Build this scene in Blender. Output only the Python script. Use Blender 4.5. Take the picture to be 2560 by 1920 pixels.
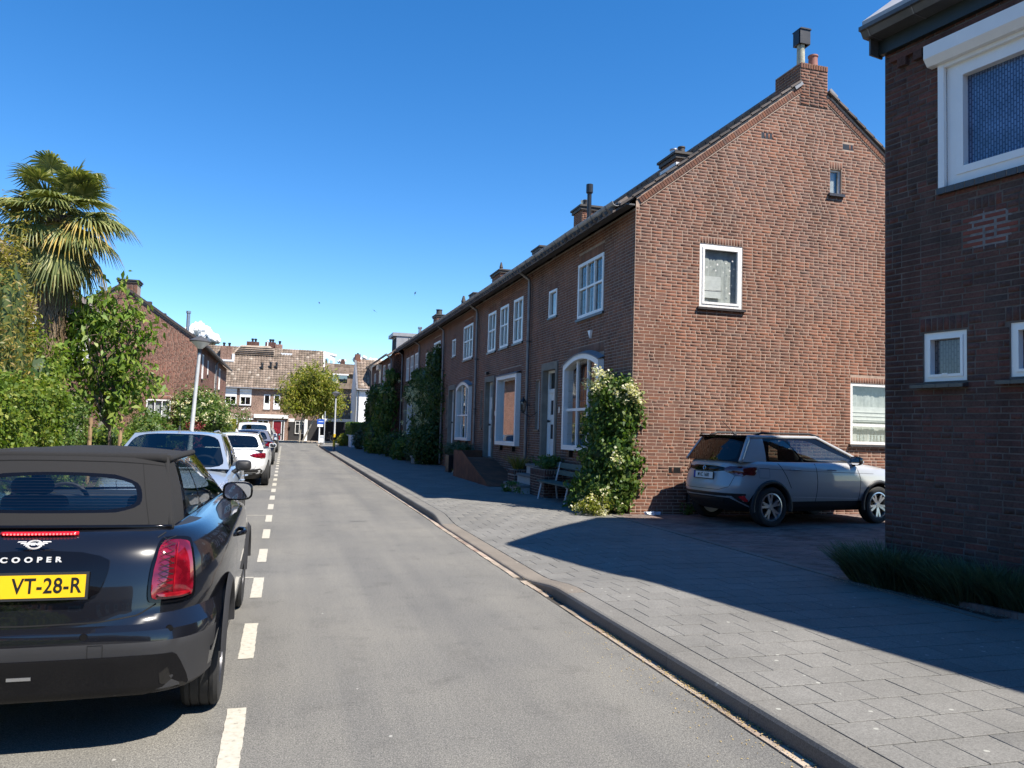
import bpy, bmesh, math, random
import numpy as np
from mathutils import Vector, Matrix
for _o in list(bpy.data.objects): bpy.data.objects.remove(_o)
SC = bpy.context.scene
COL = SC.collection
rnd = random.Random(7)
NR = np.random.default_rng(11)
rad = math.radians

# ---------------------------------------------------------------- camera
FPX, PW, PH, CAMZ = 1960.0, 2560, 1920, 1.62
PITCH, YAW, ROLL = rad(3.4245), rad(16.0766), rad(1.6444)
_f = np.array([math.sin(YAW)*math.cos(PITCH), math.cos(YAW)*math.cos(PITCH), math.sin(PITCH)])
_r = np.array([math.cos(YAW), -math.sin(YAW), 0.0]); _u = np.cross(_r, _f)
CR = math.cos(ROLL)*_r + math.sin(ROLL)*_u
CU = -math.sin(ROLL)*_r + math.cos(ROLL)*_u
CF = _f
C0 = np.array([0, 0, CAMZ])
cam_d = bpy.data.cameras.new('camera'); cam = bpy.data.objects.new('camera', cam_d); COL.objects.link(cam)
cam_d.sensor_width = 36; cam_d.lens = 36*FPX/PW; cam_d.clip_start = .05; cam_d.clip_end = 6000
cam.matrix_world = Matrix(((CR[0], CU[0], -CF[0], 0), (CR[1], CU[1], -CF[1], 0), (CR[2], CU[2], -CF[2], CAMZ), (0, 0, 0, 1)))
SC.camera = cam
def to_px(P):
    d = np.asarray(P, float) - C0; w = d @ CF
    return PW/2 + FPX*(d @ CR)/w, PH/2 - FPX*(d @ CU)/w, w
def ray(x, y):
    d = (x-PW/2)*CR - (y-PH/2)*CU + FPX*CF; return d/np.linalg.norm(d)
def atX(x, y, X): d = ray(x, y); return C0 + d*(X/d[0])
def atY(x, y, Y): d = ray(x, y); return C0 + d*(Y/d[1])
def atZ(x, y, z): d = ray(x, y); return C0 + d*((z-CAMZ)/d[2])
def in_view(P, m=40):
    x, y, w = to_px(P); return (w > .2) & (x > -m) & (x < PW+m) & (y > -m) & (y < PH+m)

# ---------------------------------------------------------------- sun, sky, exposure
SUN_EL, SUN_AZ = rad(53.4), math.atan2(.38, -.46)      # azimuth from +Y towards +X
sun_dir = Vector((math.sin(SUN_AZ)*math.cos(SUN_EL), math.cos(SUN_AZ)*math.cos(SUN_EL), math.sin(SUN_EL)))
sd = bpy.data.lights.new('sun', 'SUN'); sd.energy = 5.0; sd.angle = rad(.53); sd.color = (1, .93, .83)
so = bpy.data.objects.new('sun', sd); COL.objects.link(so); so.rotation_euler = sun_dir.to_track_quat('Z', 'Y').to_euler()
wd = bpy.data.worlds.new('World'); SC.world = wd; wd.use_nodes = True
nt = wd.node_tree; bgn = nt.nodes['Background']
sky = nt.nodes.new('ShaderNodeTexSky'); sky.sky_type = 'NISHITA'; sky.sun_disc = False
sky.sun_elevation = SUN_EL; sky.sun_rotation = SUN_AZ; sky.air_density = 1.0; sky.dust_density = .0; sky.ozone_density = 2.5; sky.altitude = 1200
hs = nt.nodes.new('ShaderNodeHueSaturation'); hs.inputs['Saturation'].default_value = 1.34; hs.inputs['Hue'].default_value = .503
nt.links.new(sky.outputs[0], hs.inputs['Color']); nt.links.new(hs.outputs[0], bgn.inputs[0]); bgn.inputs[1].default_value = .112
vs = SC.view_settings; vs.view_transform = 'Standard'; vs.look = 'None'; vs.exposure = .98; vs.gamma = 1; vs.use_curve_mapping = False
SC.cycles.max_bounces = 6; SC.cycles.transparent_max_bounces = 12; SC.cycles.use_denoising = True
SC.cycles.caustics_reflective = False; SC.cycles.caustics_refractive = False; SC.cycles.sample_clamp_indirect = 8

# ---------------------------------------------------------------- materials
MATS = {}
class NT:
    def __init__(s, name):
        s.m = bpy.data.materials.new(name); s.m.use_nodes = True; s.t = s.m.node_tree; s.n = s.t.nodes
        s.b = s.n['Principled BSDF']; s.out = s.n['Material Output']
    def new(s, typ, **kw):
        n = s.n.new(typ)
        for k, v in kw.items():
            if k.startswith('i_'): n.inputs[k[2:].replace('_', ' ')].default_value = v
            elif k[0] == 'p' and k[1:].isdigit(): n.inputs[int(k[1:])].default_value = v
            else: setattr(n, k, v)
        return n
    def link(s, a, b): s.t.links.new(a, b)
    def noise(s, scale, detail=4, vec=None, rough=.6):
        n = s.new('ShaderNodeTexNoise', i_Scale=scale, i_Detail=detail, i_Roughness=rough)
        if vec is not None: s.link(vec, n.inputs['Vector'])
        return n
    def pos(s): return s.new('ShaderNodeNewGeometry').outputs['Position']
    def obj(s): return s.new('ShaderNodeTexCoord').outputs['Object']
    def ramp(s, fac, stops, interp='LINEAR'):
        r = s.new('ShaderNodeValToRGB'); cr = r.color_ramp; cr.interpolation = interp
        while len(cr.elements) > 1: cr.elements.remove(cr.elements[-1])
        for i, (p, c) in enumerate(stops):
            e = cr.elements[0] if i == 0 else cr.elements.new(p)
            e.position = p; e.color = (*c, 1) if len(c) == 3 else c
        s.link(fac, r.inputs[0]); return r.outputs[0]
    def mix(s, fac, a, b, mode='MIX'):
        m = s.new('ShaderNodeMix', data_type='RGBA', blend_type=mode)
        for k, v in ((0, fac), (6, a), (7, b)):
            sock = m.inputs[k]
            if hasattr(v, 'is_output'): s.link(v, sock)
            elif k == 0: sock.default_value = v
            else: sock.default_value = (*v, 1) if hasattr(v, '__len__') else (v, v, v, 1)
        return m.outputs[2]
    def math(s, op, a, b=0.0, c=None):
        m = s.new('ShaderNodeMath', operation=op)
        for i, v in enumerate((a, b) if c is None else (a, b, c)):
            if hasattr(v, 'is_output'): s.link(v, m.inputs[i])
            else: m.inputs[i].default_value = v
        return m.outputs[0]
    def bump(s, h, strength=.3, dist=.01):
        b = s.new('ShaderNodeBump', i_Strength=strength, i_Distance=dist); s.link(h, b.inputs['Height']); s.link(b.outputs[0], s.b.inputs['Normal'])
    def rand(s):      # one value for each loose piece, whether it is an island of a mesh or an object of its own
        isl = s.new('ShaderNodeNewGeometry').outputs['Random Per Island']; ob = s.new('ShaderNodeObjectInfo').outputs['Random']
        w = s.new('ShaderNodeTexWhiteNoise', noise_dimensions='2D'); c = s.new('ShaderNodeCombineXYZ')
        s.link(isl, c.inputs[0]); s.link(ob, c.inputs[1]); s.link(c.outputs[0], w.inputs['Vector']); return w.outputs['Value']
    def set(s, col=None, rough=None, metal=None, spec=None, **kw):
        I = s.b.inputs
        if col is not None:
            if hasattr(col, 'is_output'): s.link(col, I['Base Color'])
            else: I['Base Color'].default_value = (*col, 1)
        if rough is not None:
            if hasattr(rough, 'is_output'): s.link(rough, I['Roughness'])
            else: I['Roughness'].default_value = rough
        if metal is not None: I['Metallic'].default_value = metal
        if spec is not None: I['Specular IOR Level'].default_value = spec
        for k, v in kw.items(): I[k.replace('_', ' ')].default_value = v
        return s.m

def plain(name, col, rough=.6, metal=0, var=.12, scale=6, bump=0, spec=.5, bscale=60, **kw):
    if name in MATS: return MATS[name]
    t = NT(name); p = t.pos(); n = t.noise(scale, 5, p).outputs[0]
    f = t.ramp(n, [(.3, (1-var,)*3), (.7, (1+var*.6,)*3)])
    t.set(t.mix(1.0, col, f, 'MULTIPLY'), t.math('ADD', t.math('MULTIPLY', n, .15), max(rough-.075, .02)), metal, spec, **kw)
    if bump: t.bump(t.noise(bscale, 4, p).outputs[0], bump, .004)
    MATS[name] = t.m; return t.m

def brick_mat(name, stops, patch=(.95, .62, .5), patch_amt=.35, scale=.55, dirt=.14):
    if name in MATS: return MATS[name]
    t = NT(name); r = t.rand(); p = t.pos()
    c = t.ramp(r, stops)
    big = t.noise(scale, 4, p).outputs[0]
    c = t.mix(t.ramp(big, [(.42, (0,)*3), (.72, (patch_amt,)*3)]), c, patch)
    n = t.noise(45, 5, p).outputs[0]
    c = t.mix(1.0, c, t.ramp(n, [(.25, (1-dirt*1.3,)*3), (.5, (1,)*3), (.8, (1+dirt,)*3)]), 'MULTIPLY')
    g = t.noise(1.3, 5, p).outputs[0]
    c = t.mix(1.0, c, t.ramp(g, [(.3, (.72,)*3), (.6, (1.06,)*3)]), 'MULTIPLY')
    mp = t.new('ShaderNodeMapping'); mp.inputs['Scale'].default_value = (1.7, 1.7, .35); t.link(p, mp.inputs['Vector']); st = t.noise(1.0, 6, mp.outputs[0], .65).outputs[0]
    c = t.mix(1.0, c, t.ramp(st, [(.34, (.66, .64, .62)), (.5, (1, 1, 1)), (.72, (1.08, 1.07, 1.06))]), 'MULTIPLY')
    t.set(c, .88, 0, .25); t.bump(t.noise(110, 5, p).outputs[0], .55, .006); MATS[name] = t.m; return t.m

def leaf_mat(name, a, b, c=None, trans=.35):
    if name in MATS: return MATS[name]
    t = NT(name); r = t.rand()
    st = [(0, a), (.65, b)] + ([(.97, c)] if c else [])
    col = t.ramp(r, st); n = t.noise(1.6, 3, t.pos()).outputs[0]
    col = t.mix(1.0, col, t.ramp(n, [(.3, (.75,)*3), (.7, (1.15,)*3)]), 'MULTIPLY')
    t.set(col, .5, 0, .35)
    tr = t.new('ShaderNodeBsdfTranslucent'); t.link(t.mix(1.0, col, (1.5, 1.6, .7), 'MULTIPLY'), tr.inputs[0])
    mx = t.new('ShaderNodeMixShader'); mx.inputs[0].default_value = trans
    t.link(t.b.outputs[0], mx.inputs[1]); t.link(tr.outputs[0], mx.inputs[2]); t.link(mx.outputs[0], t.out.inputs[0])
    MATS[name] = t.m; return t.m

def glass_mat(name, tint=(.75, .8, .82), refl=.12, wav=0.0):
    if name in MATS: return MATS[name]
    t = NT(name); tr = t.new('ShaderNodeBsdfTransparent'); tr.inputs[0].default_value = (*tint, 1)
    gl = t.new('ShaderNodeBsdfGlossy'); gl.inputs['Roughness'].default_value = .015; gl.inputs[0].default_value = (1, 1, 1, 1)
    lw = t.new('ShaderNodeFresnel'); t.link(t.math('ADD', 1.5, t.math('MULTIPLY', t.new('ShaderNodeNewGeometry').outputs['Backfacing'], 1/1.5-1.5)), lw.inputs[0])
    if wav:
        b = t.new('ShaderNodeBump', i_Strength=wav, i_Distance=.02); t.link(t.noise(1.4, 2, t.pos()).outputs[0], b.inputs['Height']); t.link(b.outputs[0], gl.inputs['Normal'])
    f = t.math('ADD', lw.outputs[0], refl)
    mx = t.new('ShaderNodeMixShader'); t.link(f, mx.inputs[0]); t.link(tr.outputs[0], mx.inputs[1]); t.link(gl.outputs[0], mx.inputs[2])
    t.link(mx.outputs[0], t.out.inputs[0]); MATS[name] = t.m; return t.m

def paint(name, col, metal=0.0, rough=.32, flake=0.0):
    if name in MATS: return MATS[name]
    t = NT(name); t.set(col, rough, metal, .25, Coat_Weight=1.0, Coat_Roughness=.03)
    if flake:
        n = t.noise(900, 1, t.obj()).outputs[0]; t.link(t.mix(flake, col, t.mix(n, tuple(x*.4 for x in col), tuple(min(1, x*2.2) for x in col))), t.b.inputs['Base Color'])
    MATS[name] = t.m; return t.m
def emit(name, col, strength):
    if name in MATS: return MATS[name]
    t = NT(name); t.set(col, .3); t.b.inputs['Emission Color'].default_value = (*col, 1); t.b.inputs['Emission Strength'].default_value = strength
    MATS[name] = t.m; return t.m

# ---------------------------------------------------------------- mesh building
class MB:
    """collects polygons (any size) in numpy-friendly lists; build() links them as one mesh object"""
    def __init__(s): s.v = []; s.f = []; s.mi = []; s.cur = 0
    def vs(s, pts): b = len(s.v); s.v.extend([tuple(map(float, p)) for p in pts]); return b
    def face(s, idx): s.f.append(tuple(idx)); s.mi.append(s.cur)
    def poly(s, pts): b = s.vs(pts); s.face(range(b, b+len(pts))); return s
    def box(s, a, b):
        (x0, y0, z0), (x1, y1, z1) = a, b
        i = s.vs([(x0,y0,z0),(x1,y0,z0),(x1,y1,z0),(x0,y1,z0),(x0,y0,z1),(x1,y0,z1),(x1,y1,z1),(x0,y1,z1)])
        for q in ((3,2,1,0),(4,5,6,7),(0,1,5,4),(1,2,6,5),(2,3,7,6),(3,0,4,7)): s.face([i+k for k in q])
        return s
    def obox(s, c, ax, h):      # oriented box: centre, three axes, half sizes
        c = np.array(c, float); A = [np.array(a, float)*k for a, k in zip(ax, h)]
        P = [c + sx*A[0] + sy*A[1] + sz*A[2] for sz in (-1, 1) for sx, sy in ((-1,-1),(1,-1),(1,1),(-1,1))]
        i = s.vs(P)
        for q in ((3,2,1,0),(4,5,6,7),(0,1,5,4),(1,2,6,5),(2,3,7,6),(3,0,4,7)): s.face([i+k for k in q])
        return s
    def prism(s, pts, d):       # polygon pts extruded by vector d
        n = len(pts); d = np.array(d, float); a = s.vs(pts); b = s.vs([np.array(p)+d for p in pts])
        s.face(range(a, a+n)); s.face(range(b+n-1, b-1, -1))
        for k in range(n): s.face((a+k, b+k, b+(k+1) % n, a+(k+1) % n))
        return s
    def tube(s, pts, r, n=8, cap=True):
        pts = [np.array(p, float) for p in pts]; rs = r if hasattr(r, '__len__') else [r]*len(pts); rings = []; prev = None
        for k, p in enumerate(pts):
            t = pts[min(k+1, len(pts)-1)] - pts[max(k-1, 0)]; t = t/(np.linalg.norm(t)+1e-9)
            if prev is None: a = np.cross(t, (0, 0, 1) if abs(t[2]) < .9 else (1, 0, 0))
            else: a = prev - t*(prev @ t)
            a = a/(np.linalg.norm(a)+1e-9); prev = a; b = np.cross(t, a)
            rings.append(s.vs([p + rs[k]*(math.cos(2*math.pi*j/n)*a + math.sin(2*math.pi*j/n)*b) for j in range(n)]))
        for k in range(len(pts)-1):
            for j in range(n): s.face((rings[k]+j, rings[k]+(j+1) % n, rings[k+1]+(j+1) % n, rings[k+1]+j))
        if cap:
            s.face([rings[0]+j for j in range(n-1, -1, -1)]); s.face([rings[-1]+j for j in range(n)])
        return s
    def lathe(s, prof, c=(0, 0, 0), axis=2, n=24, close=False):
        ri = []
        for r, h in prof:
            L = []
            for j in range(n):
                a = 2*math.pi*j/n; p = [0, 0, 0]; p[axis] = h; p[(axis+1) % 3] = r*math.cos(a); p[(axis+2) % 3] = r*math.sin(a)
                L.append((p[0]+c[0], p[1]+c[1], p[2]+c[2]))
            ri.append(s.vs(L))
        m = len(prof)
        for k in range(m if close else m-1):
            k2 = (k+1) % m
            for j in range(n): s.face((ri[k]+j, ri[k]+(j+1) % n, ri[k2]+(j+1) % n, ri[k2]+j))
        if not close:
            if prof[0][0] > 1e-6: s.face([ri[0]+j for j in range(n-1, -1, -1)])
            if prof[-1][0] > 1e-6: s.face([ri[-1]+j for j in range(n)])
        return s
    def grid(s, rows, closed=False):   # rows of equal length point lists
        ids = [s.vs(r) for r in rows]; n = len(rows[0])
        for k in range(len(rows)-1):
            for j in range(n if closed else n-1):
                j2 = (j+1) % n; s.face((ids[k]+j, ids[k]+j2, ids[k+1]+j2, ids[k+1]+j))
        return s
    def build(s, name, mat, parent=None, smooth=False, **props):
        me = bpy.data.meshes.new(name); me.from_pydata(s.v, [], s.f)
        ms = mat if isinstance(mat, (list, tuple)) else [mat]
        for m in ms: me.materials.append(m)
        if len(ms) > 1: me.polygons.foreach_set('material_index', s.mi)
        if smooth: me.polygons.foreach_set('use_smooth', [True]*len(me.polygons))
        return link(name, me, parent, **props)

def link(name, me, parent=None, **props):
    o = bpy.data.objects.new(name, me); COL.objects.link(o)
    if parent is not None: put(o, parent)
    for k, v in props.items(): o[k] = v
    return o
def put(o, parent):
    o.parent = parent
    b = parent.get('_base')
    if b is not None: o.matrix_parent_inverse = Matrix.Translation(-Vector(b))
    return o
def thing(name, label, cat, base=(0, 0, 0), group=None, local=False, rotz=0.0):
    """an Empty at the thing's base. local=False: its parts are given in world coordinates"""
    o = bpy.data.objects.new(name, None); COL.objects.link(o); o.location = base; o.empty_display_size = .2
    if local: o.rotation_euler = (0, 0, rotz)
    else: o['_base'] = [float(x) for x in base]
    return tag(o, label, cat, group)
def tag(o, label, cat, group=None, kind=None):
    o['label'] = label; o['category'] = cat
    if group: o['group'] = group
    if kind: o['kind'] = kind
    return o
def struct(o): o['kind'] = 'structure'; return o
def autosmooth(o, ang=35):
    me = o.data
    bm = bmesh.new(); bm.from_mesh(me)
    bmesh.ops.remove_doubles(bm, verts=bm.verts, dist=1e-5)
    for f in bm.faces: f.smooth = True
    for e in bm.edges:
        if len(e.link_faces) == 2 and e.calc_face_angle(0) > rad(ang): e.smooth = False
    bm.to_mesh(me); bm.free(); return o
def bevel(o, w=.01, seg=2, ang=40):
    bm = bmesh.new(); bm.from_mesh(o.data); bmesh.ops.remove_doubles(bm, verts=bm.verts, dist=1e-5)
    es = [e for e in bm.edges if len(e.link_faces) == 2 and e.calc_face_angle(0) > rad(ang)]
    bmesh.ops.bevel(bm, geom=es, offset=w, segments=seg, affect='EDGES', profile=.5, clamp_overlap=True)
    bm.to_mesh(o.data); bm.free(); return o

def fast_mesh(name, V, F, mat, parent=None, smooth=False, **props):
    """V (n,3), F (m,k) with constant k"""
    V = np.asarray(V, np.float32); F = np.asarray(F, np.int32); k = F.shape[1]
    me = bpy.data.meshes.new(name); me.vertices.add(len(V)); me.vertices.foreach_set('co', V.ravel())
    me.loops.add(F.size); me.loops.foreach_set('vertex_index', F.ravel())
    me.polygons.add(len(F)); me.polygons.foreach_set('loop_start', np.arange(0, F.size, k, dtype=np.int32))
    if smooth: me.polygons.foreach_set('use_smooth', np.ones(len(F), bool))
    me.materials.append(mat); me.update(calc_edges=True); me.validate()
    return link(name, me, parent, **props)

def text_mesh(txt, size, depth=.002, align='CENTER', bold=0.0, sx=1.0, space=1.0):
    cu = bpy.data.curves.new('text', 'FONT'); cu.body = txt; cu.size = size; cu.extrude = depth; cu.align_x = align; cu.align_y = 'CENTER'; cu.offset = bold
    cu.space_character = space
    o = bpy.data.objects.new('text', cu); COL.objects.link(o)
    dg = bpy.context.evaluated_depsgraph_get(); me = bpy.data.meshes.new_from_object(o.evaluated_get(dg))
    bpy.data.objects.remove(o); bpy.data.curves.remove(cu)
    if sx != 1: me.transform(Matrix.Scale(sx, 4, (1, 0, 0)))
    return me
# ---------------------------------------------------------------- wall tools
Z = np.array([0, 0, 1.0])
class WF:
    """a wall's own frame: s runs along the wall, z up, d outwards"""
    def __init__(s, O, u, n): s.O = np.array(O, float); s.u = np.array(u, float)/np.linalg.norm(u); s.n = np.array(n, float)/np.linalg.norm(n)
    def P(s, a, z, d=0.0): return s.O + s.u*a + Z*z + s.n*d
    def box(s, mb, s0, s1, z0, z1, d0, d1):
        return mb.obox(s.P((s0+s1)/2, (z0+z1)/2, (d0+d1)/2), (s.u, s.n, Z), (abs(s1-s0)/2, abs(d1-d0)/2, abs(z1-z0)/2))
    def prism(s, mb, pts, d0, d1): return mb.prism([s.P(a, z, d0) for a, z in pts], s.n*(d1-d0))
    def loop(s, mb, outer, inner, d0, d1):
        n = len(outer); r = [mb.vs([s.P(a, z, d) for a, z in L]) for L, d in ((outer, d0), (outer, d1), (inner, d1), (inner, d0))]
        for k in range(4):
            a, b = r[k], r[(k+1) % 4]
            for j in range(n): j2 = (j+1) % n; mb.face((a+j, a+j2, b+j2, b+j))
        return mb

def cut(iv, a, b):
    out = []
    for x, y in iv:
        if b <= x or a >= y: out.append((x, y)); continue
        if a > x: out.append((x, a))
        if b < y: out.append((b, y))
    return out

def wall_sheet(wf, s0, s1, z0, topf, holes, depth=.12, brk=()):
    mb = MB(); xs = sorted({s0, s1, *brk, *[h[0] for h in holes], *[h[1] for h in holes]}); xs = [x for x in xs if s0 <= x <= s1]
    for a, b in zip(xs, xs[1:]):
        m = (a+b)/2; iv = [(z0, None)]; hs = sorted([h for h in holes if h[0] <= m <= h[1]], key=lambda h: h[2]); lo = z0
        for h in hs:
            if h[2] > lo: mb.poly([wf.P(a, lo), wf.P(b, lo), wf.P(b, h[2]), wf.P(a, h[2])])
            lo = h[3]
        mb.poly([wf.P(a, lo), wf.P(b, lo), wf.P(b, topf(b)), wf.P(a, topf(a))])
    for a, b, c, d in holes:
        for p, q in (((a, c), (b, c)), ((b, c), (b, d)), ((b, d), (a, d)), ((a, d), (a, c))):
            mb.poly([wf.P(*p), wf.P(*q), wf.P(*q, -depth), wf.P(*p, -depth)])
    return mb

BV = {}
def brick_variant(kind, L, H, D):
    key = (kind, round(L, 3), round(H, 3), round(D, 3))
    if key not in BV:
        out = []
        for k in range(4):
            r = random.Random(hash((kind, k)) % 1000); mb = MB(); j = lambda a: r.uniform(-a, a)*.6
            e = .0022; F = [(-L/2+e+j(.002), -H/2+e+j(.0016)), (0+j(.02), -H/2+e+j(.0018)), (L/2-e+j(.002), -H/2+e+j(.0016)), (L/2-e+j(.002), H/2-e+j(.0016)), (0+j(.02), H/2-e+j(.0018)), (-L/2+e+j(.002), H/2-e+j(.0016))]
            B = [(-L/2, -H/2), (0, -H/2), (L/2, -H/2), (L/2, H/2), (0, H/2), (-L/2, H/2)]
            b = mb.vs([(x, y, D/2+j(.0012)) for x, y in F]); a = mb.vs([(x, y, -D/2) for x, y in B])
            mb.face(range(b, b+6))
            for q in range(6): mb.face((a+q, a+(q+1) % 6, b+(q+1) % 6, b+q))
            me = bpy.data.meshes.new('brick'); me.from_pydata(mb.v, [], mb.f); out.append(me)
        BV[key] = out
    return BV[key]

def brickwork(parent, wf, rects, mat, n_ind=300, proud=.002, name='brick', rest='brickwork', joint=.0115, jit=.0008):
    """rects: rows of (s, z, ds, dz, standard?) - the ones that show largest become objects of their own, the rest one mesh"""
    R = np.array(rects, float)
    cs = R[:, 0]+R[:, 2]/2; cz = R[:, 1]+R[:, 3]/2
    Pc = wf.O + cs[:, None]*wf.u + cz[:, None]*Z
    d = Pc - C0; w = d @ CF; dist = np.linalg.norm(d, axis=1)
    x = PW/2+FPX*(d @ CR)/np.maximum(w, .1); y = PH/2-FPX*(d @ CU)/np.maximum(w, .1)
    vis = (w > .3) & (x > 0) & (x < PW) & (y > 0) & (y < PH) & ((-d @ wf.n) > 0)
    score = np.where(vis & (R[:, 4] > 0), R[:, 2]*R[:, 3]/dist**2, -1)
    order = np.argsort(-score)[:n_ind]; order = order[score[order] > 0]
    ind = np.zeros(len(R), bool); ind[order] = True
    M = Matrix(((wf.u[0], 0, wf.n[0]), (wf.u[1], 0, wf.n[1]), (wf.u[2], 1, wf.n[2])))
    for i in order:
        L, H = R[i, 2], R[i, 3]
        var = brick_variant('b', L-joint, H-joint, proud)
        me = var[int(i) % 4]
        if not me.materials: me.materials.append(mat)
        elif me.materials[0] != mat:
            k2 = (mat.name, me.name)
            if k2 not in BV: BV[k2] = me.copy(); BV[k2].materials[0] = mat
            me = BV[k2]
        o = bpy.data.objects.new(name, me); COL.objects.link(o)
        M4 = M.to_4x4(); M4.translation = Vector(Pc[i] + wf.n*proud/2); o.matrix_basis = M4; put(o, parent)
    R = R[~ind]; m = len(R)
    if m:
        g = joint/2; a0, a1, b0, b1 = R[:, 0]+g, R[:, 0]+R[:, 2]-g, R[:, 1]+g, R[:, 1]+R[:, 3]-g
        def pts(e, dd, j):
            S = np.stack([a0+e, a1-e, a1-e, a0+e], 1)+NR.uniform(-j, j, (m, 4)); T = np.stack([b0+e, b0+e, b1-e, b1-e], 1)+NR.uniform(-j, j, (m, 4))
            D = dd + (NR.uniform(-.0012, .0012, (m, 1)) if j else 0)
            return wf.O + S[..., None]*wf.u + T[..., None]*Z + (D*np.ones((m, 4)))[..., None]*wf.n
        V = np.concatenate([pts(.0018, proud, jit), pts(0, -.001, 0)], 1).reshape(-1, 3)
        q = np.array([[0, 1, 2, 3], [4, 5, 1, 0], [5, 6, 2, 1], [6, 7, 3, 2], [7, 4, 0, 3]])
        F = (q[None] + (np.arange(m)*8)[:, None, None]).reshape(-1, 4)
        fast_mesh(rest, V, F, mat, parent, kind='stuff')

def bond(s0, s1, z0, z1, holes=(), limit=None, course=.0625, L=.221, hfrac=.33, seed=1):
    r = random.Random(seed); out = []; k = 0
    while z0+(k+.6)*course < z1:
        z = z0+k*course; iv = [(s0, s1)]
        if limit: lo, hi = limit(z+course*.5); iv = [(max(s0, lo), min(s1, hi))]
        for h in holes:
            if h[2] < z+course*.75 and h[3] > z+course*.25: iv = cut(iv, h[0], h[1])
        for a, b in iv:
            if b-a < .03: continue
            first = True; x = a
            while x < b-1e-4:
                ln = (r.choice((.5, .25+.25*r.random(), 1)) * L) if first else (L/2 if r.random() < hfrac else L)
                first = False; std = 1
                if b-(x+ln) < .05: ln = b-x; std = 0
                if abs(ln-L) > .001 and abs(ln-L/2) > .001: std = 0
                out.append((x, z, ln, course, std)); x += ln
        k += 1
    return out
def soldiers(s0, s1, z0, h, w=.0625):
    n = max(1, round((s1-s0)/w)); w = (s1-s0)/n
    return [(s0+i*w, z0, w, h, 1) for i in range(n)]

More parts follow.
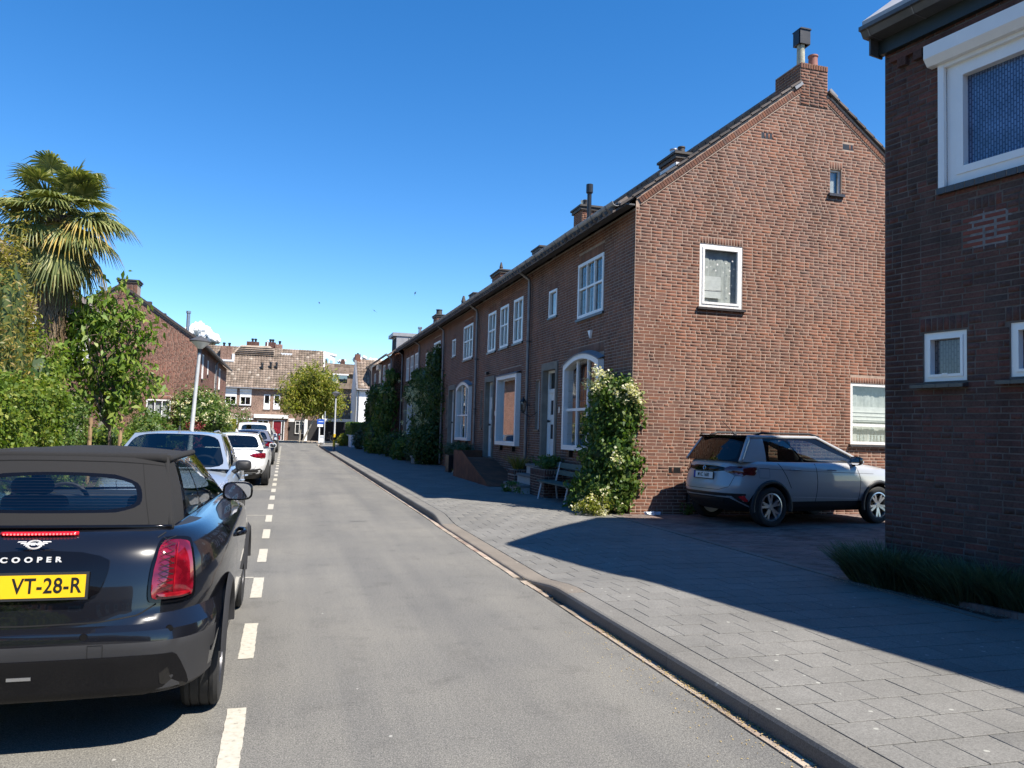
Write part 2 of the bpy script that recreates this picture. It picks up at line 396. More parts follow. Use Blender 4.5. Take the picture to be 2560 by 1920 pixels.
def window(house, wf, s0, s1, z0, z1, d=-.06, fw=.07, fd=.07, cols=1, rows=(1,), arch=0.0, mats=None, inside=None, inside_mat=None,
           room=.6, sill=None, mull=.045, glass=None, rail=None, casement=None, name='window', label=None, gd=.02, lead=None):
    """frame at depth d (its back) .. d+fd; rows: fractions of pane heights from the bottom"""
    fm = mats or M_white; glass = glass or M_glass
    def top(a): return z1 + arch*(1-((a-(s0+s1)/2)/((s1-s0)/2))**2)
    N = 10 if arch else 1
    T = [s1+(s0-s1)*k/N for k in range(N+1)]
    outer = [(s0, z0), (s1, z0)]+[(a, top(a)) for a in T]
    def sq(a): return (s0+s1)/2+(a-(s0+s1)/2)*((s1-s0)/2-fw)/((s1-s0)/2)
    inner = [(s0+fw, z0+fw), (s1-fw, z0+fw)]+[(sq(a), top(a)-fw) for a in T]
    mb = MB(); wf.loop(mb, outer, inner, d, d+fd)
    a0, a1 = s0+fw, s1-fw; b0 = z0+fw
    def itop(a): return top((s0+s1)/2+(a-(s0+s1)/2)*((s1-s0)/2)/((s1-s0)/2-fw))-fw
    cw = (a1-a0)/cols; H = itop((a0+a1)/2)-arch-b0 if not arch else itop(a0)-b0
    zs = [b0]; tot = sum(rows)
    for f in rows: zs.append(zs[-1]+(z1-fw-b0)*f/tot)
    for c in range(1, cols):
        x = a0+c*cw; wf.prism(mb, [(x-mull/2, b0), (x+mull/2, b0), (x+mull/2, itop(x)), (x-mull/2, itop(x))], d+gd-.008, min(d+gd+.04, d+fd-.01))
    for zz in zs[1:-1]: wf.box(mb, a0, a1, zz-mull/2, zz+mull/2, d+gd-.006, min(d+gd+.038, d+fd-.012))
    if casement:       # a second, thinner frame inside the first
        e = casement; wf.loop(mb, [(a0, b0), (a1, b0), (a1, z1-fw), (a0, z1-fw)], [(a0+e, b0+e), (a1-e, b0+e), (a1-e, z1-fw-e), (a0+e, z1-fw-e)], d+.01, d+fd+.012)
    w = mb.build(name, fm, house)
    if label: w['label'] = label
    for c in range(cols):
        for k in range(len(rows)):
            x0, x1 = a0+c*cw, a0+(c+1)*cw; pts = [(x0, zs[k]), (x1, zs[k])]
            if k == len(rows)-1: pts += [(x1+(x0-x1)*q/4, itop(x1+(x0-x1)*q/4)) for q in range(5)] if arch else [(x1, zs[k+1]), (x0, zs[k+1])]
            else: pts += [(x1, zs[k+1]), (x0, zs[k+1])]
            p = MB(); p.poly([wf.P(a, z, d+gd) for a, z in pts]); p.build('pane', glass, w)
    if inside_mat is not None:
        for (x0, x1, y0, y1, dd) in (inside or [(0, 1, 0, 1, .06)]):
            p = MB(); X0, X1 = a0+(a1-a0)*x0, a0+(a1-a0)*x1; Y0, Y1 = b0+(z1+arch*.6-fw-b0)*y0, b0+(z1+arch*.6-fw-b0)*y1
            n = max(2, int((X1-X0)/.03))
            p.grid([[wf.P(X0+(X1-X0)*i/n, zz, d+gd-.02-dd+.012*math.sin(i*1.9+3*math.sin(i*.7))) for i in range(n+1)] for zz in (Y0, (Y0+Y1)/2, Y1)])
            p.build('curtain', inside_mat, w, smooth=True)
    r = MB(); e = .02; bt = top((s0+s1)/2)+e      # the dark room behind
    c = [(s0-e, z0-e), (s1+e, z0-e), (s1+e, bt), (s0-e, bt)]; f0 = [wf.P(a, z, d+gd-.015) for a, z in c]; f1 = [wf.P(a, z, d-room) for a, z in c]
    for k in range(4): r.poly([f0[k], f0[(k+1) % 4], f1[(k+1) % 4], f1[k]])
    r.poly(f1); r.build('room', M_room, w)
    if lead:
        q = MB()
        for k in range(1, cols*lead[0]):
            x = a0+(a1-a0)*k/(cols*lead[0]); wf.box(q, x-.003, x+.003, b0, z1-fw, d+gd+.001, d+gd+.004)
        for k in range(1, lead[1]):
            zz = b0+(z1-fw-b0)*k/lead[1]; wf.box(q, a0, a1, zz-.003, zz+.003, d+gd+.001, d+gd+.0045)
        q.build('leading', M_lead, w)
    if sill:
        q = MB(); sd0, sh = sill; wf.prism(q, [(s0-.05, z0-sh), (s1+.05, z0-sh), (s1+.05, z0-.004), (s0-.05, z0-.004)], d+.02, sd0); q.build('sill', M_sill, w)
    return w

# shared house materials
M_brick = brick_mat('brick_row', [(0, (.14, .076, .058)), (.35, (.165, .083, .06)), (.7, (.185, .088, .06)), (.86, (.21, .094, .058)), (.94, (.155, .09, .07)), (1, (.135, .088, .072))], (.27, .105, .056), .6)
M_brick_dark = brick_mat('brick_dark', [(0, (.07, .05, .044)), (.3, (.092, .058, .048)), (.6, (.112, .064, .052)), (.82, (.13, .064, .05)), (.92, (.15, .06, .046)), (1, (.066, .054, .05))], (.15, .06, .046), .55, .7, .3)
M_brick_far = brick_mat('brick_brown', [(0, (.2, .125, .1)), (.5, (.26, .16, .12)), (1, (.31, .2, .155))], (.33, .2, .16), .4)
M_brick_left = brick_mat('brick_left', [(0, (.16, .08, .06)), (.5, (.215, .1, .07)), (1, (.26, .125, .09))], (.27, .1, .07), .4)
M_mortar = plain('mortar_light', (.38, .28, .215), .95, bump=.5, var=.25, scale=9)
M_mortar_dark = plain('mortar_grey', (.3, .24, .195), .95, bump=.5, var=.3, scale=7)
M_mortar_mid = plain('mortar_mid', (.33, .26, .2), .95, bump=.4, var=.2, scale=9)
M_mortar_rh = plain('mortar_smeared_shaded', (.125, .105, .09), .95, bump=.6, var=.5, scale=5)  # blotchy mortar, with the shadow in the joints put into its dark colour
M_patch = plain('cement_patch', (.4, .39, .37), .95, bump=.6, var=.15)
M_white = plain('white_paint', (.78, .78, .76), .35, var=.05, scale=9)
M_white_old = plain('white_paint_weathered', (.74, .73, .7), .5, var=.16, scale=25)
M_pvc = plain('white_plastic', (.8, .79, .76), .25, var=.03)
M_sill = plain('sill_tile', (.05, .045, .045), .35, var=.3, scale=20)
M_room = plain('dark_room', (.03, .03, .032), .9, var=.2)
M_glass = glass_mat('window_glass', (.82, .86, .86), .04, .04)
M_glass_refl = glass_mat('window_glass_mirror', (.7, .75, .76), .55, .03)
M_curtain = plain('net_curtain', (.5, .5, .47), .9, var=.2, scale=14)
M_curtain_w = plain('white_curtain', (.74, .72, .68), .9, var=.12, scale=12)
M_curtain_b = plain('brown_curtain', (.16, .1, .07), .9, var=.25, scale=10)
M_zinc = plain('zinc', (.2, .2, .21), .45, .6, var=.25, scale=5)
M_zinc_dark = plain('zinc_dark', (.1, .1, .1), .5, .3, var=.25, scale=5)
M_tile = brick_mat('roof_tile_grey', [(0, (.09, .08, .075)), (.5, (.13, .11, .1)), (1, (.17, .14, .12))], (.16, .13, .11), .4)
M_tile_brown = brick_mat('roof_tile_brown', [(0, (.16, .125, .095)), (.5, (.22, .17, .13)), (.9, (.27, .21, .165)), (1, (.42, .36, .29))], (.3, .22, .17), .5)
M_lead = plain('lead', (.2, .21, .23), .6, var=.2, scale=8)
M_lead_l = plain('lead_bright', (.62, .63, .64), .5, var=.2, scale=16)
M_stone = plain('door_surround_concrete', (.2, .185, .155), .9, var=.25, scale=4, bump=.3)
M_black = plain('black_metal', (.012, .012, .013), .4, var=.2)
M_wood_board = plain('eave_board', (.4, .36, .3), .7, var=.2, scale=4)
M_steel = plain('steel', (.5, .5, .5), .35, .9, var=.1)
M_terra = plain('terracotta', (.26, .1, .075), .7, var=.2)
# ---------------------------------------------------------------- the brick row on the right
XF, YG, FW_ = 6.27, 13.55, .12
row_wf = WF((XF, 0, 0), (0, 1, 0), (-1, 0, 0))           # s is world Y
EAVE = 5.93
YB = [13.55, 19.98, 25.95, 31.85, 37.95, 43.8]
RX, RZ = 10.15, 9.1                                     # ridge
def roof_z(x): return RZ-abs(x-RX)*.765
HOUSE_TXT = ['end-terrace brick house with a tall sunlit gable and chimney on its ridge',
 'terraced brick house with a rust-red steel ramp up to its door',
 'terraced brick house with an arched white front window beyond the rusty ramp',
 'terraced brick house half hidden behind a tall flowering climber',
 'last brick house of the long terrace, beside the step out to the far pair']
def gutter(parent, y0, y1, x, z, rr=.075):
    mb = MB(); N = 8; prof = [(x+.0-rr*math.cos(a), z-rr*math.sin(a)) for a in [math.pi*k/N for k in range(N+1)]]
    prof2 = [(px*1.0+(x-px)*.12, z+(pz-z)*.88) for px, pz in prof][::-1]
    ring = prof+prof2
    mb.prism([(px, y0, pz) for px, pz in ring], (0, y1-y0, 0))
    g = mb.build('gutter', plain('zinc_gutter', (.3, .3, .3), .5, .3, var=.3, scale=4), parent); autosmooth(g, 40)
    k = y0+.35
    while k < y1:
        b = MB(); b.prism([(px+(px-x)*.1, k, z+(pz-z)*1.1) for px, pz in prof]+[(px, k, pz) for px, pz in prof[::-1]], (0, .03, 0)); b.build('gutter_bracket', M_zinc, g); k += .75
    return g
def pipe(parent, x, y, z0, z1, r=.045, mat=None, gx=None):
    mb = MB(); pts = [(x, y, z0), (x, y, z1-.35)]
    if gx is not None: pts += [(x-.02, y, z1-.22), (gx, y, z1-.02), (gx, y, z1+.06)]
    mb.tube(pts, r, 10); p = mb.build('drainpipe', mat or M_zinc, parent); autosmooth(p, 50)
    for zz in np.arange(z0+.4, z1-.3, 1.7):
        b = MB(); b.tube([(x, y, zz), (x, y, zz+.05)], r*1.22, 10); b.box((x, y-.015, zz+.01), (x+.1, y+.015, zz+.04)); b.build('pipe_clip', M_zinc_dark, p)
    return p
def door(house, wf, s0, s1, z0, z1, recess=-.15, leaf=None, handle_s=None):
    """concrete surround, deep recess, white panelled leaf with a fanlight"""
    fr = MB(); wf.loop(fr, [(s0, z0), (s1, z0), (s1, z1), (s0, z1)], [(s0+.12, z0+.02), (s1-.12, z0+.02), (s1-.12, z1-.17), (s0+.12, z1-.17)], recess-.05, .035)
    D = fr.build('door', M_stone, house)
    a0, a1, b0, b1 = s0+.12, s1-.12, z0+.02, z1-.17; zt = b1-.52
    f = MB(); wf.loop(f, [(a0, b0), (a1, b0), (a1, b1), (a0, b1)], [(a0+.06, b0+.05), (a1-.06, b0+.05), (a1-.06, b1-.06), (a0+.06, b1-.06)], recess-.04, recess+.03)
    wf.box(f, a0+.06, a1-.06, zt-.035, zt+.035, recess-.035, recess+.025); f.build('door_frame', M_white, D)
    lf = MB(); L0, L1 = a0+.06, a1-.06; w = L1-L0
    for (q0, q1) in ((0, .12), (.42, .58), (.88, 1)): wf.box(lf, L0+w*q0, L0+w*q1, b0+.05, zt-.035, recess-.03, recess+.012)
    hs = [b0+.05, b0+.35, b0+.47, b0+.95, b0+1.07, b0+1.6, b0+1.72, zt-.035]
    wf.box(lf, L0+.001, L1-.001, b0+.052, zt-.037, recess-.03, recess-.008)
    for z in hs[::2]: wf.box(lf, L0+.002, L1-.002, z, z+.11, recess-.028, recess+.01)
    lf.build('door_leaf', M_white, D)
    g = MB()
    for q0, q1 in ((.14, .4), (.6, .86)):
        for z in (b0+.52, b0+1.12): g.poly([wf.P(L0+w*q0, z, recess-.004), wf.P(L0+w*q1, z, recess-.004), wf.P(L0+w*q1, z+.42, recess-.004), wf.P(L0+w*q0, z+.42, recess-.004)])
    g.build('door_light', M_room, D)
    p = MB(); p.poly([wf.P(L0, zt+.035, recess), wf.P(L1, zt+.035, recess), wf.P(L1, b1-.06, recess), wf.P(L0, b1-.06, recess)]); p.build('fanlight', M_glass, D)
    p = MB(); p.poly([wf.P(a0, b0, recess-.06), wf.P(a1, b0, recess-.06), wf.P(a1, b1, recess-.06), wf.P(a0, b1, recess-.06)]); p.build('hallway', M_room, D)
    h = MB(); hz = b0+1.02; hp = L1-.1; h.tube([wf.P(hp, hz, recess+.01), wf.P(hp, hz, recess+.06)], .022, 10); h.tube([wf.P(hp, hz, recess+.05), wf.P(hp, hz, recess+.085)], .035, 10); h.build('door_knob', M_black, D)
    return D
def number_plate(house, wf, s, z):
    m = MB(); m.lathe([(.0, .012), (.05, .012), (.06, .006), (.062, 0)], (0, 0, 0), 2, 16)
    o = m.build('house_number_plate', plain('enamel', (.7, .7, .66), .2, var=.1), house); M4 = Matrix(((0, 0, -1), (1, 0, 0), (0, 1, 0))).to_4x4(); M4.translation = Vector(wf.P(s, z, .012)); o.matrix_basis = M4; o.scale = (.75, 1.35, 1)

def row_house(i):
    y0, y1 = YB[i], YB[i+1]; typ = 'ABAAB'[i]; H = thing('terraced_house', HOUSE_TXT[i], 'house', (XF, y0, .12), 'terraced houses on the right')
    wf = row_wf; off = {0: 0, 1: 0, 2: 26.87-15.05+.0, 3: 32.95-15.05, 4: 38.75-20.81}[i]
    holes = []; low = None
    if typ == 'A':
        o = off if i else 0
        up = (15.05+o, 16.53+o, 4.17, 5.41); sm = (17.97+o, 18.56+o, 4.47, 5.14); lw = (14.96+o, 17.09+o, 1.23, 3.16); dr = (17.78+o, 18.97+o, .85, 3.33); sl = (19.18+o, 19.5+o, 1.68, 2.95)
        holes = [up, sm, lw, dr, sl]
    else:
        o = off if i > 1 else 0
        ups = [(20.81+o, 21.72+o, 4.13, 5.4), (22.28+o, 23.2+o, 4.13, 5.4), (23.73+o, 24.68+o, 4.13, 5.4)]; lw = (20.86+o, 23.02+o, 1.2, 3.24); dr = (23.72+o, 24.88+o, .76, 3.34); sl = (25.25+o, 25.5+o, 1.68, 2.95)
        holes = ups+[lw, dr, sl]
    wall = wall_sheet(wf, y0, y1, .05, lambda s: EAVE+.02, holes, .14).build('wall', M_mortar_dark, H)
    lint = []; rects = []
    for h in holes:
        if h is dr or h is sl: continue
        hh = .21; lint.append((h[0]-.0, h[1]+.0, h[3]+(.16 if (typ == 'A' and h is lw) else 0), h[3]+(.37 if (typ == 'A' and h is lw) else hh)))
    fill = []
    if typ == 'A': fill = [(lw[0], lw[1], lw[3], lw[3]+.16)]
    rects += bond(y0+.004, y1-.004, .1, EAVE, holes+lint+fill, seed=30+i)
    for l in lint: rects += soldiers(l[0], l[1], l[2], l[3]-l[2])
    brickwork(wall, wf, rects, M_brick, 0 if i else 60)
    if typ == 'A':
        window(H, wf, *up, d=-.05, cols=3, rows=(1.15, 1), inside_mat=M_curtain, inside=[(0, .22, 0, 1, .1), (.78, 1, 0, 1, .1)], sill=(.05, .06), lead=(2, 6) if i == 0 else None)
        window(H, wf, *sm, d=-.05, fw=.055, inside_mat=M_curtain, inside=[(0, 1, 0, 1, .05)], sill=(.04, .05))
        w = window(H, wf, *lw, d=-.1, fw=.11, fd=.23, cols=3, rows=(1, 1.15), arch=.19, gd=.12, mull=.06, lead=(2, 7) if i == 0 else None, inside_mat=M_curtain_b if i == 0 else M_curtain, inside=[(0, .14, 0, .93, .1), (.86, 1, 0, .93, .1)], label='white box-framed bay with a shallow arched head')
        m = MB(); N = 12; t = lambda a: lw[3]+.19*(1-((a-(lw[0]+lw[1])/2)/((lw[1]-lw[0])/2))**2)
        P = [lw[0]-.05+(lw[1]-lw[0]+.1)*k/N for k in range(N+1)]
        m.grid([[wf.P(a, t(a)+.0+q, dd) for a in P] for dd, q in ((.002, .075), (.15, .012), (.15, -.012))]); m.build('lead_flashing', M_lead, w)
    else:
        for q in ups: window(H, wf, *q, d=-.05, fw=.075, cols=2, rows=(1.2, 1), inside_mat=M_curtain, inside=[(0, 1, .0, 1, .12)], sill=(.05, .06))
        w = window(H, wf, *lw, d=-.1, fw=.11, fd=.24, cols=1, gd=.12, glass=M_glass_refl, inside_mat=M_curtain_w, inside=[(0, .06, 0, 1, .1)], label='wide white box-framed picture window')
        m = MB(); m.grid([[wf.P(a, lw[3]+.0+q, dd) for a in (lw[0]-.05, lw[1]+.05)] for dd, q in ((.002, .075), (.16, .014), (.16, -.012))]); m.build('lead_flashing', M_lead, w)
    for k in (.2, .8):
        b = MB(); s = lw[0]+(lw[1]-lw[0])*k; wf.box(b, s-.03, s+.03, lw[2]-.16, lw[2]-.005, 0.008, .1); b.build('bay_bracket', M_black, w)
    door(H, wf, *dr)
    number_plate(H, wf, dr[0]-.16, 2.15)
    window(H, wf, *sl, d=-.12, fw=.03, fd=.04, rows=(1,)*6, mull=.02, sill=(.03, .05))
    # soldier course under the eave board, eave board, gutter, pipe
    bd = MB(); bd.box((5.9, y0, EAVE+.06), (XF-.02, y1, EAVE+.09)); bd.build('eave_board', M_zinc_dark, H)
    gutter(H, y0-.02, y1, 5.86, EAVE+.09, .09)
    if i < 5: pipe(H, XF-.09, y1+.02 if i < 4 else y1-.08, .2, EAVE, gx=5.86)
    # roof: stepped courses of tiles on both slopes
    rf = MB(); sl_, n = 1.0/math.hypot(1, .765), 16
    for sgn in (-1, 1):
        x0 = 5.8 if sgn < 0 else 14.3; run = abs(RX-x0); n = 15
        for k in range(n):
            a, c = x0-sgn*run*k/n, x0-sgn*run*(k+1)/n
            za, zc = roof_z(a)+.03, roof_z(c)+.03
            rf.prism([(a, y0+(.02 if i == 0 else 0), za+.045), (c-sgn*.05, y0+(.02 if i == 0 else 0), zc+.03), (c-sgn*.05, y0+(.02 if i == 0 else 0), zc+.0), (a, y0+(.02 if i == 0 else 0), za+.0)], (0, y1-y0-(.02 if i == 0 else 0), 0))
    roof = rf.build('roof', M_tile, H)
    # row of tile noses along the eave, the only tiles that can be told apart from below
    tl = MB(); k = y0+.02
    while k < y1-.1:
        tl.tube([(5.78, k+.12, roof_z(5.78)+.085), (6.15, k+.12, roof_z(6.15)+.105)], .062, 6); k += .245
    tl.build('eave_tiles', M_tile, roof, kind='stuff')
    rg = MB(); k = y0+ (1.0 if i == 0 else 0)
    while k < y1: rg.tube([(RX, k, RZ+.07), (RX, min(k+.36, y1), RZ+.09)], [.12, .105], 8); k += .34
    rg.build('ridge_tiles', M_tile, roof, kind='stuff')
    bk = MB(); bk.poly([(14.0, y0, 0), (14.0, y1, 0), (14.0, y1, 6), (14.0, y0, 6)]); bk.build('rear_wall', M_brick_left, H)
    if i == 4:
        e = MB(); e.poly([(XF, y1, 0), (14, y1, 0), (14, y1, 6.1), (RX, y1, RZ), (XF, y1, 6)]); e.build('end_wall', M_brick_left, H)
    return H, wall, roof
HOUSES = [row_house(i) for i in range(5)]
H1, H1w, H1r = HOUSES[0]

# ---- gable of the end house
gw = WF((0, YG, 0), (1, 0, 0), (0, -1, 0))               # s is world X
def gtop(s): return roof_z(s)+.02
G_UP = (7.65, 8.6, 4.14, 5.4); G_LOW = (11.16, 12.36, 1.55, 2.81); G_AT = (10.64, 10.92, 6.72, 7.24)
VENT = [(9.0+.0, 9.27, 7.67, 7.79), (10.95, 11.22, 7.69, 7.81), (7.05, 7.32, .9, 1.02)]
gh = [G_UP, G_LOW, G_AT]
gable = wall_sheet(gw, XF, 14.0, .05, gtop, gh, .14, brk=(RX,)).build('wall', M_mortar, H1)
gable['label'] = 'sunlit brick gable wall with pale joints'
band = .2
def glim(z):
    if z < EAVE-.15: return (XF, 14.0)
    q = (RZ+.02-band-z)/.765; return (RX-q, RX+q)
lint = [(G_UP[0], G_UP[1], 5.4, 5.53), (G_LOW[0], G_LOW[1], 2.81, 2.93), (G_AT[0]-.02, G_AT[1]+.02, 7.24, 7.4)]
rects = bond(XF+.003, 14.0, .1, RZ-.2, gh+lint+VENT, glim, seed=5)
for l in lint: rects += soldiers(l[0], l[1], l[2], l[3]-l[2])
for v in VENT: rects += [(v[0]+.06+k*.09, v[2], .05, .12, 0) for k in range(3)]
brickwork(gable, gw, rects, M_brick, 240)
for v in VENT:
    vb = MB(); gw.box(vb, v[0], v[1], v[2], v[3], .0003, .0012); vb.build('air_vent', M_black, gable)
# verge: soldier bricks laid square to the slope, with a pale mortar fillet under the tiles
vg = []
for sgn in (-1, 1):
    t = np.array([-sgn*.0+ (1 if sgn < 0 else -1), 0, .765]); t /= np.linalg.norm(t); nn = np.array([-t[2]*(1 if sgn < 0 else -1), 0, abs(t[0])])
    x0 = XF if sgn < 0 else 14.0; st = np.array([x0, YG-.009, gtop(x0)-.02]); L = (9.84-XF)/t[0] if sgn < 0 else (14-10.64)/abs(t[0])
    k = .03; m = MB()
    while k < L:
        m.obox(st+t*(k+.031)-nn*.075, (t, (0, 1, 0), nn), (.0255, .014, .055)); k += .0625
    m.build('verge_bricks', M_brick, gable, kind='stuff')
    m = MB(); m.obox(st+t*L/2-nn*.0+np.array((0, .004, 0)), (t, (0, 1, 0), nn), (L/2, .012, .028)); m.obox(st+t*L/2-nn*.15+np.array((0, .004, 0)), (t, (0, 1, 0), nn), (L/2, .006, .008)); m.build('verge_fillet', M_mortar, gable)
# stepped verge tiles seen edge-on
for sgn in (-1, 1):
    n = 17; m = MB()
    for k in range(n):
        a = XF-.35+(9.86-(XF-.35))*k/n if sgn < 0 else 14.3-(14.3-10.6)*k/n
        b = a+(9.86-(XF-.35))/n*1.12 if sgn < 0 else a-(14.3-10.6)/n*1.12
        za, zb = roof_z(a)+.05, roof_z(b)+.05
        m.prism([(a, YG-.075, za+.07), (b, YG-.075, zb+.045), (b, YG-.075, zb+.0), (a, YG-.075, za+.015)], (0, .3, 0))
    m.build('verge_tiles', M_tile, H1r, kind='stuff')
window(H1, gw, *G_UP, d=-.07, fw=.065, fd=.06, mats=M_white_old, casement=.045, inside_mat=M_curtain, inside=[(0, 1, 0, 1, .03)], sill=(.06, .05))
# stars and a roman blind behind the net curtain
m = MB()
for (fx, fz, r) in ((.42, .74, .05), (.68, .78, .045), (.88, .83, .04), (.1, .67, .045), (.37, .62, .04), (.8, .64, .04), (.6, .6, .03), (.93, .68, .02), (.22, .69, .025), (.78, .53, .02), (.9, .55, .02), (.86, .36, .02), (.8, .2, .05), (.7, .3, .03)):
    c = gw.P(G_UP[0]+.11+fx*.73, G_UP[2]+.11+fz*1.03, -.045)
    P = [c+(r*.62*(1 if q % 2 == 0 else .33))*(math.cos(q*math.pi/5+.3)*gw.u+math.sin(q*math.pi/5+.3)*Z) for q in range(10)]
    m.poly(P)
wn = [o for o in H1.children if o.name.startswith('window')][-1]
m.build('star_stickers', M_curtain_w, wn, kind='stuff')
m = MB(); gw.box(m, G_UP[0]+.12, G_UP[0]+.5, G_UP[2]+.2, G_UP[2]+.63, -.062, -.055); gw.box(m, G_UP[0]+.12, G_UP[0]+.52, G_UP[2]+.34, G_UP[2]+.36, -.052, -.05); m.build('paper_blind', M_curtain_w, wn)
w = window(H1, gw, *G_LOW, d=-.07, fw=.06, fd=.06, mats=M_white_old, rows=(.42, 1), mull=.06, inside_mat=M_curtain, inside=[(0, 1, 0, 1, .05)], sill=(.07, .05))
m = MB(); gw.box(m, G_LOW[0]+.07, G_LOW[1]-.07, G_LOW[2]+.47, G_LOW[2]+.78, -.1, -.085)
for k in range(3): gw.box(m, G_LOW[0]+.07, G_LOW[1]-.07, G_LOW[2]+.5+k*.08, G_LOW[2]+.515+k*.08, -.085, -.075)
m.build('roman_blind', M_curtain_w, w)
# a row of little model houses on the window board
m = MB(); x = G_LOW[0]+.1
while x < G_LOW[1]-.15:
    ww = rnd.uniform(.06, .12); hh = rnd.uniform(.1, .24); c = [(x, G_LOW[2]+.07), (x+ww, G_LOW[2]+.07), (x+ww, G_LOW[2]+.07+hh), (x+ww/2, G_LOW[2]+.09+hh+.06), (x, G_LOW[2]+.07+hh)]
    gw.prism(m, c, -.12, -.115); x += ww*.8
m.build('window_ornaments', plain('ornament_grey', (.45, .5, .5), .7, var=.6, scale=30), w)
window(H1, gw, *G_AT, d=-.1, fw=.035, fd=.05, mats=M_white_old, inside_mat=M_curtain, inside=[(0, .8, 0, 1, .03)], sill=(.06, .06))
# corner edge of the wall seen from the street
M_pot = plain('pot_dark', (.05, .045, .042), .7, var=.3)
def chimney(house, x0, x1, y0, y1, z0, z1, cap=True, pots=(), flash=True, lab=None):
    m = MB(); m.box((x0, y0, z0), (x1, y1, z1)); c = m.build('chimney', M_mortar_mid, house)
    if lab: c['label'] = lab
    for k, (O, u, n, L) in enumerate((((x0, y0, 0), (1, 0, 0), (0, -1, 0), x1-x0), ((x0, y1, 0), (0, -1, 0), (-1, 0, 0), y1-y0))):
        w2 = WF(O, u, n); brickwork(c, w2, bond(0, L, z0, z1-.02, seed=k+int(x0*10)+int(y0)), M_brick, 0, .006)
    if cap:
        q = MB(); q.box((x0-.06, y0-.06, z1-.1), (x1+.06, y1+.06, z1)); q.box((x0-.1, y0-.1, z1), (x1+.1, y1+.1, z1+.06)); q.build('chimney_cap', M_pot, c)
    for (px, py, r, h, mt) in pots:
        q = MB(); q.lathe([(r*1.05, 0), (r, .05), (r*.92, h-.05), (r*1.08, h-.03), (r*1.05, h), (r*.8, h), (r*.8, h-.1)], (px, py, z1), 2, 14); autosmooth(q.build('chimney_pot', mt, c))
    return c
M_pot = plain('pot_dark', (.05, .045, .042), .7, var=.3)
c1 = chimney(H1, 9.9, 10.56, YG-.012, YG+.85, 8.5, 9.39, False, ((10.36, YG+.2, .1, .3, M_terra),), lab='brick chimney stack rising flush with the gable')
q = MB(); q.lathe([(.085, 0), (.08, .55)], (10.06, YG+.2, 9.36), 2, 14); autosmooth(q.build('flue_pipe', plain('lichen_concrete', (.36, .35, .27), .9, var=.4, scale=14), c1))
q = MB(); cx, cy, cz = 10.08, YG+.2, 9.86
k_ = .72
for (x0, y0, x1, y1) in ((-.17, -.17, .17, -.13), (-.17, .13, .17, .17), (-.19, -.13, -.15, .13), (.15, -.13, .19, .13)): q.box((cx+x0*k_, cy+y0*k_, cz), (cx+x1*k_, cy+y1*k_, cz+.3))
q.prism([(cx-.14, cy-.14, cz+.301), (cx+.14, cy-.14, cz+.301), (cx+.12, cy-.14, cz+.33), (cx-.12, cy-.14, cz+.33)], (0, .28, 0)); q.tube([(cx-.09, cy-.08, cz), (cx-.11, cy-.1, cz-.08)], .01, 5)
q.build('chimney_cowl', M_black, c1)
cw_ = WF((9.9, YG-.02, 0), (1, 0, 0), (0, -1, 0)); brickwork(c1, cw_, soldiers(0, .66, 9.27, .12), M_brick, 20, .008)
q = MB(); q.obox((9.84, YG-.03, 8.87), ((.787, 0, .616), (0, 1, 0), (-.616, 0, .787)), (.11, .03, .035)); q.build('chimney_flashing', M_lead, H1r); q = MB(); q.obox((10.68, YG-.03, 8.83), ((.787, 0, -.616), (0, 1, 0), (.616, 0, .787)), (.11, .03, .03)); q.build('chimney_flashing', M_lead, H1r)
# chimneys and pipes down the row (x is their place on the front slope)
def rowchim(px, py, X, w, h, capped=True, pots=(), hi=0):
    p = atX(px, py, X); i = max(k for k in range(5) if YB[k] <= p[1] or k == 0); Hh = HOUSES[i][2]
    f = MB(); f.box((X-.34, p[1]-w/2-.03, roof_z(X-.3)-.05), (X-.3, p[1]+w/2+.03, roof_z(X-.3)+.12)); f.box((X-.34, p[1]-w/2-.035, roof_z(X-.3)-.05), (X+.3, p[1]-w/2-.005, roof_z(X-.3)+.12)); f.build('lead_flashing', M_lead_l, Hh)
    return Hh, p, chimney(Hh, X-.3, X+.35, p[1]-w/2, p[1]+w/2, roof_z(X)-.4, p[2], capped, [(X+a, p[1]+b, r, hh, mt) for a, b, r, hh, mt in pots])
D = 1.1573
rowchim(1469*D, 348*D, 9.3, .8, 1, True, ((-.1, .15, .1, .34, M_steel), (-.1, -.25, .09, .26, M_pot)))
Hh, p, c = rowchim(1267*D, 455*D, 9.3, .75, 1, True, ((-.1, .1, .07, .36, M_steel), (-.1, -.15, .08, .3, M_pot)))
q = MB(); q.lathe([(.07, -.2), (.07, 1.0), (.11, 1.03), (.11, 1.3), (.03, 1.32)], (9.0, p[1]-1.0, roof_z(9.0)), 2, 12); q.build('flue_pipe', M_black, Hh)
rowchim(1177*D, 541*D, 9.3, .9, 1, True)
Hh, p, c = rowchim(1086*D, 592*D, 9.3, 1.5, 1, True)
q = MB(); q.lathe([(.13, 0), (.1, .16), (.12, .18), (.07, .34), (.09, .36), (.03, .6)], (9.3, p[1]+.3, p[2]), 2, 10); q.build('chimney_finial', M_pot, c)
rowchim(1033*D, 638*D, 9.3, .9, 1, True)
pp = atX(1001*D, 665*D, 9.0); q = MB(); q.lathe([(.2, -.6), (.16, 0), (.18, .02), (.11, .3), (.14, .32), (.05, .65)], tuple(pp), 2, 10); q.build('vent_finial', M_pot, HOUSES[3][2])
rowchim(950*D, 684*D, 9.3, 1.2, 1, True, ((-.1, -.3, .2, .4, M_pot),))
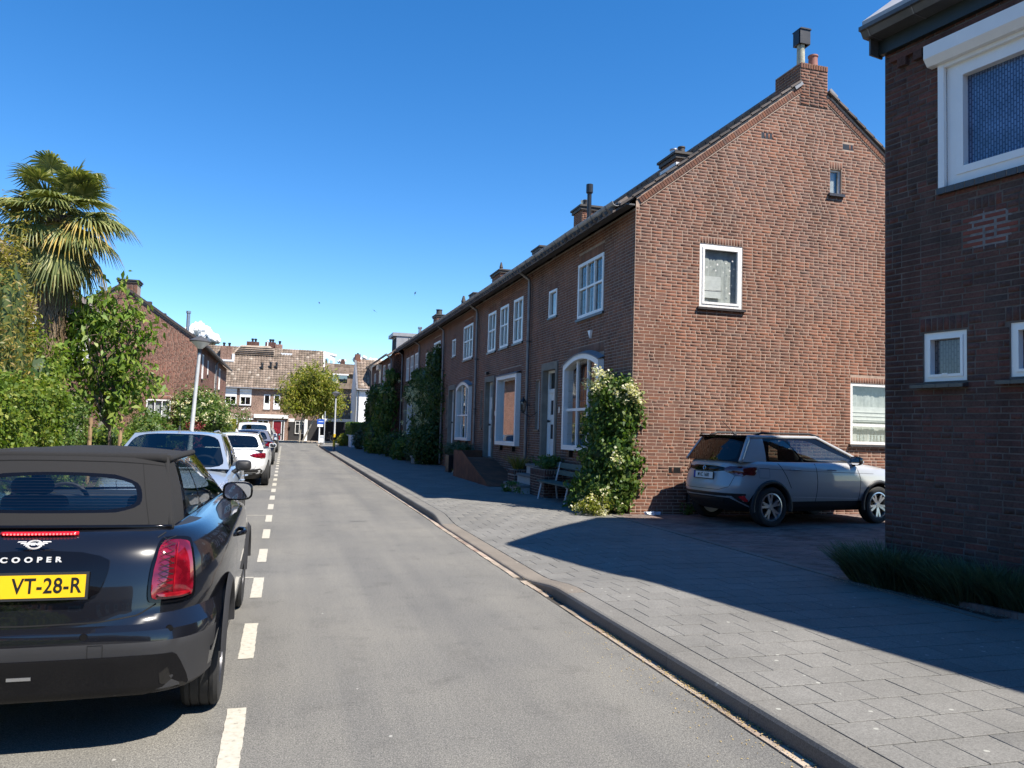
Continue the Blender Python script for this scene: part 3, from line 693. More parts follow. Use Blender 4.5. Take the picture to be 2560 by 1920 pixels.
pp = atX(907*D, 714*D, 8.0); q = MB(); q.lathe([(.1, -1.), (.1, .1), (.14, .12), (.14, .22), (0, .24)], tuple(pp), 2, 12); q.build('flue_pipe', M_steel, HOUSES[4][2])
# ---------------------------------------------------------------- ground, road, pavement
def asphalt():
    t = NT('asphalt'); p = t.pos()
    fine = t.noise(120, 2, p, .9).outputs[0]; mid = t.noise(42, 4, p, .8).outputs[0]; big = t.noise(.45, 6, p).outputs[0]
    c = t.ramp(fine, [(.32, (.03, .03, .029)), (.5, (.14, .136, .126)), (.66, (.38, .365, .33))])
    c = t.mix(.42, c, t.ramp(mid, [(.32, (.06, .06, .058)), (.68, (.24, .232, .21))]))
    c = t.mix(1.0, c, t.ramp(big, [(.3, (.84, .85, .86)), (.65, (1.12, 1.11, 1.07))]), 'MULTIPLY')
    mp = t.new('ShaderNodeMapping'); mp.inputs['Scale'].default_value = (1.6, .09, 1); t.link(p, mp.inputs['Vector'])
    c = t.mix(1.0, c, t.ramp(t.noise(1.0, 4, mp.outputs[0]).outputs[0], [(.35, (.84, .84, .85)), (.6, (1.06, 1.05, 1.03))]), 'MULTIPLY')
    c = t.mix(1.0, c, t.ramp(t.noise(2.6, 6, p, .7).outputs[0], [(.3, (.78, .78, .78)), (.46, (1, 1, 1))]), 'MULTIPLY')
    v = t.new('ShaderNodeTexVoronoi', i_Scale=2.2); t.link(p, v.inputs['Vector'])
    sp = t.math('LESS_THAN', v.outputs['Distance'], .022); c = t.mix(t.math('MULTIPLY', sp, .6), c, (.5, .49, .45))
    t.set(c, .82, 0, .3); t.bump(fine, .5, .004); return t.m
M_asph = asphalt()
def slab_mat(name, tone, spots=True):
    t = NT(name); r = t.rand(); p = t.pos(); fine = t.noise(95, 3, p, .85).outputs[0]; big = t.noise(1.1, 5, p).outputs[0]
    c = t.ramp(r, [(0, tuple(x*.94 for x in tone)), (.5, tone), (1, tuple(x*1.05 for x in tone))])
    c = t.mix(1.0, c, t.ramp(fine, [(.3, (.6,)*3), (.7, (1.38,)*3)]), 'MULTIPLY')
    c = t.mix(1.0, c, t.ramp(big, [(.3, (.82,)*3), (.7, (1.1,)*3)]), 'MULTIPLY')
    if spots:      # trodden gum and lichen
        v = t.new('ShaderNodeTexVoronoi', i_Scale=7.5); t.link(p, v.inputs['Vector']); v.inputs['Randomness'].default_value = 1
        w = t.new('ShaderNodeTexWhiteNoise'); t.link(v.outputs['Position'], w.inputs['Vector'])
        on = t.math('MULTIPLY', t.math('LESS_THAN', v.outputs['Distance'], .11), t.math('GREATER_THAN', w.outputs[0], .45))
        on = t.math('MULTIPLY', on, t.math('GREATER_THAN', big, .5))
        c = t.mix(t.math('MULTIPLY', on, .6), c, (.42, .42, .37))
    t.set(c, .85, 0, .3); t.bump(fine, .35, .003); return t.m
M_slab = slab_mat('paving_slab', (.172, .167, .153)); M_kerb = slab_mat('kerb_concrete', (.165, .158, .142)); M_kerb_b = slab_mat('kerb_brown', (.19, .165, .135))
M_sand = plain('joint_sand', (.045, .038, .03), .95, var=.3, scale=20, bump=.4)
M_soil = plain('garden_soil', (.07, .055, .04), .95, var=.4, scale=9, bump=.6)
M_far_ground = plain('far_ground', (.16, .15, .13), .95, var=.2, scale=.3)
M_mark = NT('road_paint'); _p = M_mark.pos(); _n = M_mark.noise(26, 6, _p, .7).outputs[0]
M_mark.set(M_mark.ramp(_n, [(.3, (.2, .185, .155)), (.42, (.4, .375, .31)), (.7, (.5, .47, .4))]), .8, 0, .3); M_mark.bump(M_mark.noise(160, 3, _p).outputs[0], .4, .003); M_mark = M_mark.m
M_klinker = brick_mat('clay_paver', [(0, (.15, .115, .105)), (.4, (.19, .135, .12)), (.8, (.22, .16, .14)), (1, (.2, .18, .16))], (.24, .2, .18), .5)
M_gut = brick_mat('gutter_paver', [(0, (.3, .25, .2)), (.5, (.4, .33, .26)), (.85, (.33, .25, .2)), (1, (.2, .13, .1))], (.3, .24, .17), .4)

g = MB(); g.poly([(-700, -500, -.04), (700, -500, -.04), (700, 900, -.04), (-700, 900, -.04)]); struct(g.build('ground', M_far_ground))
XK, XK2 = 2.61, 2.81
rd = MB(); rd.poly([(-2.3, -30, 0), (XK+.02, -30, 0), (XK+.02, 66, 0), (-2.3, 66, 0)]); rd.poly([(-30, 66, .0), (30, 66, .0), (30, 76, .0), (-30, 76, .0)])
road = struct(rd.build('road', M_asph))
def smooth01(x): x = min(max(x, 0), 1); return x*x*(3-2*x)
def kerb_h(y): return .12-.088*smooth01((y-7.2)/1.1)*smooth01((14.0-y)/1.2)
def zp(x, y):
    k = kerb_h(y); return k+(.12-k)*smooth01((x-2.7)/1.6)+.012*smooth01((x-4.5)/2)
# dashes of the parking line, and the bay lines
r2 = random.Random(3)
k = 0; y = 4.8-1.98*3
while y < 62:
    m = MB(); a = y-1.0; e = lambda: r2.uniform(-.003, .003)
    N = 24; L = [(-.237+e(), a+(y-a)*q/N, .004) for q in range(N+1)]; R = [(-.134+e(), a+(y-a)*q/N, .004) for q in range(N+1)]
    m.grid([L, R]); m.build('dash_marking', M_mark, road); y += 1.98
for y in (8.8, 14.7, 20.5, 26.3, 32.1, 38.0):
    m = MB(); m.poly([(-1.95, y-.05, .004), (-.24, y-.05, .004), (-.24, y, .004), (-1.95, y, .004)]); m.build('bay_marking', M_mark, road)
# cracks sealed with tar
M_tar = plain('tar', (.03, .03, .03), .6)
for (x, y, l, a) in ((1.3, 13.7, .3, .05), (1.4, 19.5, .5, 0), (1.5, 24.5, .4, .04), (1.0, 37, 1.5, .03), (1.9, 25, 1.2, .02), (.9, 47, 1.6, 0)):
    m = MB(); N = 8; P = [(x-l/2+l*q/N, y+a*(l*q/N)+r2.uniform(-.03, .03)) for q in range(N+1)]
    m.grid([[(u, v, .003) for u, v in P], [(u, v+.025, .003) for u, v in P]]); m.build('tar_seam', M_tar, road)
# kerb stones, each one; the run drops for the driveway
y = -3.0
kerb = MB(); kerb.box((XK+.03, -3, -.03), (XK2-.03, 66, -.01)); kerb = struct(kerb.build('kerb', M_sand))
while y < 62:
    L = 1.0; a, b = y+.002, y+L-.002; brown = 7.3 < y+.5 < 13.4
    m = MB(); rows = []; N = 4
    for q in range(N+1):
        yy = a+(b-a)*q/N; h = kerb_h(yy); xo = -.03*smooth01((yy-7.4)/1)*smooth01((13.8-yy)/1)
        rows.append([(XK+xo, yy, -.03), (XK+xo, yy, h-.03), (XK+xo+.012, yy, h-.01), (XK+xo+.03, yy, h-.002), (XK2-.006, yy, h+.001), (XK2-.003, yy, h-.02)])
    m.grid(rows); m.face(range(0, 6)); n = len(m.v); m.face(range(n-6, n))
    o = m.build('kerbstone', M_kerb_b if brown else M_kerb, kerb); y += L
# pale strip of small pavers between asphalt and kerb
gs = struct(MB().box((2.53, -3, -.03), (2.615, 62, .0025)).build('gutter_strip', M_sand))
y = 2.6; rest = MB(); cnt = 0
while y < 62:
    L = .2; xo = -.03*smooth01((y-7.4)/1)*smooth01((13.8-y)/1); tgt = MB() if y < 26 else rest
    tgt.box((2.535+xo+r2.uniform(-.004, .004), y+.004, -.01), (2.603+xo, y+L-.004, .009+r2.uniform(-.002, .002)))
    if y < 26 and r2.random() > .06: tgt.build('gutter_paver', M_gut, gs)
    y += L
rest.build('gutter_pavers', M_gut, gs, kind='stuff')

# footway slabs, half bond, joints running square to the kerb
bed = MB(); xs = [XK2-.01, 3.2, 3.7, 4.4, 5.2, 5.82, 6.6]; ys = list(np.arange(-4, 16.1, .5))+[20, 30, 44, 66]
bed.grid([[(x, y, zp(x, y)-.014) for x in xs] for y in ys]); bed = struct(bed.build('pavement', M_sand))
slabs = []; S = .3; j = 0; y = -1.5
while y < 58:
    x = XK2+.006; first = (S/2 if j % 2 else S)
    xmax = 5.8 if 5.4 < y+.15 < 13.4 else (6.25 if y > 13 else 6.15)
    while x < xmax-.02:
        w = first; first = S
        if x+w > xmax: w = xmax-x
        if w > .04: slabs.append((x, y, w))
        x += w
    y += S; j += 1
sc = []
for i, (x, y, w) in enumerate(slabs):
    c = np.array((x+w/2, y+.15, .12)); sc.append(-1 if not in_view(c, 0) else w/np.linalg.norm(c-C0)**2)
big = set(np.argsort(-np.array(sc))[:300])
rV, rF = [], []
for i, (x, y, w) in enumerate(slabs):
    if y > 46: continue
    g_, h_, b_ = .003, .0055, .003; dz = r2.uniform(-.0006, .0006); t = (r2.uniform(-.001, .001), r2.uniform(-.001, .001))
    o = [(x+g_, y+h_), (x+w-g_, y+h_), (x+w-g_, y+S-h_), (x+g_, y+S-h_)]; n_ = [(x+g_+b_, y+h_+b_), (x+w-g_-b_, y+h_+b_), (x+w-g_-b_, y+S-h_-b_), (x+g_+b_, y+S-h_-b_)]
    top = lambda p: zp(*p)+dz+t[0]*(p[0]-x)/w+t[1]*(p[1]-y)/S
    V = [(p[0], p[1], top(p)-.02) for p in o]+[(p[0], p[1], top(p)-.0015) for p in o]+[(p[0], p[1], top(p)) for p in n_]
    Q = [(8, 9, 10, 11)]+[(a+k, a+(k+1) % 4, a+4+(k+1) % 4, a+4+k) for a in (0, 4) for k in range(4)]
    if i in big:
        me = bpy.data.meshes.new('paving_slab'); me.from_pydata(V, [], Q); me.materials.append(M_slab); link('paving_slab', me, bed)
    else:
        k = len(rV); rV += V; rF += [tuple(q+k for q in f) for f in Q]
fast_mesh('paving_slabs', rV, rF, M_slab, bed, kind='stuff')
m = MB(); m.poly([(XK2, 46, .122), (6.3, 46, .122), (6.3, 58, .122), (XK2, 58, .122)]); m.poly([(XK2, 58, .122), (4.6, 58, .122), (4.6, 64, .122), (XK2, 64, .122)]); m.build('far_paving', M_slab, bed)
# paved apron and far footway beyond the junction
m = MB(); m.box((-30, 76, -.03), (30, 79.2, .1)); struct(m.build('far_pavement', plain('beige_paving', (.36, .3, .24), .9, var=.12, scale=3)))
m = MB(); m.box((XK, 64, -.03), (30, 66, .1)); m.box((6.3, 58, -.03), (30, 64, .1)); struct(m.build('corner_pavement', plain('beige_paving', (.36, .3, .24))))
# driveway of clay pavers beside the gable
dv = MB(); dv.grid([[(5.815, 5.2, .118), (16, 5.2, .118)], [(5.815, 13.56, .118), (16, 13.56, .118)]]); dv = struct(dv.build('driveway', M_sand))
edge = MB(); 
yy = 5.3
while yy < 13.4: edge.box((5.81, yy+.003, .1), (5.9, yy+.997, .137)); yy += 1.0
edge.build('driveway_edging', M_kerb, dv, kind='stuff')
pv = []; yy = 7.0; j = 0
while yy < 13.5:
    x = 5.905-(.1 if j % 2 else 0)
    while x < 13: pv.append((max(x, 5.905), yy, min(.2, x+.2-5.905))); x += .2
    yy += .1; j += 1
sc = [(-1 if not in_view((x+.1, y+.05, .13), 0) or w < .19 else 1/np.hypot(x, y)**2) for x, y, w in pv]; big = set(np.argsort(-np.array(sc))[:300])
pm = MB().box((.003, .003, -.02), (.197, .097, 0)); me0 = bpy.data.meshes.new('clay_paver'); me0.from_pydata(pm.v, [], pm.f); me0.materials.append(M_klinker); rest = MB()
for i, (x, y, w) in enumerate(pv):
    z = .131+r2.uniform(-.002, .002)
    if i in big and sc[i] > 0:
        o = bpy.data.objects.new('clay_paver', me0); COL.objects.link(o); o.location = (x, y, z); put(o, dv)
    else: rest.box((x+.003, y+.003, z-.02), (x+w-.003, y+.097, z))
rest.build('clay_pavers', M_klinker, dv, kind='stuff')
# left-hand kerb and footway
m = MB(); lk = None
lk = struct(MB().box((-2.44, -10, -.03), (-2.3, 66, -.01)).build('kerb', M_sand)); y = 3.0
while y < 62:
    o = MB().box((-2.46, y+.003, -.03), (-2.28, y+.997, .11)).build('kerbstone', M_kerb, lk); y += 1
lp = MB(); lp.poly([(-4.1, -10, .1), (-2.46, -10, .1), (-2.46, 66, .1), (-4.1, 66, .1)]); lp = struct(lp.build('footway', M_sand))
V, F = [], []
for j, y in enumerate(np.arange(4, 45, .3)):
    for x in np.arange(-4.08+(.15 if j % 2 else 0), -2.75, .3):
        k = len(V); V += [(x+.003, y+.003, .112), (x+.297, y+.003, .112), (x+.297, y+.297, .112), (x+.003, y+.297, .112)]; F.append((k, k+1, k+2, k+3))
fast_mesh('paving_slabs', V, F, M_slab, lp, kind='stuff')
m = MB(); m.poly([(-8.4, -10, .09), (-4.1, -10, .09), (-4.1, 43, .09), (-8.4, 43, .09)]); m.poly([(-4.35, 43, .09), (-4.1, 43, .09), (-4.1, 62, .09), (-4.35, 62, .09)]); struct(m.build('garden_soil', M_soil))
# fallen blossom along the kerb and the bed
def litter(name, pts, size, mat, label):
    V, F = [], []
    for (x, y, z) in pts:
        a = r2.uniform(0, 6.28); s = size*r2.uniform(.5, 1.3); k = len(V); c, q = math.cos(a)*s, math.sin(a)*s
        V += [(x-c, y-q, z), (x+q*.6, y-c*.6, z+.003), (x+c, y+q, z+.001), (x-q*.6, y+c*.6, z+.003)]; F.append((k, k+1, k+2, k+3))
    o = fast_mesh(name, V, F, mat); return tag(o, label, 'litter', kind='stuff')
pts = []
for _ in range(900):
    y = r2.choice((r2.gauss(4.55, .28), r2.gauss(4.05, .3), r2.gauss(5.7, .35), r2.uniform(3.2, 8.5))); pts.append((2.605-abs(r2.gauss(0, .03)), y, .012+r2.random()*.006))
for _ in range(160): pts.append((2.53-abs(r2.gauss(0, .18)), r2.uniform(3.3, 6.2), .004))
litter('fallen_blossom', pts, .007, leaf_mat('dry_blossom', (.45, .32, .12), (.6, .45, .2), (.3, .2, .08), .2), 'dry yellow blossom swept into the gutter below the kerb')
# ---------------------------------------------------------------- near house on the right, turned 11 degrees from the street
RA = rad(11.0); ru = np.array([-math.sin(RA), math.cos(RA), 0]); rn = np.array([-math.cos(RA), -math.sin(RA), 0])
RC = np.array([6.27, 7.07, 0]); rw = WF(RC, ru, rn); RL = -9.5
RHs = thing('brick_house', 'near brick house with a roller-shutter window, cut off by the picture edge', 'house', tuple(RC+Z*.12))
BIG = (-3.1, -.72, 4.24, 5.53); S1 = (-.92, -.455, 2.25, 2.755); S2 = (-1.81, -1.34, 2.26, 2.77)
holes = [BIG, S1, S2]
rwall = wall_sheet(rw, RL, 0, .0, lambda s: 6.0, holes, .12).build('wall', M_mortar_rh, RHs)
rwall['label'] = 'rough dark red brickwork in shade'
lint = [(S1[0]-.02, S1[1]+.04, S1[3]+.012, S1[3]+.155), (S2[0]-.02, S2[1]+.04, S2[3]+.012, S2[3]+.155), (-1.28, -.95, 3.93, 4.05)]
PATCH = (-1.36, -.98, 3.52, 3.9)
rects = bond(RL, -.002, .03, 6.0, holes+lint+[], seed=77, course=.063, L=.224)
for l in lint: rects += soldiers(l[0], l[1], l[2], l[3]-l[2], .064)
rects = [r for r in rects if r[0] > -4]
inp = [r for r in rects if -1.4 < r[0]+r[2]/2 < -.93 and 3.53 < r[1]+r[3]/2 < 3.88]; rects = [r for r in rects if r not in inp]
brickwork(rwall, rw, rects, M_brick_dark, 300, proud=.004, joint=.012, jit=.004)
# bricks reset in grey cement
pc = MB(); rw.prism(pc, [(-1.37, 3.6), (-1.3, 3.53), (-1.15, 3.51), (-1.0, 3.55), (-.93, 3.62), (-.97, 3.7), (-.92, 3.76), (-.97, 3.86), (-1.1, 3.9), (-1.3, 3.885), (-1.38, 3.8), (-1.34, 3.7)], .0003, .002); pc = pc.build('cement_patch', plain('cement_patch_old', (.2, .19, .18), .95, bump=.6, var=.3, scale=20), rwall)
M_brick_red = brick_mat('brick_reset', [(0, (.15, .05, .04)), (1, (.22, .07, .05))], (.24, .08, .055), .3, 2)
brickwork(pc, rw, inp, M_brick_red, 40, proud=.006, joint=.026, jit=.004)
m = MB(); m.poly([rw.P(RL, 0, -.2), rw.P(RL, 6, -.2), rw.P(RL, 6, -8), rw.P(RL, 0, -8)]); m.poly([rw.P(0, 0, -8), rw.P(RL, 0, -8), rw.P(RL, 6, -8), rw.P(0, 6, -8)]); m.build('rear_wall', M_brick_left, RHs)
rg = WF(RC, -rn, ru)     # far gable, faces the driveway
m = MB(); m.poly([rg.P(0, 0), rg.P(8, 0), rg.P(8, 5.8), rg.P(3.6, 9.2), rg.P(0, 6.3)]); gb = m.build('gable_wall', M_mortar_dark, RHs)
rr = bond(.003, 8, .03, 9, (), lambda z: (0, 8) if z < 6.1 else ((z-6.2)/.785, 7-(z-6.2)/.785), seed=9, course=.063, L=.224)
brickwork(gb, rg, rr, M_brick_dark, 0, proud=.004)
# big window: white plastic frame, shutter box and guide, frosted patterned pane
def patterned(name, base, light, sx, sz):
    t = NT(name); p = t.pos(); sep = t.new('ShaderNodeSeparateXYZ'); t.link(p, sep.inputs[0])
    b = t.new('ShaderNodeTexBrick'); b.offset = .5; b.inputs['Scale'].default_value = 1.0
    b.inputs['Brick Width'].default_value = sz; b.inputs['Row Height'].default_value = sx; b.inputs['Mortar Size'].default_value = sx*.24; b.inputs['Mortar Smooth'].default_value = .2
    c = t.new('ShaderNodeCombineXYZ'); t.link(sep.outputs[2], c.inputs[0]); t.link(t.math('SUBTRACT', sep.outputs[1], t.math('MULTIPLY', sep.outputs[0], .19)), c.inputs[1]); t.link(c.outputs[0], b.inputs['Vector'])
    b.inputs['Color1'].default_value = (*light, 1); b.inputs['Color2'].default_value = (*[x*.8 for x in light], 1); b.inputs['Mortar'].default_value = (*base, 1)
    n = t.noise(3, 3, p).outputs[0]
    t.set(t.mix(1.0, b.outputs['Color'], t.ramp(n, [(.3, (.6,)*3), (.7, (1.25,)*3)]), 'MULTIPLY'), .06, 0, .6); return t.m
M_frost = patterned('patterned_film', (.035, .06, .13), (.13, .21, .36), .028, .062)
M_frost2 = patterned('patterned_film_grey', (.06, .06, .07), (.16, .155, .16), .03, .075)
W = window(RHs, rw, *BIG, d=-.1, fw=.1, fd=.09, mats=M_pvc, casement=.075, glass=M_frost)
m = MB(); zb = 5.53
for (dd0, dd1) in ((0, 0),):
    prof = [(.02, zb), (.1, zb-.0), (.16, zb+.07), (.16, zb+.21), (.02, zb+.25)]
    m.prism([rw.P(-.575, z, d) for d, z in prof], rw.u*-2.7)
autosmooth(m.build('shutter_box', M_pvc, W), 25)
m = MB(); rw.box(m, -.72, -.655, 4.235, 5.53, -.02, .045); m.build('shutter_guide', M_pvc, W)
m = MB(); rw.box(m, -3.3, -.72, 5.49, 5.53, -.02, .04); m.build('shutter_slat', M_pvc, W)
k = -.635
while k > -3.2:
    m = MB(); rw.prism(m, [(k-.098, 4.168), (k-.004, 4.168), (k-.004, 4.232), (k-.098, 4.232)], -.05, .055); m.build('sill_tile', M_sill, W); k -= .102
m = MB(); rw.box(m, -3.2, -.63, 4.172, 4.226, -.05, .05); m.build('sill_bed', M_mortar_mid, W)
for q, lab in ((S1, None), (S2, None)):
    w = window(RHs, rw, *q, d=-.1, fw=.045, fd=.085, mats=M_pvc, casement=.028, glass=M_frost2)
    for j in range(4):
        a = q[0]-.02+(q[1]-q[0]+.11)*j/4; b = a+(q[1]-q[0]+.11)/4
        m = MB(); m.prism([rw.P(a+.002, z, d) for d, z in ((-.06, q[2]-.012), (.1, q[2]-.035), (.1, q[2]-.07), (-.06, q[2]-.06))], rw.u*(b-a-.004)); m.build('sill_tile', M_sill, w)
    m = MB(); rw.prism(m, [((q[0]+q[1])/2-.035, q[2]+.062), ((q[0]+q[1])/2+.03, q[2]+.062), ((q[0]+q[1])/2+.025, q[2]+.08), ((q[0]+q[1])/2-.03, q[2]+.08)], -.01, .004); m.build('vent_clip', M_pvc, w)
# eaves: corbelled bricks, dark fascia, zinc box gutter
k = -.24; 
while k > -3.6:
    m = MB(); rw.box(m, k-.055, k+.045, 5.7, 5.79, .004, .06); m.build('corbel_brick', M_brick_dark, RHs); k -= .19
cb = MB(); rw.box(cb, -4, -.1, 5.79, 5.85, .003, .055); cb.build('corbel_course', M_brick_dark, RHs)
fs = MB(); rw.box(fs, RL, .03, 5.92, 6.1, .002, .07); fs.build('fascia', plain('dark_green_paint', (.018, .024, .022), .4), RHs)
gt = MB(); prof = [(.07, 6.1), (.1, 6.05), (.25, 6.05), (.3, 6.12), (.33, 6.2), (.35, 6.2), (.32, 6.1), (.26, 6.03), (.08, 6.03)]
prof = [(.06, 6.085), (.26, 6.085), (.3, 6.15), (.335, 6.155), (.335, 6.2), (.32, 6.2), (.06, 6.2)]
gt.prism([rw.P(.08, z, d) for d, z in prof], ru*(RL-.1)); gut = gt.build('gutter', M_zinc_dark, RHs)
for a in (-.02, -.55, -1.4, -2.3):
    m = MB(); m.prism([rw.P(a, z-.004, d+.004) for d, z in prof[:4]]+[rw.P(a, z, d) for d, z in prof[3::-1]], ru*.014); m.build('gutter_joint', M_zinc, gut)
m = MB(); rw.prism(m, [(.03, 5.9), (.05, 5.9), (.05, 6.085), (.03, 6.085)], .0, .2); m.build('gutter_end_board', M_zinc_dark, gut)
rf = MB()
def RP(a, dpt): return rw.P(a, 6.3+(min(dpt, 7.2-dpt)+.25)*.785, -dpt)
rf.poly([RP(.1, -.25), RP(RL, -.25), RP(RL, 3.6), RP(.1, 3.6)]); rf.poly([RP(.1, 3.6), RP(RL, 3.6), RP(RL, 8.2), RP(.1, 8.2)])
rf.poly([RP(.1, -.25), RP(.1, 3.6), RP(.1, 3.6)-Z*.18, RP(.1, -.25)-Z*.12]); rf.poly([RP(.1, 3.6), RP(.1, 8.2), RP(.1, 8.2)-Z*.18, RP(.1, 3.6)-Z*.18])
rf.poly([RP(.1, -.25)-Z*.12, RP(RL, -.25)-Z*.12, RP(RL, -.25), RP(.1, -.25)])
roof = rf.build('roof', plain('pale_roof', (.42, .41, .4), .5, var=.15), RHs)

# ---------------------------------------------------------------- houses on the left and across the end
def gen_house(name, lab, wf, L, depth, eave, rise, mat_b, mat_m, holes, seed, tile=M_tile, rowh=.0625, n_ind=0, ridge_par=True, brick=True, base=0.0, ends=True):
    """a plain house: front wall in frame wf (0..L), gabled or eaved roof with its ridge parallel to the front"""
    H = thing(name, lab, 'house', tuple(wf.P(0, .1)))
    w = wall_sheet(wf, 0, L, base, lambda s: eave, holes, .12).build('wall', mat_m, H)
    if brick: brickwork(w, wf, bond(0, L, base+.02, eave, holes, seed=seed, course=rowh), mat_b, n_ind, .003)
    b = MB(); P = wf.P
    if ends:
        for a in (0, L): b.poly([P(a, 0), P(a, eave), P(a, eave+rise, -depth/2), P(a, eave, -depth), P(a, 0, -depth)])
    b.poly([P(0, 0, -depth), P(L, 0, -depth), P(L, eave, -depth), P(0, eave, -depth)]); b.build('side_wall', mat_b, H)
    return H, w
def tile_roof(parent, p00, ex, up, L, S, mat, tw=.26, th=.34, hump=.045, name='roof', stuff=True, n_ind=0):
    """rows of interlocking tiles on a slope: p00 eave corner, ex along the eave, up the slope"""
    ex = np.array(ex)/np.linalg.norm(ex); up = np.array(up)/np.linalg.norm(up); nn = np.cross(ex, up); nn = nn/np.linalg.norm(nn); nn = nn*(1 if nn[2] > 0 else -1)
    p00 = np.array(p00, float); m = MB(); m.poly([p00, p00+ex*L, p00+ex*L+up*S, p00+up*S]); r = m.build(name, mat, parent)
    nx, ny = int(L/tw), int(S/th); V, F = [], []
    prof = [(0, .0), (.12, .0), (.3, .6), (.55, 1), (.8, .6), (1.0, .0)]
    for j in range(ny+1):
        for i in range(nx+1):
            dz = r2.uniform(-.005, .005); k = len(V); y0, y1 = j*th, min(j*th+th*1.06, S)
            if y1-y0 < .05: continue
            for (u, h) in prof:
                x = min((i+u)*tw, L); a = p00+ex*x+up*y0+nn*(.05+h*hump+dz); b = p00+ex*x+up*y1+nn*(.015+h*hump+dz)
                V += [a-nn*.03, a, b]
            for q in range(len(prof)-1):
                c = k+q*3; F += [(c, c+3, c+4, c+1), (c+1, c+4, c+5, c+2)]
    fast_mesh('roof_tiles', V, F, mat, r, kind='stuff'); return r

M_zinc_l = plain('zinc_pale', (.33, .33, .34), .5, .3, var=.12, scale=3)
# pair beyond the terrace, standing half a metre forward
pw = WF((5.72, 44.0, 0), (0, 1, 0), (-1, 0, 0))
hl = [(1.3, 2.2, 4.1, 5.3), (3.6, 4.6, 4.1, 5.4), (5.6, 6.6, 3.9, 5.4), (8.6, 9.4, 4.1, 5.2), (2.2, 4.0, 1.2, 3.1), (7.4, 8.2, .6, 3.0), (9.6, 10.4, 1.2, 3.0)]
PH_, pwall = gen_house('brick_house_pair', 'far pair of brick houses stepping forward at the end of the terrace', pw, 11.3, 8, 5.75, 3.0, M_brick, M_mortar_dark, hl, 21, brick=True)
ret = WF((5.72, 44.0, 0), (1, 0, 0), (0, -1, 0)); m = MB(); m.poly([ret.P(0, 0), ret.P(.56, 0), ret.P(.56, 6.2), ret.P(0, 5.75)]); rw_ = m.build('return_wall', M_mortar, PH_); brickwork(rw_, ret, bond(.002, .55, .05, 5.8, (), seed=4), M_brick, 0, .003)
rw_['label'] = 'narrow sunlit return wall'
for q in hl[:4]: window(PH_, pw, *q, d=-.05, inside_mat=M_curtain_w, sill=(.05, .05))
window(PH_, pw, *hl[4], d=-.05, cols=2); window(PH_, pw, *hl[6], d=-.05); door(PH_, pw, 7.4, 8.2, .6, 3.0, -.12)
m = MB(); pw.prism(m, [(5.5, 5.25), (6.7, 5.25), (6.7, 5.55), (5.5, 5.55)], .0, .22); m.build('shutter_box', M_pvc, PH_)
m = MB(); pw.box(m, 5.6, 6.6, 4.4, 5.25, -.02, .03); m.build('roller_shutter', M_pvc, PH_)
rf = MB(); rf.poly([pw.P(-.15, 5.7, .35), pw.P(11.4, 5.7, .35), pw.P(11.4, 8.85, -3.9), pw.P(-.15, 8.85, -3.9)]); rf.poly([pw.P(-.15, 8.85, -3.9), pw.P(11.4, 8.85, -3.9), pw.P(11.4, 5.7, -8.3), pw.P(-.15, 5.7, -8.3)]); rf.prism([pw.P(-.15, 5.7, .35), pw.P(-.15, 8.85, -3.9), pw.P(-.15, 8.7, -3.9), pw.P(-.15, 5.55, .35)], (0, .05, 0)); prf = rf.build('roof', M_tile, PH_)
gutter(PH_, 43.85, 55.35, 5.32, 5.72); pipe(PH_, 5.63, 44.15, .2, 5.7, gx=5.34); pipe(PH_, 5.63, 55.2, .2, 5.7, gx=5.34)
# zinc box dormer on the last terrace house
p_ = atX(992, 836, 6.75); y0d, zt = p_[1], p_[2]; zb_ = roof_z(6.75)
dm = thing('zinc_dormer', 'grey zinc-clad box dormer on the far roof of the terrace', 'dormer', (6.75, y0d, zb_))
m = MB(); m.box((6.75, y0d, zb_-.3), (9.9, y0d+2.2, zt-.1)); m.build('dormer_body', M_zinc_l, dm)
m = MB(); m.box((6.5, y0d-.06, zt-.1), (10, y0d+2.3, zt+.12)); m.build('dormer_roof', M_zinc_l, dm)
m = MB(); m.box((6.735, y0d+.2, zb_+.2), (6.748, y0d+2.0, zt-.2)); m.build('pane', M_room, dm)
for x in (7.5, 8.2, 8.9):
    m = MB(); m.box((x, y0d-.015, roof_z(x)), (x+.03, y0d, zt-.1)); m.build('seam', M_zinc_dark, dm)

# far-left house with the big gable
YL = 43.0
lw_ = WF((-4.32, YL, 0), (0, 1, 0), (1, 0, 0))
hl = [(1.2, 1.9, 3.9, 5.2), (4.2, 4.7, 4.3, 5.1), (9.3, 10.2, 3.6, 5.2), (12.2, 13.2, 3.8, 5.2), (2.6, 4.6, 1.2, 2.6), (9.6, 11.2, 1.2, 2.6)]
LH = thing('brick_house', 'far-left brick house with a broad windowed gable and a chimney on the ridge', 'house', (-4.32, YL, .1))
w = wall_sheet(lw_, 0, 19, .05, lambda s: 5.6, hl, .12).build('wall', M_mortar_mid, LH); brickwork(w, lw_, bond(0, 19, .06, 5.6, hl, seed=8), M_brick_left, 0, .003)
for q in hl: window(LH, lw_, *q, d=-.05, inside_mat=M_curtain, sill=(.06, .06))
lg = WF((-12.0, YL, 0), (1, 0, 0), (0, -1, 0)); LR = 7.68     # gable: s 0..7.68
def ltop(s): return 5.7+(3.84-abs(s-3.84))*.68
gwn = [(5.28, 6.42, 1.75, 2.7), (3.3, 3.9, 5.9, 6.5), (.6, 1.6, 3.9, 5.0)]
lgw = wall_sheet(lg, 0, LR, .05, ltop, gwn, .12, brk=(3.84,)).build('wall', M_mortar_mid, LH); lgw['label'] = 'broad brick gable wall'
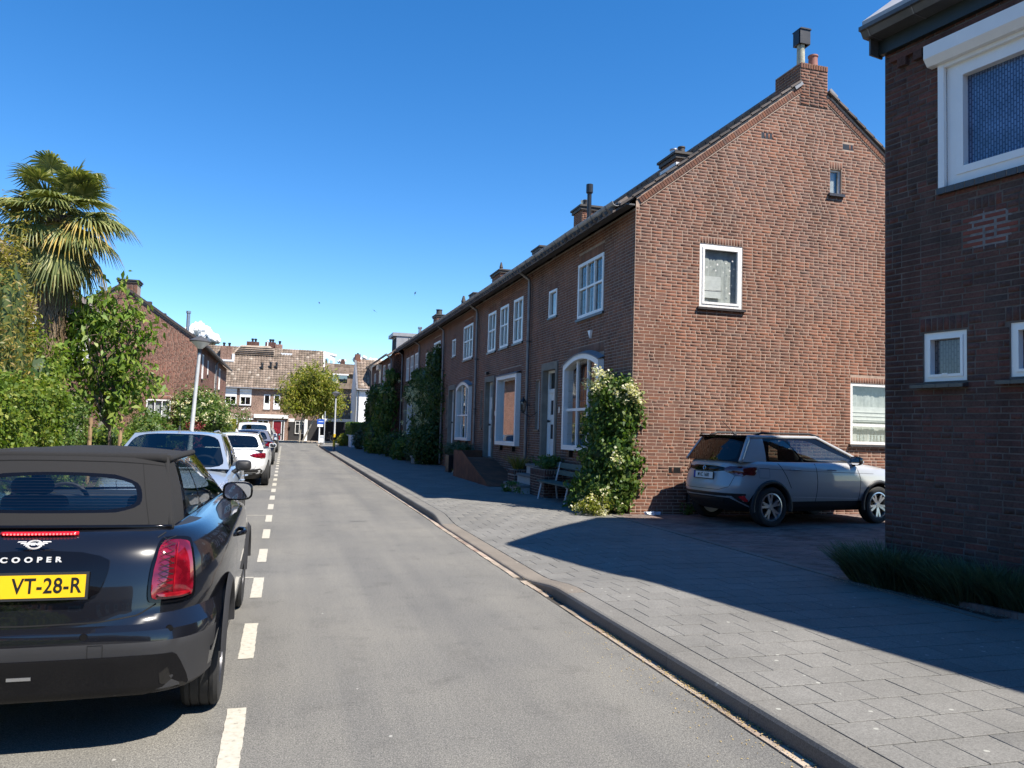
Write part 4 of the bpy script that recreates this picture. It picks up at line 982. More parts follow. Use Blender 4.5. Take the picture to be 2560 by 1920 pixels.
brickwork(lgw, lg, bond(0, LR, .06, 8.3, gwn+[(5.28, 6.42, 2.7, 2.9)], lambda z: (0, LR) if z < 5.6 else ((z-5.6)/.68, LR-(z-5.6)/.68), seed=14)+soldiers(5.28, 6.42, 2.7, .2), M_brick_left, 0, .003)
window(LH, lg, *gwn[0], d=-.05, cols=3, inside_mat=M_curtain, sill=(.08, .06)); window(LH, lg, *gwn[1], d=-.05, sill=(.05, .05)); window(LH, lg, *gwn[2], d=-.05, sill=(.05, .05))
rf = MB(); 
for sg in (-1, 1):
    xe = -8.16+sg*4.2; rf.prism([(xe, YL-.1, 5.7-.36*.68+.0), (-8.16, YL-.1, 5.7+3.84*.68+.02), (-8.16, YL-.1, 5.7+3.84*.68+.16), (xe, YL-.1, 5.7-.36*.68+.14)], (0, 19.2, 0))
lrf = rf.build('roof', plain('roof_dark', (.055, .045, .042), .8, var=.3), LH)
c = chimney(lrf, -8.3, -7.42, YL-.02, YL+.9, 7.7, 8.62, True); 
for (x, y, h) in ((-7.0, YL+.9, 7.75), (-6.3, YL+1, 7.2)): m = MB(); m.box((x-.14, y-.14, h-.8), (x+.14, y+.14, h)); m.build('vent_stack', M_pot, lrf)
m = MB(); m.lathe([(.09, -.9), (.09, .0), (.12, .02), (.12, .14)], (-5.15, YL+1.6, 7.35), 2, 10); m.build('flue_pipe', M_steel, lrf)
gutter(LH, YL-.05, YL+19, -3.98, 5.52); pipe(LH, -4.22, YL+9.0, .2, 5.5, gx=-4.0)
# nearer house on the left, behind the hedge
nl = WF((-7.5, 24.0, 0), (0, 1, 0), (1, 0, 0))
hl = [(1.6, 2.65, 3.55, 4.7), (8.2, 9.4, 3.7, 5.0), (3.2, 5.2, 1.0, 2.6), (8.0, 9.8, 1.0, 2.6), (12.5, 13.4, .5, 2.6)]
NH, w = gen_house('brick_house', 'brick house with white shutters glimpsed behind the palm and hedge', nl, 16, 8, 5.9, 3.0, M_brick, M_mortar_mid, hl, 41)
for q in hl[:4]: window(NH, nl, *q, d=-.05, cols=2, inside_mat=M_curtain)
door(NH, nl, *hl[4], -.12)
for (a, b) in ((2.72, 3.45), (7.55, 8.1), (9.5, 10.05)):
    m = MB(); nl.box(m, a, b, 3.5, 4.75, .02, .06)
    for z in np.arange(3.56, 4.7, .08): nl.prism(m, [(a+.04, z), (b-.04, z), (b-.04, z+.045), (a+.04, z+.045)], .06, .075)
    m.build('shutter', M_white, NH)
rf = MB(); rf.poly([nl.P(-.2, 5.8, .3), nl.P(16.2, 5.8, .3), nl.P(16.2, 8.9, -4), nl.P(-.2, 8.9, -4)]); rf.poly([nl.P(-.2, 8.9, -4), nl.P(16.2, 8.9, -4), nl.P(16.2, 5.8, -8.3), nl.P(-.2, 5.8, -8.3)]); rf.build('roof', M_tile, NH)

# the terrace across the end of the street
YE = 79.0
ew = WF((-14, YE, 0), (1, 0, 0), (0, -1, 0))     # s = X+14
def E_(x): return x+14
hl = [(E_(-5.55), E_(-4.48), 3.35, 4.88), (E_(-4.2), E_(-3.15), 3.33, 4.87), (E_(-2.0), E_(-1.43), 3.0, 4.44), (E_(-1.1), E_(-.5), 3.03, 4.44), (E_(-6.9), E_(-6.3), 3.2, 4.8), (E_(-5.4), E_(-4.3), 1.0, 2.1), (E_(-3.3), E_(-2.85), 1.0, 2.1)]
EH = thing('terrace_across_end', 'brown brick terrace closing the street, with white roller shutters and a red door', 'house', (-4, YE, .1))
w = wall_sheet(ew, 0, 17.5, .0, lambda s: 5.0, hl, .12).build('wall', M_mortar_mid, EH); brickwork(w, ew, bond(0, 17.5, .02, 5.0, hl, seed=51), M_brick_far, 0, .003)
for q in hl[:2]:
    W = window(EH, ew, *q, d=-.05, cols=2, fw=.1, sill=(.08, .06))
    m = MB(); ew.box(m, q[0]-.02, q[1]+.02, 4.66, q[3]+.03, .0, .16); m.build('shutter_box', M_pvc, W)
    m = MB()
    for z in np.arange(4.12, 4.66, .06): ew.prism(m, [(q[0]+.02, z), (q[1]-.02, z), (q[1]-.02, z+.052), (q[0]+.02, z+.052)], .01, .045)
    m.build('roller_shutter', M_pvc, W)
for q in hl[2:4]:
    W = window(EH, ew, *q, d=-.05, fw=.08, rows=(.55, 1), inside_mat=M_curtain_w, inside=[(0, 1, 0, .42, .02)], sill=(.08, .06)); m = MB(); ew.box(m, q[0]+.05, q[1]-.05, q[2]+.05, q[2]+.5, -.03, .015); m.build('panel', M_white, W)
for q in hl[4:]: window(EH, ew, *q, d=-.05, sill=(.05, .05))
# porch: white canopy, brick piers, red door
pr = MB(); ew.box(pr, E_(-2.8), E_(.33), 2.17, 2.52, .0, 1.3); pr.build('canopy', M_white, EH)
pw2 = WF((-14, YE-1.1, 0), (1, 0, 0), (0, -1, 0)); m = MB(); ph = [(E_(-2.45), E_(-1.45), 1.2, 1.98), (E_(-1.06), E_(.01), .1, 1.98)]
pwl = wall_sheet(pw2, E_(-3.0), E_(.3), 0, lambda s: 2.17, ph, .1).build('porch_wall', M_mortar_mid, EH); brickwork(pwl, pw2, bond(E_(-3.0), E_(.3), .02, 2.17, ph, seed=3), M_brick_far, 0, .003)
m = MB(); m.poly([ew.P(E_(.3), 0, 0), ew.P(E_(.3), 0, 1.1), ew.P(E_(.3), 2.17, 1.1), ew.P(E_(.3), 2.17, 0)]); m.build('porch_side', M_brick_far, EH)
window(EH, pw2, *ph[0], d=-.05, fw=.05, cols=2)
fr = MB(); pw2.loop(fr, [(ph[1][0], .1), (ph[1][1], .1), (ph[1][1], 1.98), (ph[1][0], 1.98)], [(ph[1][0]+.06, .12), (ph[1][1]-.06, .12), (ph[1][1]-.06, 1.92), (ph[1][0]+.06, 1.92)], -.05, .02); pw2.box(fr, ph[1][1]-.3, ph[1][1]-.24, .12, 1.92, -.04, .015); dr = fr.build('door', M_white, EH)
m = MB(); pw2.box(m, ph[1][0]+.06, ph[1][1]-.3, .12, 1.92, -.05, -.02); m.build('door_leaf', paint('red_door', (.17, .012, .02), 0, .35), dr)
m = MB(); m.poly([pw2.P(ph[1][1]-.24, .12, -.02), pw2.P(ph[1][1]-.06, .12, -.02), pw2.P(ph[1][1]-.06, 1.92, -.02), pw2.P(ph[1][1]-.24, 1.92, -.02)]); m.build('side_light', M_room, dr)
for (a, tx) in ((ph[1][0]+.22, '9'), (ph[1][0]+.38, '1')):
    me = text_mesh(tx, .26, .003, bold=.008); me.materials.append(plain('red_print', (.5, .03, .04), .4)); o = link('door_number', me, dr); M4 = Matrix(((1, 0, 0), (0, 0, -1), (0, 1, 0))).to_4x4(); M4.translation = Vector(pw2.P(a, 1.1, -.012)); o.matrix_basis = M4
m = MB(); pw2.prism(m, [(E_(-3.4), 1.98), (E_(-2.85), 1.98), (E_(-2.85), 2.08), (E_(-3.4), 2.08)], 0, .3); m.build('ledge', M_white, EH)
m = MB(); pw2.box(m, E_(.36), E_(.92), 1.9, 2.2, -.6, -.55); m.build('house_sign', M_white, EH)
tr = tile_roof(EH, (-14, YE-.25, 4.98), (1, 0, 0), (0, 4.25, 4.3), 17.55, 6.05, M_tile_brown)
gm = MB(); gm.tube([(-14, YE-.32, 4.98), (3.5, YE-.32, 4.98)], .07, 8); gm.build('gutter', M_zinc, EH)
# flat dark ridge and the raised step in the roof
m = MB(); m.box((-14, YE+3.9, 9.1), (3.55, YE+4.4, 9.24)); m.build('ridge', M_zinc_dark, tr)
m = MB(); m.prism([(-5.2, YE+3.0, 8.3), (-5.0, YE+3.45, 8.9), (-4.5, YE+3.9, 9.45), (-1.75, YE+3.9, 9.5), (-1.25, YE+3.45, 9.1), (-1.2, YE+3.0, 8.25)], (0, 1.5, 0)); m.build('raised_gable', M_tile_brown, tr)
for k in range(5):
    m = MB(); z = 8.45+k*.2; m.box((-5.1+k*.13, YE+2.9+k*.17, z), (-1.3, YE+3.1+k*.17, z+.035)); m.build('tile_course', M_tile_brown, tr)
for (x0, x1, y0, z0, z1, pots) in ((-6.33, -5.24, YE+2.4, 7.7, 9.12, ((.3, .2), (.8, .2))), (-4.05, -2.85, YE+4.8, 9.0, 9.95, ((.55, .5), (.85, .5))), (-2.25, -1.2, YE+4.8, 9.0, 9.98, ((.5, .5), (.75, .5))), (-1.26, -.53, YE+4.1, 8.9, 9.75, ((.45, .3),))):
    dark = y0 > YE+4.5; m = MB(); m.box((x0, y0, z0), (x1, y0+.9, z1)); c = m.build('chimney', M_brick_dark if dark else M_brick_far, tr)
    w2 = WF((x0, y0, 0), (1, 0, 0), (0, -1, 0)); brickwork(c, w2, bond(0, x1-x0, z0, z1, (), seed=2), M_brick_dark if dark else M_brick_far, 0, .004)
    for a, b in pots: m = MB(); m.lathe([(.1, 0), (.1, .2), (.14, .22), (.14, .36), (.05, .38)], (x0+a, y0+b, z1), 2, 10); m.build('chimney_pot', M_black, c)
m = MB(); m.box((-6.45, YE+2.2, 7.62), (-5.05, YE+2.42, 7.8)); m.box((-5.23, YE+2.3, 7.62), (-5.0, YE+3.2, 8.4)); m.build('lead_flashing', M_lead_l, tr)
m = MB(); m.lathe([(.06, -.7), (.06, .3), (.09, .32), (.09, .42)], (-2.0, YE+4.3, 9.7), 2, 10); m.build('flue_pipe', M_white, tr)
for x, zz in ((-2.35, 6.95), (-1.55, 7.1), (-1.0, 7.1)):
    yy = YE-.25+(zz-4.98)*4.25/4.3; m = MB(); m.tube([(x, yy, zz-.1), (x, yy-.12, zz+.15), (x, yy-.1, zz+.5)], [.12, .11, .1], 8); m.lathe([(.12, 0), (.14, .05), (.1, .2)], (x, yy-.1, zz+.45), 2, 8); m.build('roof_vent', M_black, tr)
m = MB(); m.box((-.65, YE+3.3, 8.6), (.45, YE+3.45, 8.82)); m.build('lead_flashing', M_lead_l, tr)
m = MB(); m.prism([(3.5, YE-.2, 4.9), (3.5, YE+4.1, 9.25), (3.5, YE+4.3, 9.1), (3.5, YE+.0, 4.6)], (.12, 0, 0)); m.build('verge_board', M_white_old, tr)
# white dormer house seen end-on behind
dmh = thing('dormer_house', 'white glazed dormer standing behind the end of the brown roof', 'dormer', (4.3, YE+5, 7.5))
m = MB(); m.prism([(3.68, YE+4.5, 7.5), (3.68, YE+4.5, 9.2), (4.95, YE+7.5, 9.2), (4.95, YE+7.5, 7.5)], (-.1, 1.5, 0)); m.build('dormer_body', M_white, dmh)
m = MB(); m.prism([(3.6, YE+4.4, 9.12), (3.6, YE+4.4, 9.32), (5.1, YE+7.5, 9.32), (5.1, YE+7.5, 9.12)], (-.1, 1.6, 0)); m.build('dormer_roof', M_white, dmh)
m = MB(); m.poly([(3.82, YE+4.72, 7.8), (4.2, YE+5.62, 7.8), (4.2, YE+5.62, 8.7), (3.82, YE+4.72, 8.7)]); m.build('pane', M_glass_refl, dmh)
m = MB(); m.poly([(4.35, YE+5.97, 7.8), (4.7, YE+6.8, 7.8), (4.7, YE+6.8, 8.6), (4.35, YE+5.97, 8.6)]); m.build('pane', M_glass_refl, dmh)
# middle link: tiled upper storey with strip window over a garage
MH = thing('link_house', 'tiled house with a dark strip window above a dark garage', 'house', (5, YE, .1))
tile_roof(MH, (3.6, YE+.1, 6.75), (1, 0, 0), (0, .7, 1.1), 2.95, 1.25, M_tile_brown, .3, .17, .015, name='upper_roof'); 
tile_roof(MH, (3.6, YE-.35, 2.3), (1, 0, 0), (0, 1.0, 3.9), 3.1, 3.3, M_tile_brown, name='roof')
m = MB(); m.box((3.5, YE+.3, 5.3), (6.5, YE+3, 7.4)); m.build('upper_wall', M_tile_brown, MH)
m = MB(); m.box((3.55, YE-.2, 6.62), (5.9, YE+.3, 6.75)); m.build('window_lintel', M_white, MH)
for (a, b) in ((3.62, 4.75), (4.9, 5.78)): m = MB(); m.box((a, YE+.08, 5.85), (b, YE+.12, 6.6)); m.build('pane', glass_mat('dark_glass', (.05, .06, .07), .2), MH)
m = MB(); m.box((4.76, YE+.02, 5.8), (4.9, YE+.14, 6.62)); m.build('mullion', M_wood_board, MH)
m = MB(); m.box((3.5, YE-.1, 5.3), (6.4, YE+.35, 5.85)); m.build('apron_tiles', M_tile_brown, MH)
m = MB(); m.box((3.5, YE-1.6, 2.03), (6.75, YE+.6, 2.3)); m.build('garage_beam', M_white, MH)
m = MB(); m.box((3.5, YE+1.2, 0), (6.75, YE+1.3, 2.05)); m.build('garage_door', plain('dark_navy', (.01, .011, .02), .5), MH)
m = MB(); m.box((6.5, YE-1.4, 0), (6.8, YE+1.2, 2.05)); m.build('side_wall', M_brick_far, MH)
m = MB(); m.box((1.85, YE-.6, .1), (2.15, YE-.35, 2.2)); m.build('post', M_white, MH)
m = MB(); m.box((.4, YE-.05, .05), (3.5, YE+.1, 2.1)); m.build('passage_wall', M_room, MH)
W = window(MH, WF((0, YE-.1, 0), (1, 0, 0), (0, -1, 0)), 1.0, 1.8, .75, 2.0, d=-.01, fw=.05, cols=2, rows=(.8, .25))
# white rendered house
YW = 73.0; ww = WF((6.22, YW, 0), (1, 0, 0), (0, -1, 0)); WH = thing('white_house', 'white rendered house with a pantiled roof at the end on the right', 'house', (6.22, YW, .1)); M_render = plain('white_render', (.74, .74, .74), .9, var=.06, bump=.2)
q = (.95, 1.75, 2.1, 3.4)
wall_sheet(ww, 0, 6, 0, lambda s: 5.05, [q], .15).build('wall', M_render, WH); window(WH, ww, *q, d=-.08, mats=M_zinc, fw=.06)
m = MB(); m.prism([(6.22, YW, 0), (6.22, YW, 5.05), (6.22, YW+3, 8.1), (6.22, YW+6, 5.05), (6.22, YW+6, 0)], (.02, 0, 0)); m.build('side_wall', M_render, WH)
tr2 = tile_roof(WH, (6.3, YW-.2, 5.05), (1, 0, 0), (0, 3.2, 3.05), 6, 4.3, M_tile_brown, .3, .4, .06)
m = MB(); m.prism([(6.14, YW-.25, 4.9), (6.14, YW+3, 8.05), (6.14, YW+3, 8.3), (6.14, YW-.25, 5.15)], (.18, 0, 0)); m.build('verge_board', M_zinc, tr2)
m = MB(); m.tube([(6.2, YW-.28, 5.0), (12, YW-.28, 5.0)], .08, 8); m.build('gutter', M_zinc, WH)
m = MB(); m.tube([(6.42, YW-.1, .1), (6.42, YW-.1, 5.0)], .05, 8); m.build('drainpipe', M_zinc, WH)
m = MB(); m.box((6.2, YW+2.6, 7.6), (6.7, YW+3.1, 8.5)); m.build('chimney', M_brick, tr2); m = MB(); m.lathe([(.1, 0), (.1, .12)], (6.45, YW+2.85, 8.5), 2, 8); m.build('chimney_pot', M_black, tr2)
m = MB(); m.box((7.4, YW-.1, 5.4), (9.6, YW+2.4, 7.35)); m.build('dark_dormer', M_zinc_dark, tr2)
m = MB(); m.prism([(5.3, YE+6, 7.3), (6.1, YE+6, 7.3), (5.85, YE+6, 8.75), (5.55, YE+6, 8.75)], (0, .8, 0)); o = m.build('chimney_stack', M_brick_dark); tag(o, 'dark tapering chimney stack above the link roof', 'chimney')
# ---------------------------------------------------------------- plants
def unit(v): return v/(np.linalg.norm(v, axis=-1, keepdims=True)+1e-9)
def leaves(name, P, size, mat, parent, out=None, aspect=.55, up=.35, droop=.2, seed=0, spread=.8, fold=.18, **kw):
    g = np.random.default_rng(seed+5); P = np.asarray(P, float); n = len(P)
    N = g.normal(size=(n, 3))*spread + np.array((0, 0, up))
    if out is not None: N = N + out*.9
    N = unit(N); A = unit(np.cross(N, g.normal(size=(n, 3)))); A = unit(A - np.array((0, 0, droop))); S = unit(np.cross(N, A)); N = np.cross(A, S)
    L = (size*g.uniform(.6, 1.3, n))[:, None]
    V = np.stack([P-A*L*.5, P+S*L*aspect*.5+N*L*fold*.5, P+A*L*.5-np.array((0, 0, droop))*L*.25, P-S*L*aspect*.5+N*L*fold*.5], 1).reshape(-1, 3)
    F = np.arange(4*n).reshape(n, 4); return fast_mesh(name, V, F, mat, parent, **kw)
def clumps(centers, per, sig, g): return (centers[:, None, :] + g.normal(size=(len(centers), per, 3))*sig).reshape(-1, 3)
def ellip(n, c, r, g, lo=.8, hi=1.05, zmin=-.9):
    d = unit(g.normal(size=(n*3, 3))); d = d[d[:, 2] > zmin][:n]; return np.array(c)+d*np.array(r)*g.uniform(lo, hi, (len(d), 1)), d
M_lf = {'hedge': leaf_mat('leaf_hedge', (.075, .135, .016), (.15, .22, .028), (.27, .29, .055)),
 'green': leaf_mat('leaf_green', (.045, .1, .02), (.095, .165, .03), (.19, .23, .055)),
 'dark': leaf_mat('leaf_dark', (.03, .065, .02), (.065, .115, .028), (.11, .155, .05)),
 'olive': leaf_mat('leaf_olive', (.13, .13, .028), (.25, .22, .05), (.34, .23, .08)),
 'lime': leaf_mat('leaf_lime', (.13, .165, .02), (.24, .26, .035), (.36, .3, .07)),
 'cherry': leaf_mat('leaf_cherry', (.09, .165, .022), (.18, .27, .045), (.27, .32, .07)),
 'palm': leaf_mat('leaf_palm', (.08, .11, .03), (.18, .2, .06), (.32, .31, .12), .22),
 'palm_old': leaf_mat('leaf_palm_yellow', (.22, .19, .05), (.42, .3, .05), (.3, .2, .08), .2),
 'palm_dead': leaf_mat('leaf_palm_dead', (.16, .11, .065), (.24, .17, .1), None, .1),
 'lav': leaf_mat('leaf_lavender', (.05, .085, .045), (.085, .125, .065), (.13, .16, .08), .15),
 'flower': leaf_mat('blossom_cream', (.55, .52, .33), (.7, .68, .5), (.6, .55, .25), .25),
 'white': leaf_mat('blossom_white', (.65, .65, .58), (.75, .74, .7), None, .25),
 'red': leaf_mat('leaf_red', (.12, .02, .025), (.2, .03, .03), None, .2),
 'yellow': leaf_mat('flower_yellow', (.5, .3, .02), (.6, .4, .05), None, .2)}
M_bark = plain('bark', (.13, .1, .075), .95, var=.4, scale=14, bump=.6, bscale=30)
M_bark_l = plain('bark_pale', (.28, .25, .2), .9, var=.3, scale=10, bump=.4, bscale=30)
M_fibre = plain('palm_fibre', (.085, .06, .04), .95, var=.5, scale=20, bump=.9, bscale=45)
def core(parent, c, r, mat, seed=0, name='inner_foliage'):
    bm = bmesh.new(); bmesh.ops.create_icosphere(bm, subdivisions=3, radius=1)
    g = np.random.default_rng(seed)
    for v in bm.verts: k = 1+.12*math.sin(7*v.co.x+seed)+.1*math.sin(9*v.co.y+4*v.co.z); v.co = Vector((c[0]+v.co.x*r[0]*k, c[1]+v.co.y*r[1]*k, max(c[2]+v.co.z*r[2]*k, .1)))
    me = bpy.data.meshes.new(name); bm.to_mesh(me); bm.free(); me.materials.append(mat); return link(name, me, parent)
def shrub(name, lab, base, r, mat, ncl, per, size, seed, flowers=(), cat='shrub', zc=None, corem='dark', stems=True, group=None, **kw):
    """rounded plant: base on the ground, radii r; clumps of leaves round a darker core, stems below"""
    T = thing(name, lab, cat, base, group); g = np.random.default_rng(seed); c = np.array(base)+np.array((0, 0, r[2] if zc is None else zc))
    cc, d = ellip(ncl, c, r, g); cc[:, 2] = np.maximum(cc[:, 2], base[2]+.05); P = clumps(cc, per, np.array(r)*.13+.02, g); o = np.repeat(d, per, 0); P[:, 2] = np.maximum(P[:, 2], base[2]+.02)
    leaves('foliage', P, size, M_lf[mat], T, o, seed=seed, **kw)
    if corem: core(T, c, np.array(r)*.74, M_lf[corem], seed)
    if stems:
        m = MB()
        for k in range(5):
            a = k*1.26+seed; e = c+np.array((math.cos(a)*r[0]*.5, math.sin(a)*r[1]*.5, 0)); m.tube([np.array(base)+np.array((math.cos(a)*.08, math.sin(a)*.08, -.02)), (np.array(base)+e)/2+np.array((0, 0, .1)), e], [.03, .022, .012], 5)
        m.build('stems', M_bark, T)
    for (nm, mt, n, pr, sz, lo, zlo) in flowers:
        cc, d = ellip(n, c, np.array(r)*1.06, g, .95, 1.06, zlo); P = clumps(cc, pr, np.array((.05, .05, .04))*sz/.05*.9, g); leaves(nm, P, sz, M_lf[mt], T, np.repeat(d, pr, 0), aspect=.9, seed=seed+1, up=.8)
    return T
def box_hedge(name, lab, x0, x1, y0, y1, z0, z1, mat, n, size, seed, bump=.1, corem='dark', stems=True):
    T = thing(name, lab, 'hedge', ((x0+x1)/2, (y0+y1)/2, z0)); g = np.random.default_rng(seed)
    A = [(y1-y0)*(z1-z0)]*2+[(x1-x0)*(z1-z0)]*2+[(x1-x0)*(y1-y0)]; f = g.choice(5, n, p=np.array(A)/sum(A)); u, v = g.random(n), g.random(n)
    P = np.zeros((n, 3)); O = np.zeros((n, 3))
    for k, (ax, val, sg) in enumerate(((0, x0, -1), (0, x1, 1), (1, y0, -1), (1, y1, 1), (2, z1, 1))):
        i = f == k; oth = [a for a in (0, 1, 2) if a != ax]; lo = (x0, y0, z0); hi = (x1, y1, z1)
        P[i, ax] = val; O[i, ax] = sg
        for a, t in zip(oth, (u, v)): P[i, a] = lo[a]+(hi[a]-lo[a])*t[i]
    w = np.sin(P[:, 0]*3.1+seed)*np.sin(P[:, 1]*2.3)+np.sin(P[:, 2]*4+P[:, 1]*3.3)*.7+.6*np.sin(P[:, 1]*7.7+P[:, 2]*8.1); P += O*(w*bump*.5+g.normal(0, bump*.45, n))[:, None]
    P[:, 2] = np.maximum(P[:, 2], z0+.03); leaves('foliage', P, size, M_lf[mat], T, O, seed=seed, aspect=.65)
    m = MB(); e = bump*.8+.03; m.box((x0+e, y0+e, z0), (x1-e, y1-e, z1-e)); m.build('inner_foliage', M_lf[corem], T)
    if stems:
        m = MB()
        for yy in np.arange(y0+.2, y1, .6): m.tube([((x0+x1)/2, yy, z0-.03), ((x0+x1)/2, yy, z1*.6)], [.03, .015], 5)
        m.build('stems', M_bark, T)
    return T

box_hedge('hedge', 'tall yellow-green hornbeam hedge behind the black convertible', -5.0, -4.2, 8.0, 17.2, .09, 2.15, 'hedge', 42000, .085, 3, .15)
box_hedge('hedge', 'darker clipped end of hedge beside the young cherry tree', -5.0, -4.25, 17.3, 19.4, .09, 1.95, 'green', 7000, .075, 4, .14)
# tall olive shrub at the picture's edge
shrub('tall_shrub', 'tall olive-leaved shrub at the far left edge below the palm', (float(atY(8, 900, 16.0)[0]), 16.0, .09), (.42, .8, 2.2), 'olive', 90, 60, .11, 5, zc=2.6, aspect=.3, cat='shrub')
shrub('tall_shrub', 'reddish-olive creeper-like bush before the shuttered house', (-6.6, 23.3, .09), (.9, 1.2, 1.9), 'olive', 80, 45, .12, 6, zc=2.3, aspect=.4)
shrub('shrub', 'leafy green bush standing just behind the hornbeam hedge', (-5.35, 18.8, .09), (.8, 1.0, 1.35), 'hedge', 80, 50, .1, 16, zc=1.9)

# fan palm
PB = np.array((-5.42, 20.6, .09)); PT = thing('fan_palm', 'tall shaggy fan palm with yellowing lower fronds', 'palm tree', tuple(PB)); g = np.random.default_rng(8)
CRN = PB+np.array((.1, 0, 6.3))
m = MB(); hs_ = np.linspace(0, 6.3, 26); m.tube([PB+np.array((.1*h/6.3, 0, h)) for h in hs_], [.15+.07*smooth01((h-2.5)/2.5)+.02*math.sin(k*2.4) for k, h in enumerate(hs_)], 12); m.build('trunk', M_fibre, PT)
P = np.array([PB+np.array((.1*h/6.3, 0, h)) for h in g.uniform(2.6, 6.2, 2600)]); a = g.uniform(0, 6.28, 2600); P[:, 0] += np.cos(a)*.27; P[:, 1] += np.sin(a)*.27
leaves('fibre', P, .3, M_lf['palm_dead'], PT, np.stack([np.cos(a), np.sin(a), a*0], 1), aspect=.08, droop=1.6, seed=2, spread=.2)
def frond(az, el, L, mat, R=.62, droop=.5, wid=.045):
    """petiole and a pleated fan of drooping blades"""
    m = MB(); d = np.array((math.cos(az)*math.cos(el), math.sin(az)*math.cos(el), math.sin(el))); s0 = CRN+np.array((0, 0, g.uniform(-.45, .15))); side = unit(np.cross(d, (0, 0, 1)))
    hub = s0+d*L+np.array((0, 0, -.12*L*L)); m.tube([s0, s0+d*L*.5+np.array((0, 0, -.02*L)), hub], [.018, .014, .01], 4)
    d2 = unit(d*L+np.array((0, 0, -.3*L*L))); nrm = np.cross(side, d2); n = 30
    for k in range(n):
        t = (k/(n-1)*2-1)*rad(118)+g.normal(0, .02); dr = unit(d2*math.cos(t)+side*math.sin(t)); ln = R*(1-.22*abs(t)/2)*g.uniform(.9, 1.08); w = unit(np.cross(dr, nrm)); pts = []
        for q, f in ((0.02, .2), (.4, 1), (.72, .75), (1.0, .08)):
            c = hub+dr*ln*q+np.array((0, 0, -droop*ln*max(0, q-.35)**2*1.6)); pts.append((c-w*wid*f*.5, c+nrm*wid*.25*f, c+w*wid*f*.5))
        for q in range(3):
            A, B = pts[q], pts[q+1]; b = m.vs(list(A)+list(B)); m.face((b, b+1, b+4, b+3)); m.face((b+1, b+2, b+5, b+4))
    return m.build('frond', mat, PT)
for k in range(80):
    el = rad(80)-(k/79)**.75*rad(145); az = k*2.39996; yellow = g.random()
    mt = M_lf['palm'] if k < 46 or yellow < .6 else (M_lf['palm_old'] if k < 74 else M_lf['palm_dead'])
    frond(az+g.normal(0, .4), el+g.normal(0, .26), g.uniform(.75, 1.1)*(.9+.25*max(0, math.sin(2*el))), mt, g.uniform(.55, .85), .1+.75*(k/79)+abs(g.normal(0, .3)), .055)
for k in range(12): frond(g.uniform(0, 6.28), rad(-75), g.uniform(.6, .9), M_lf['palm_dead'], .55, 1.2)

def branch_tree(name, lab, base, trunk, limbs, mat, leafsize, per, sig, bark, seed, cat='tree', aspect=.42, droop=.7, shoots=4, up=.25, bare=0.0):
    """limbs: list of point lists; shoots with hanging leaf clusters all along them"""
    T = thing(name, lab, cat, base); g = np.random.default_rng(seed); m = MB(); m.tube(*trunk, 8); m.build('trunk', bark, T); m = MB(); C = []
    for L in limbs:
        L = [np.array(p, float) for p in L]; m.tube(L, np.linspace(.035, .012, len(L)), 6)
        for a, b in zip(L, L[1:]):
            n = max(2, int(np.linalg.norm(b-a)/.14))
            C += [a+(b-a)*q/n for q in range(n) if not (a is L[0] and q/n < bare)]
        for _ in range(shoots):
            i = g.integers(1 if bare else 0, len(L)-1); s = L[i]+(L[i+1]-L[i])*g.random(); e = s+unit(g.normal(size=3)+np.array((0, 0, up)))*g.uniform(.35, .75); m.tube([s, e], [.012, .005], 4)
            C += [s+(e-s)*q for q in (.35, .6, .8, 1.0)]
    m.build('branches', bark, T); C = np.array(C); leaves('crown', clumps(C, per, sig, g), leafsize, M_lf[mat], T, aspect=aspect, droop=droop, seed=seed, up=.5, fold=.25); return T
cb = np.array((-4.05, 20.9, .1)); g2 = np.random.default_rng(12); LM = []
def PXY(x, y, Y): return atY(x, y, Y)
for tips, mid in (((280, 755), (255, 850)), ((195, 760), (215, 850)), ((325, 760), (290, 850)), ((358, 800), (300, 890)), ((372, 835), (310, 920)), ((365, 915), (310, 960)), ((150, 790), (190, 880)), ((160, 870), (200, 920)), ((360, 980), (310, 990)), ((240, 750), (235, 840)), ((130, 930), (180, 960)), ((340, 870), (290, 930)), ((215, 810), (225, 880)), ((300, 1020), (280, 1020)), ((175, 1010), (215, 1000))):
    Yv = 20.9+g2.uniform(-.7, .7); LM.append([cb+np.array((0, 0, 1.3)), PXY(*mid, 20.9+(Yv-20.9)*.5), PXY(*tips, Yv)])
branch_tree('cherry_tree', 'young cherry tree with hanging glossy leaves, staked beside the footway', tuple(cb), ([cb, cb+np.array((.03, 0, .8)), cb+np.array((0, 0, 1.5)), PXY(262, 880, 20.9)], [.05, .04, .035, .02]), LM, 'cherry', .2, 5, .12, M_bark, 21, shoots=7, bare=.4)
for x in (-3.75, -4.4): o = MB().tube([(x, 20.6, .05), (x, 20.6, 1.65)], .045, 8).build('tree_stake', plain('stake_wood', (.3, .2, .11), .9, var=.3)); tag(o, 'wooden stake on the %s side of the young cherry tree' % ('kerb' if x > -4 else 'garden'), 'stake')
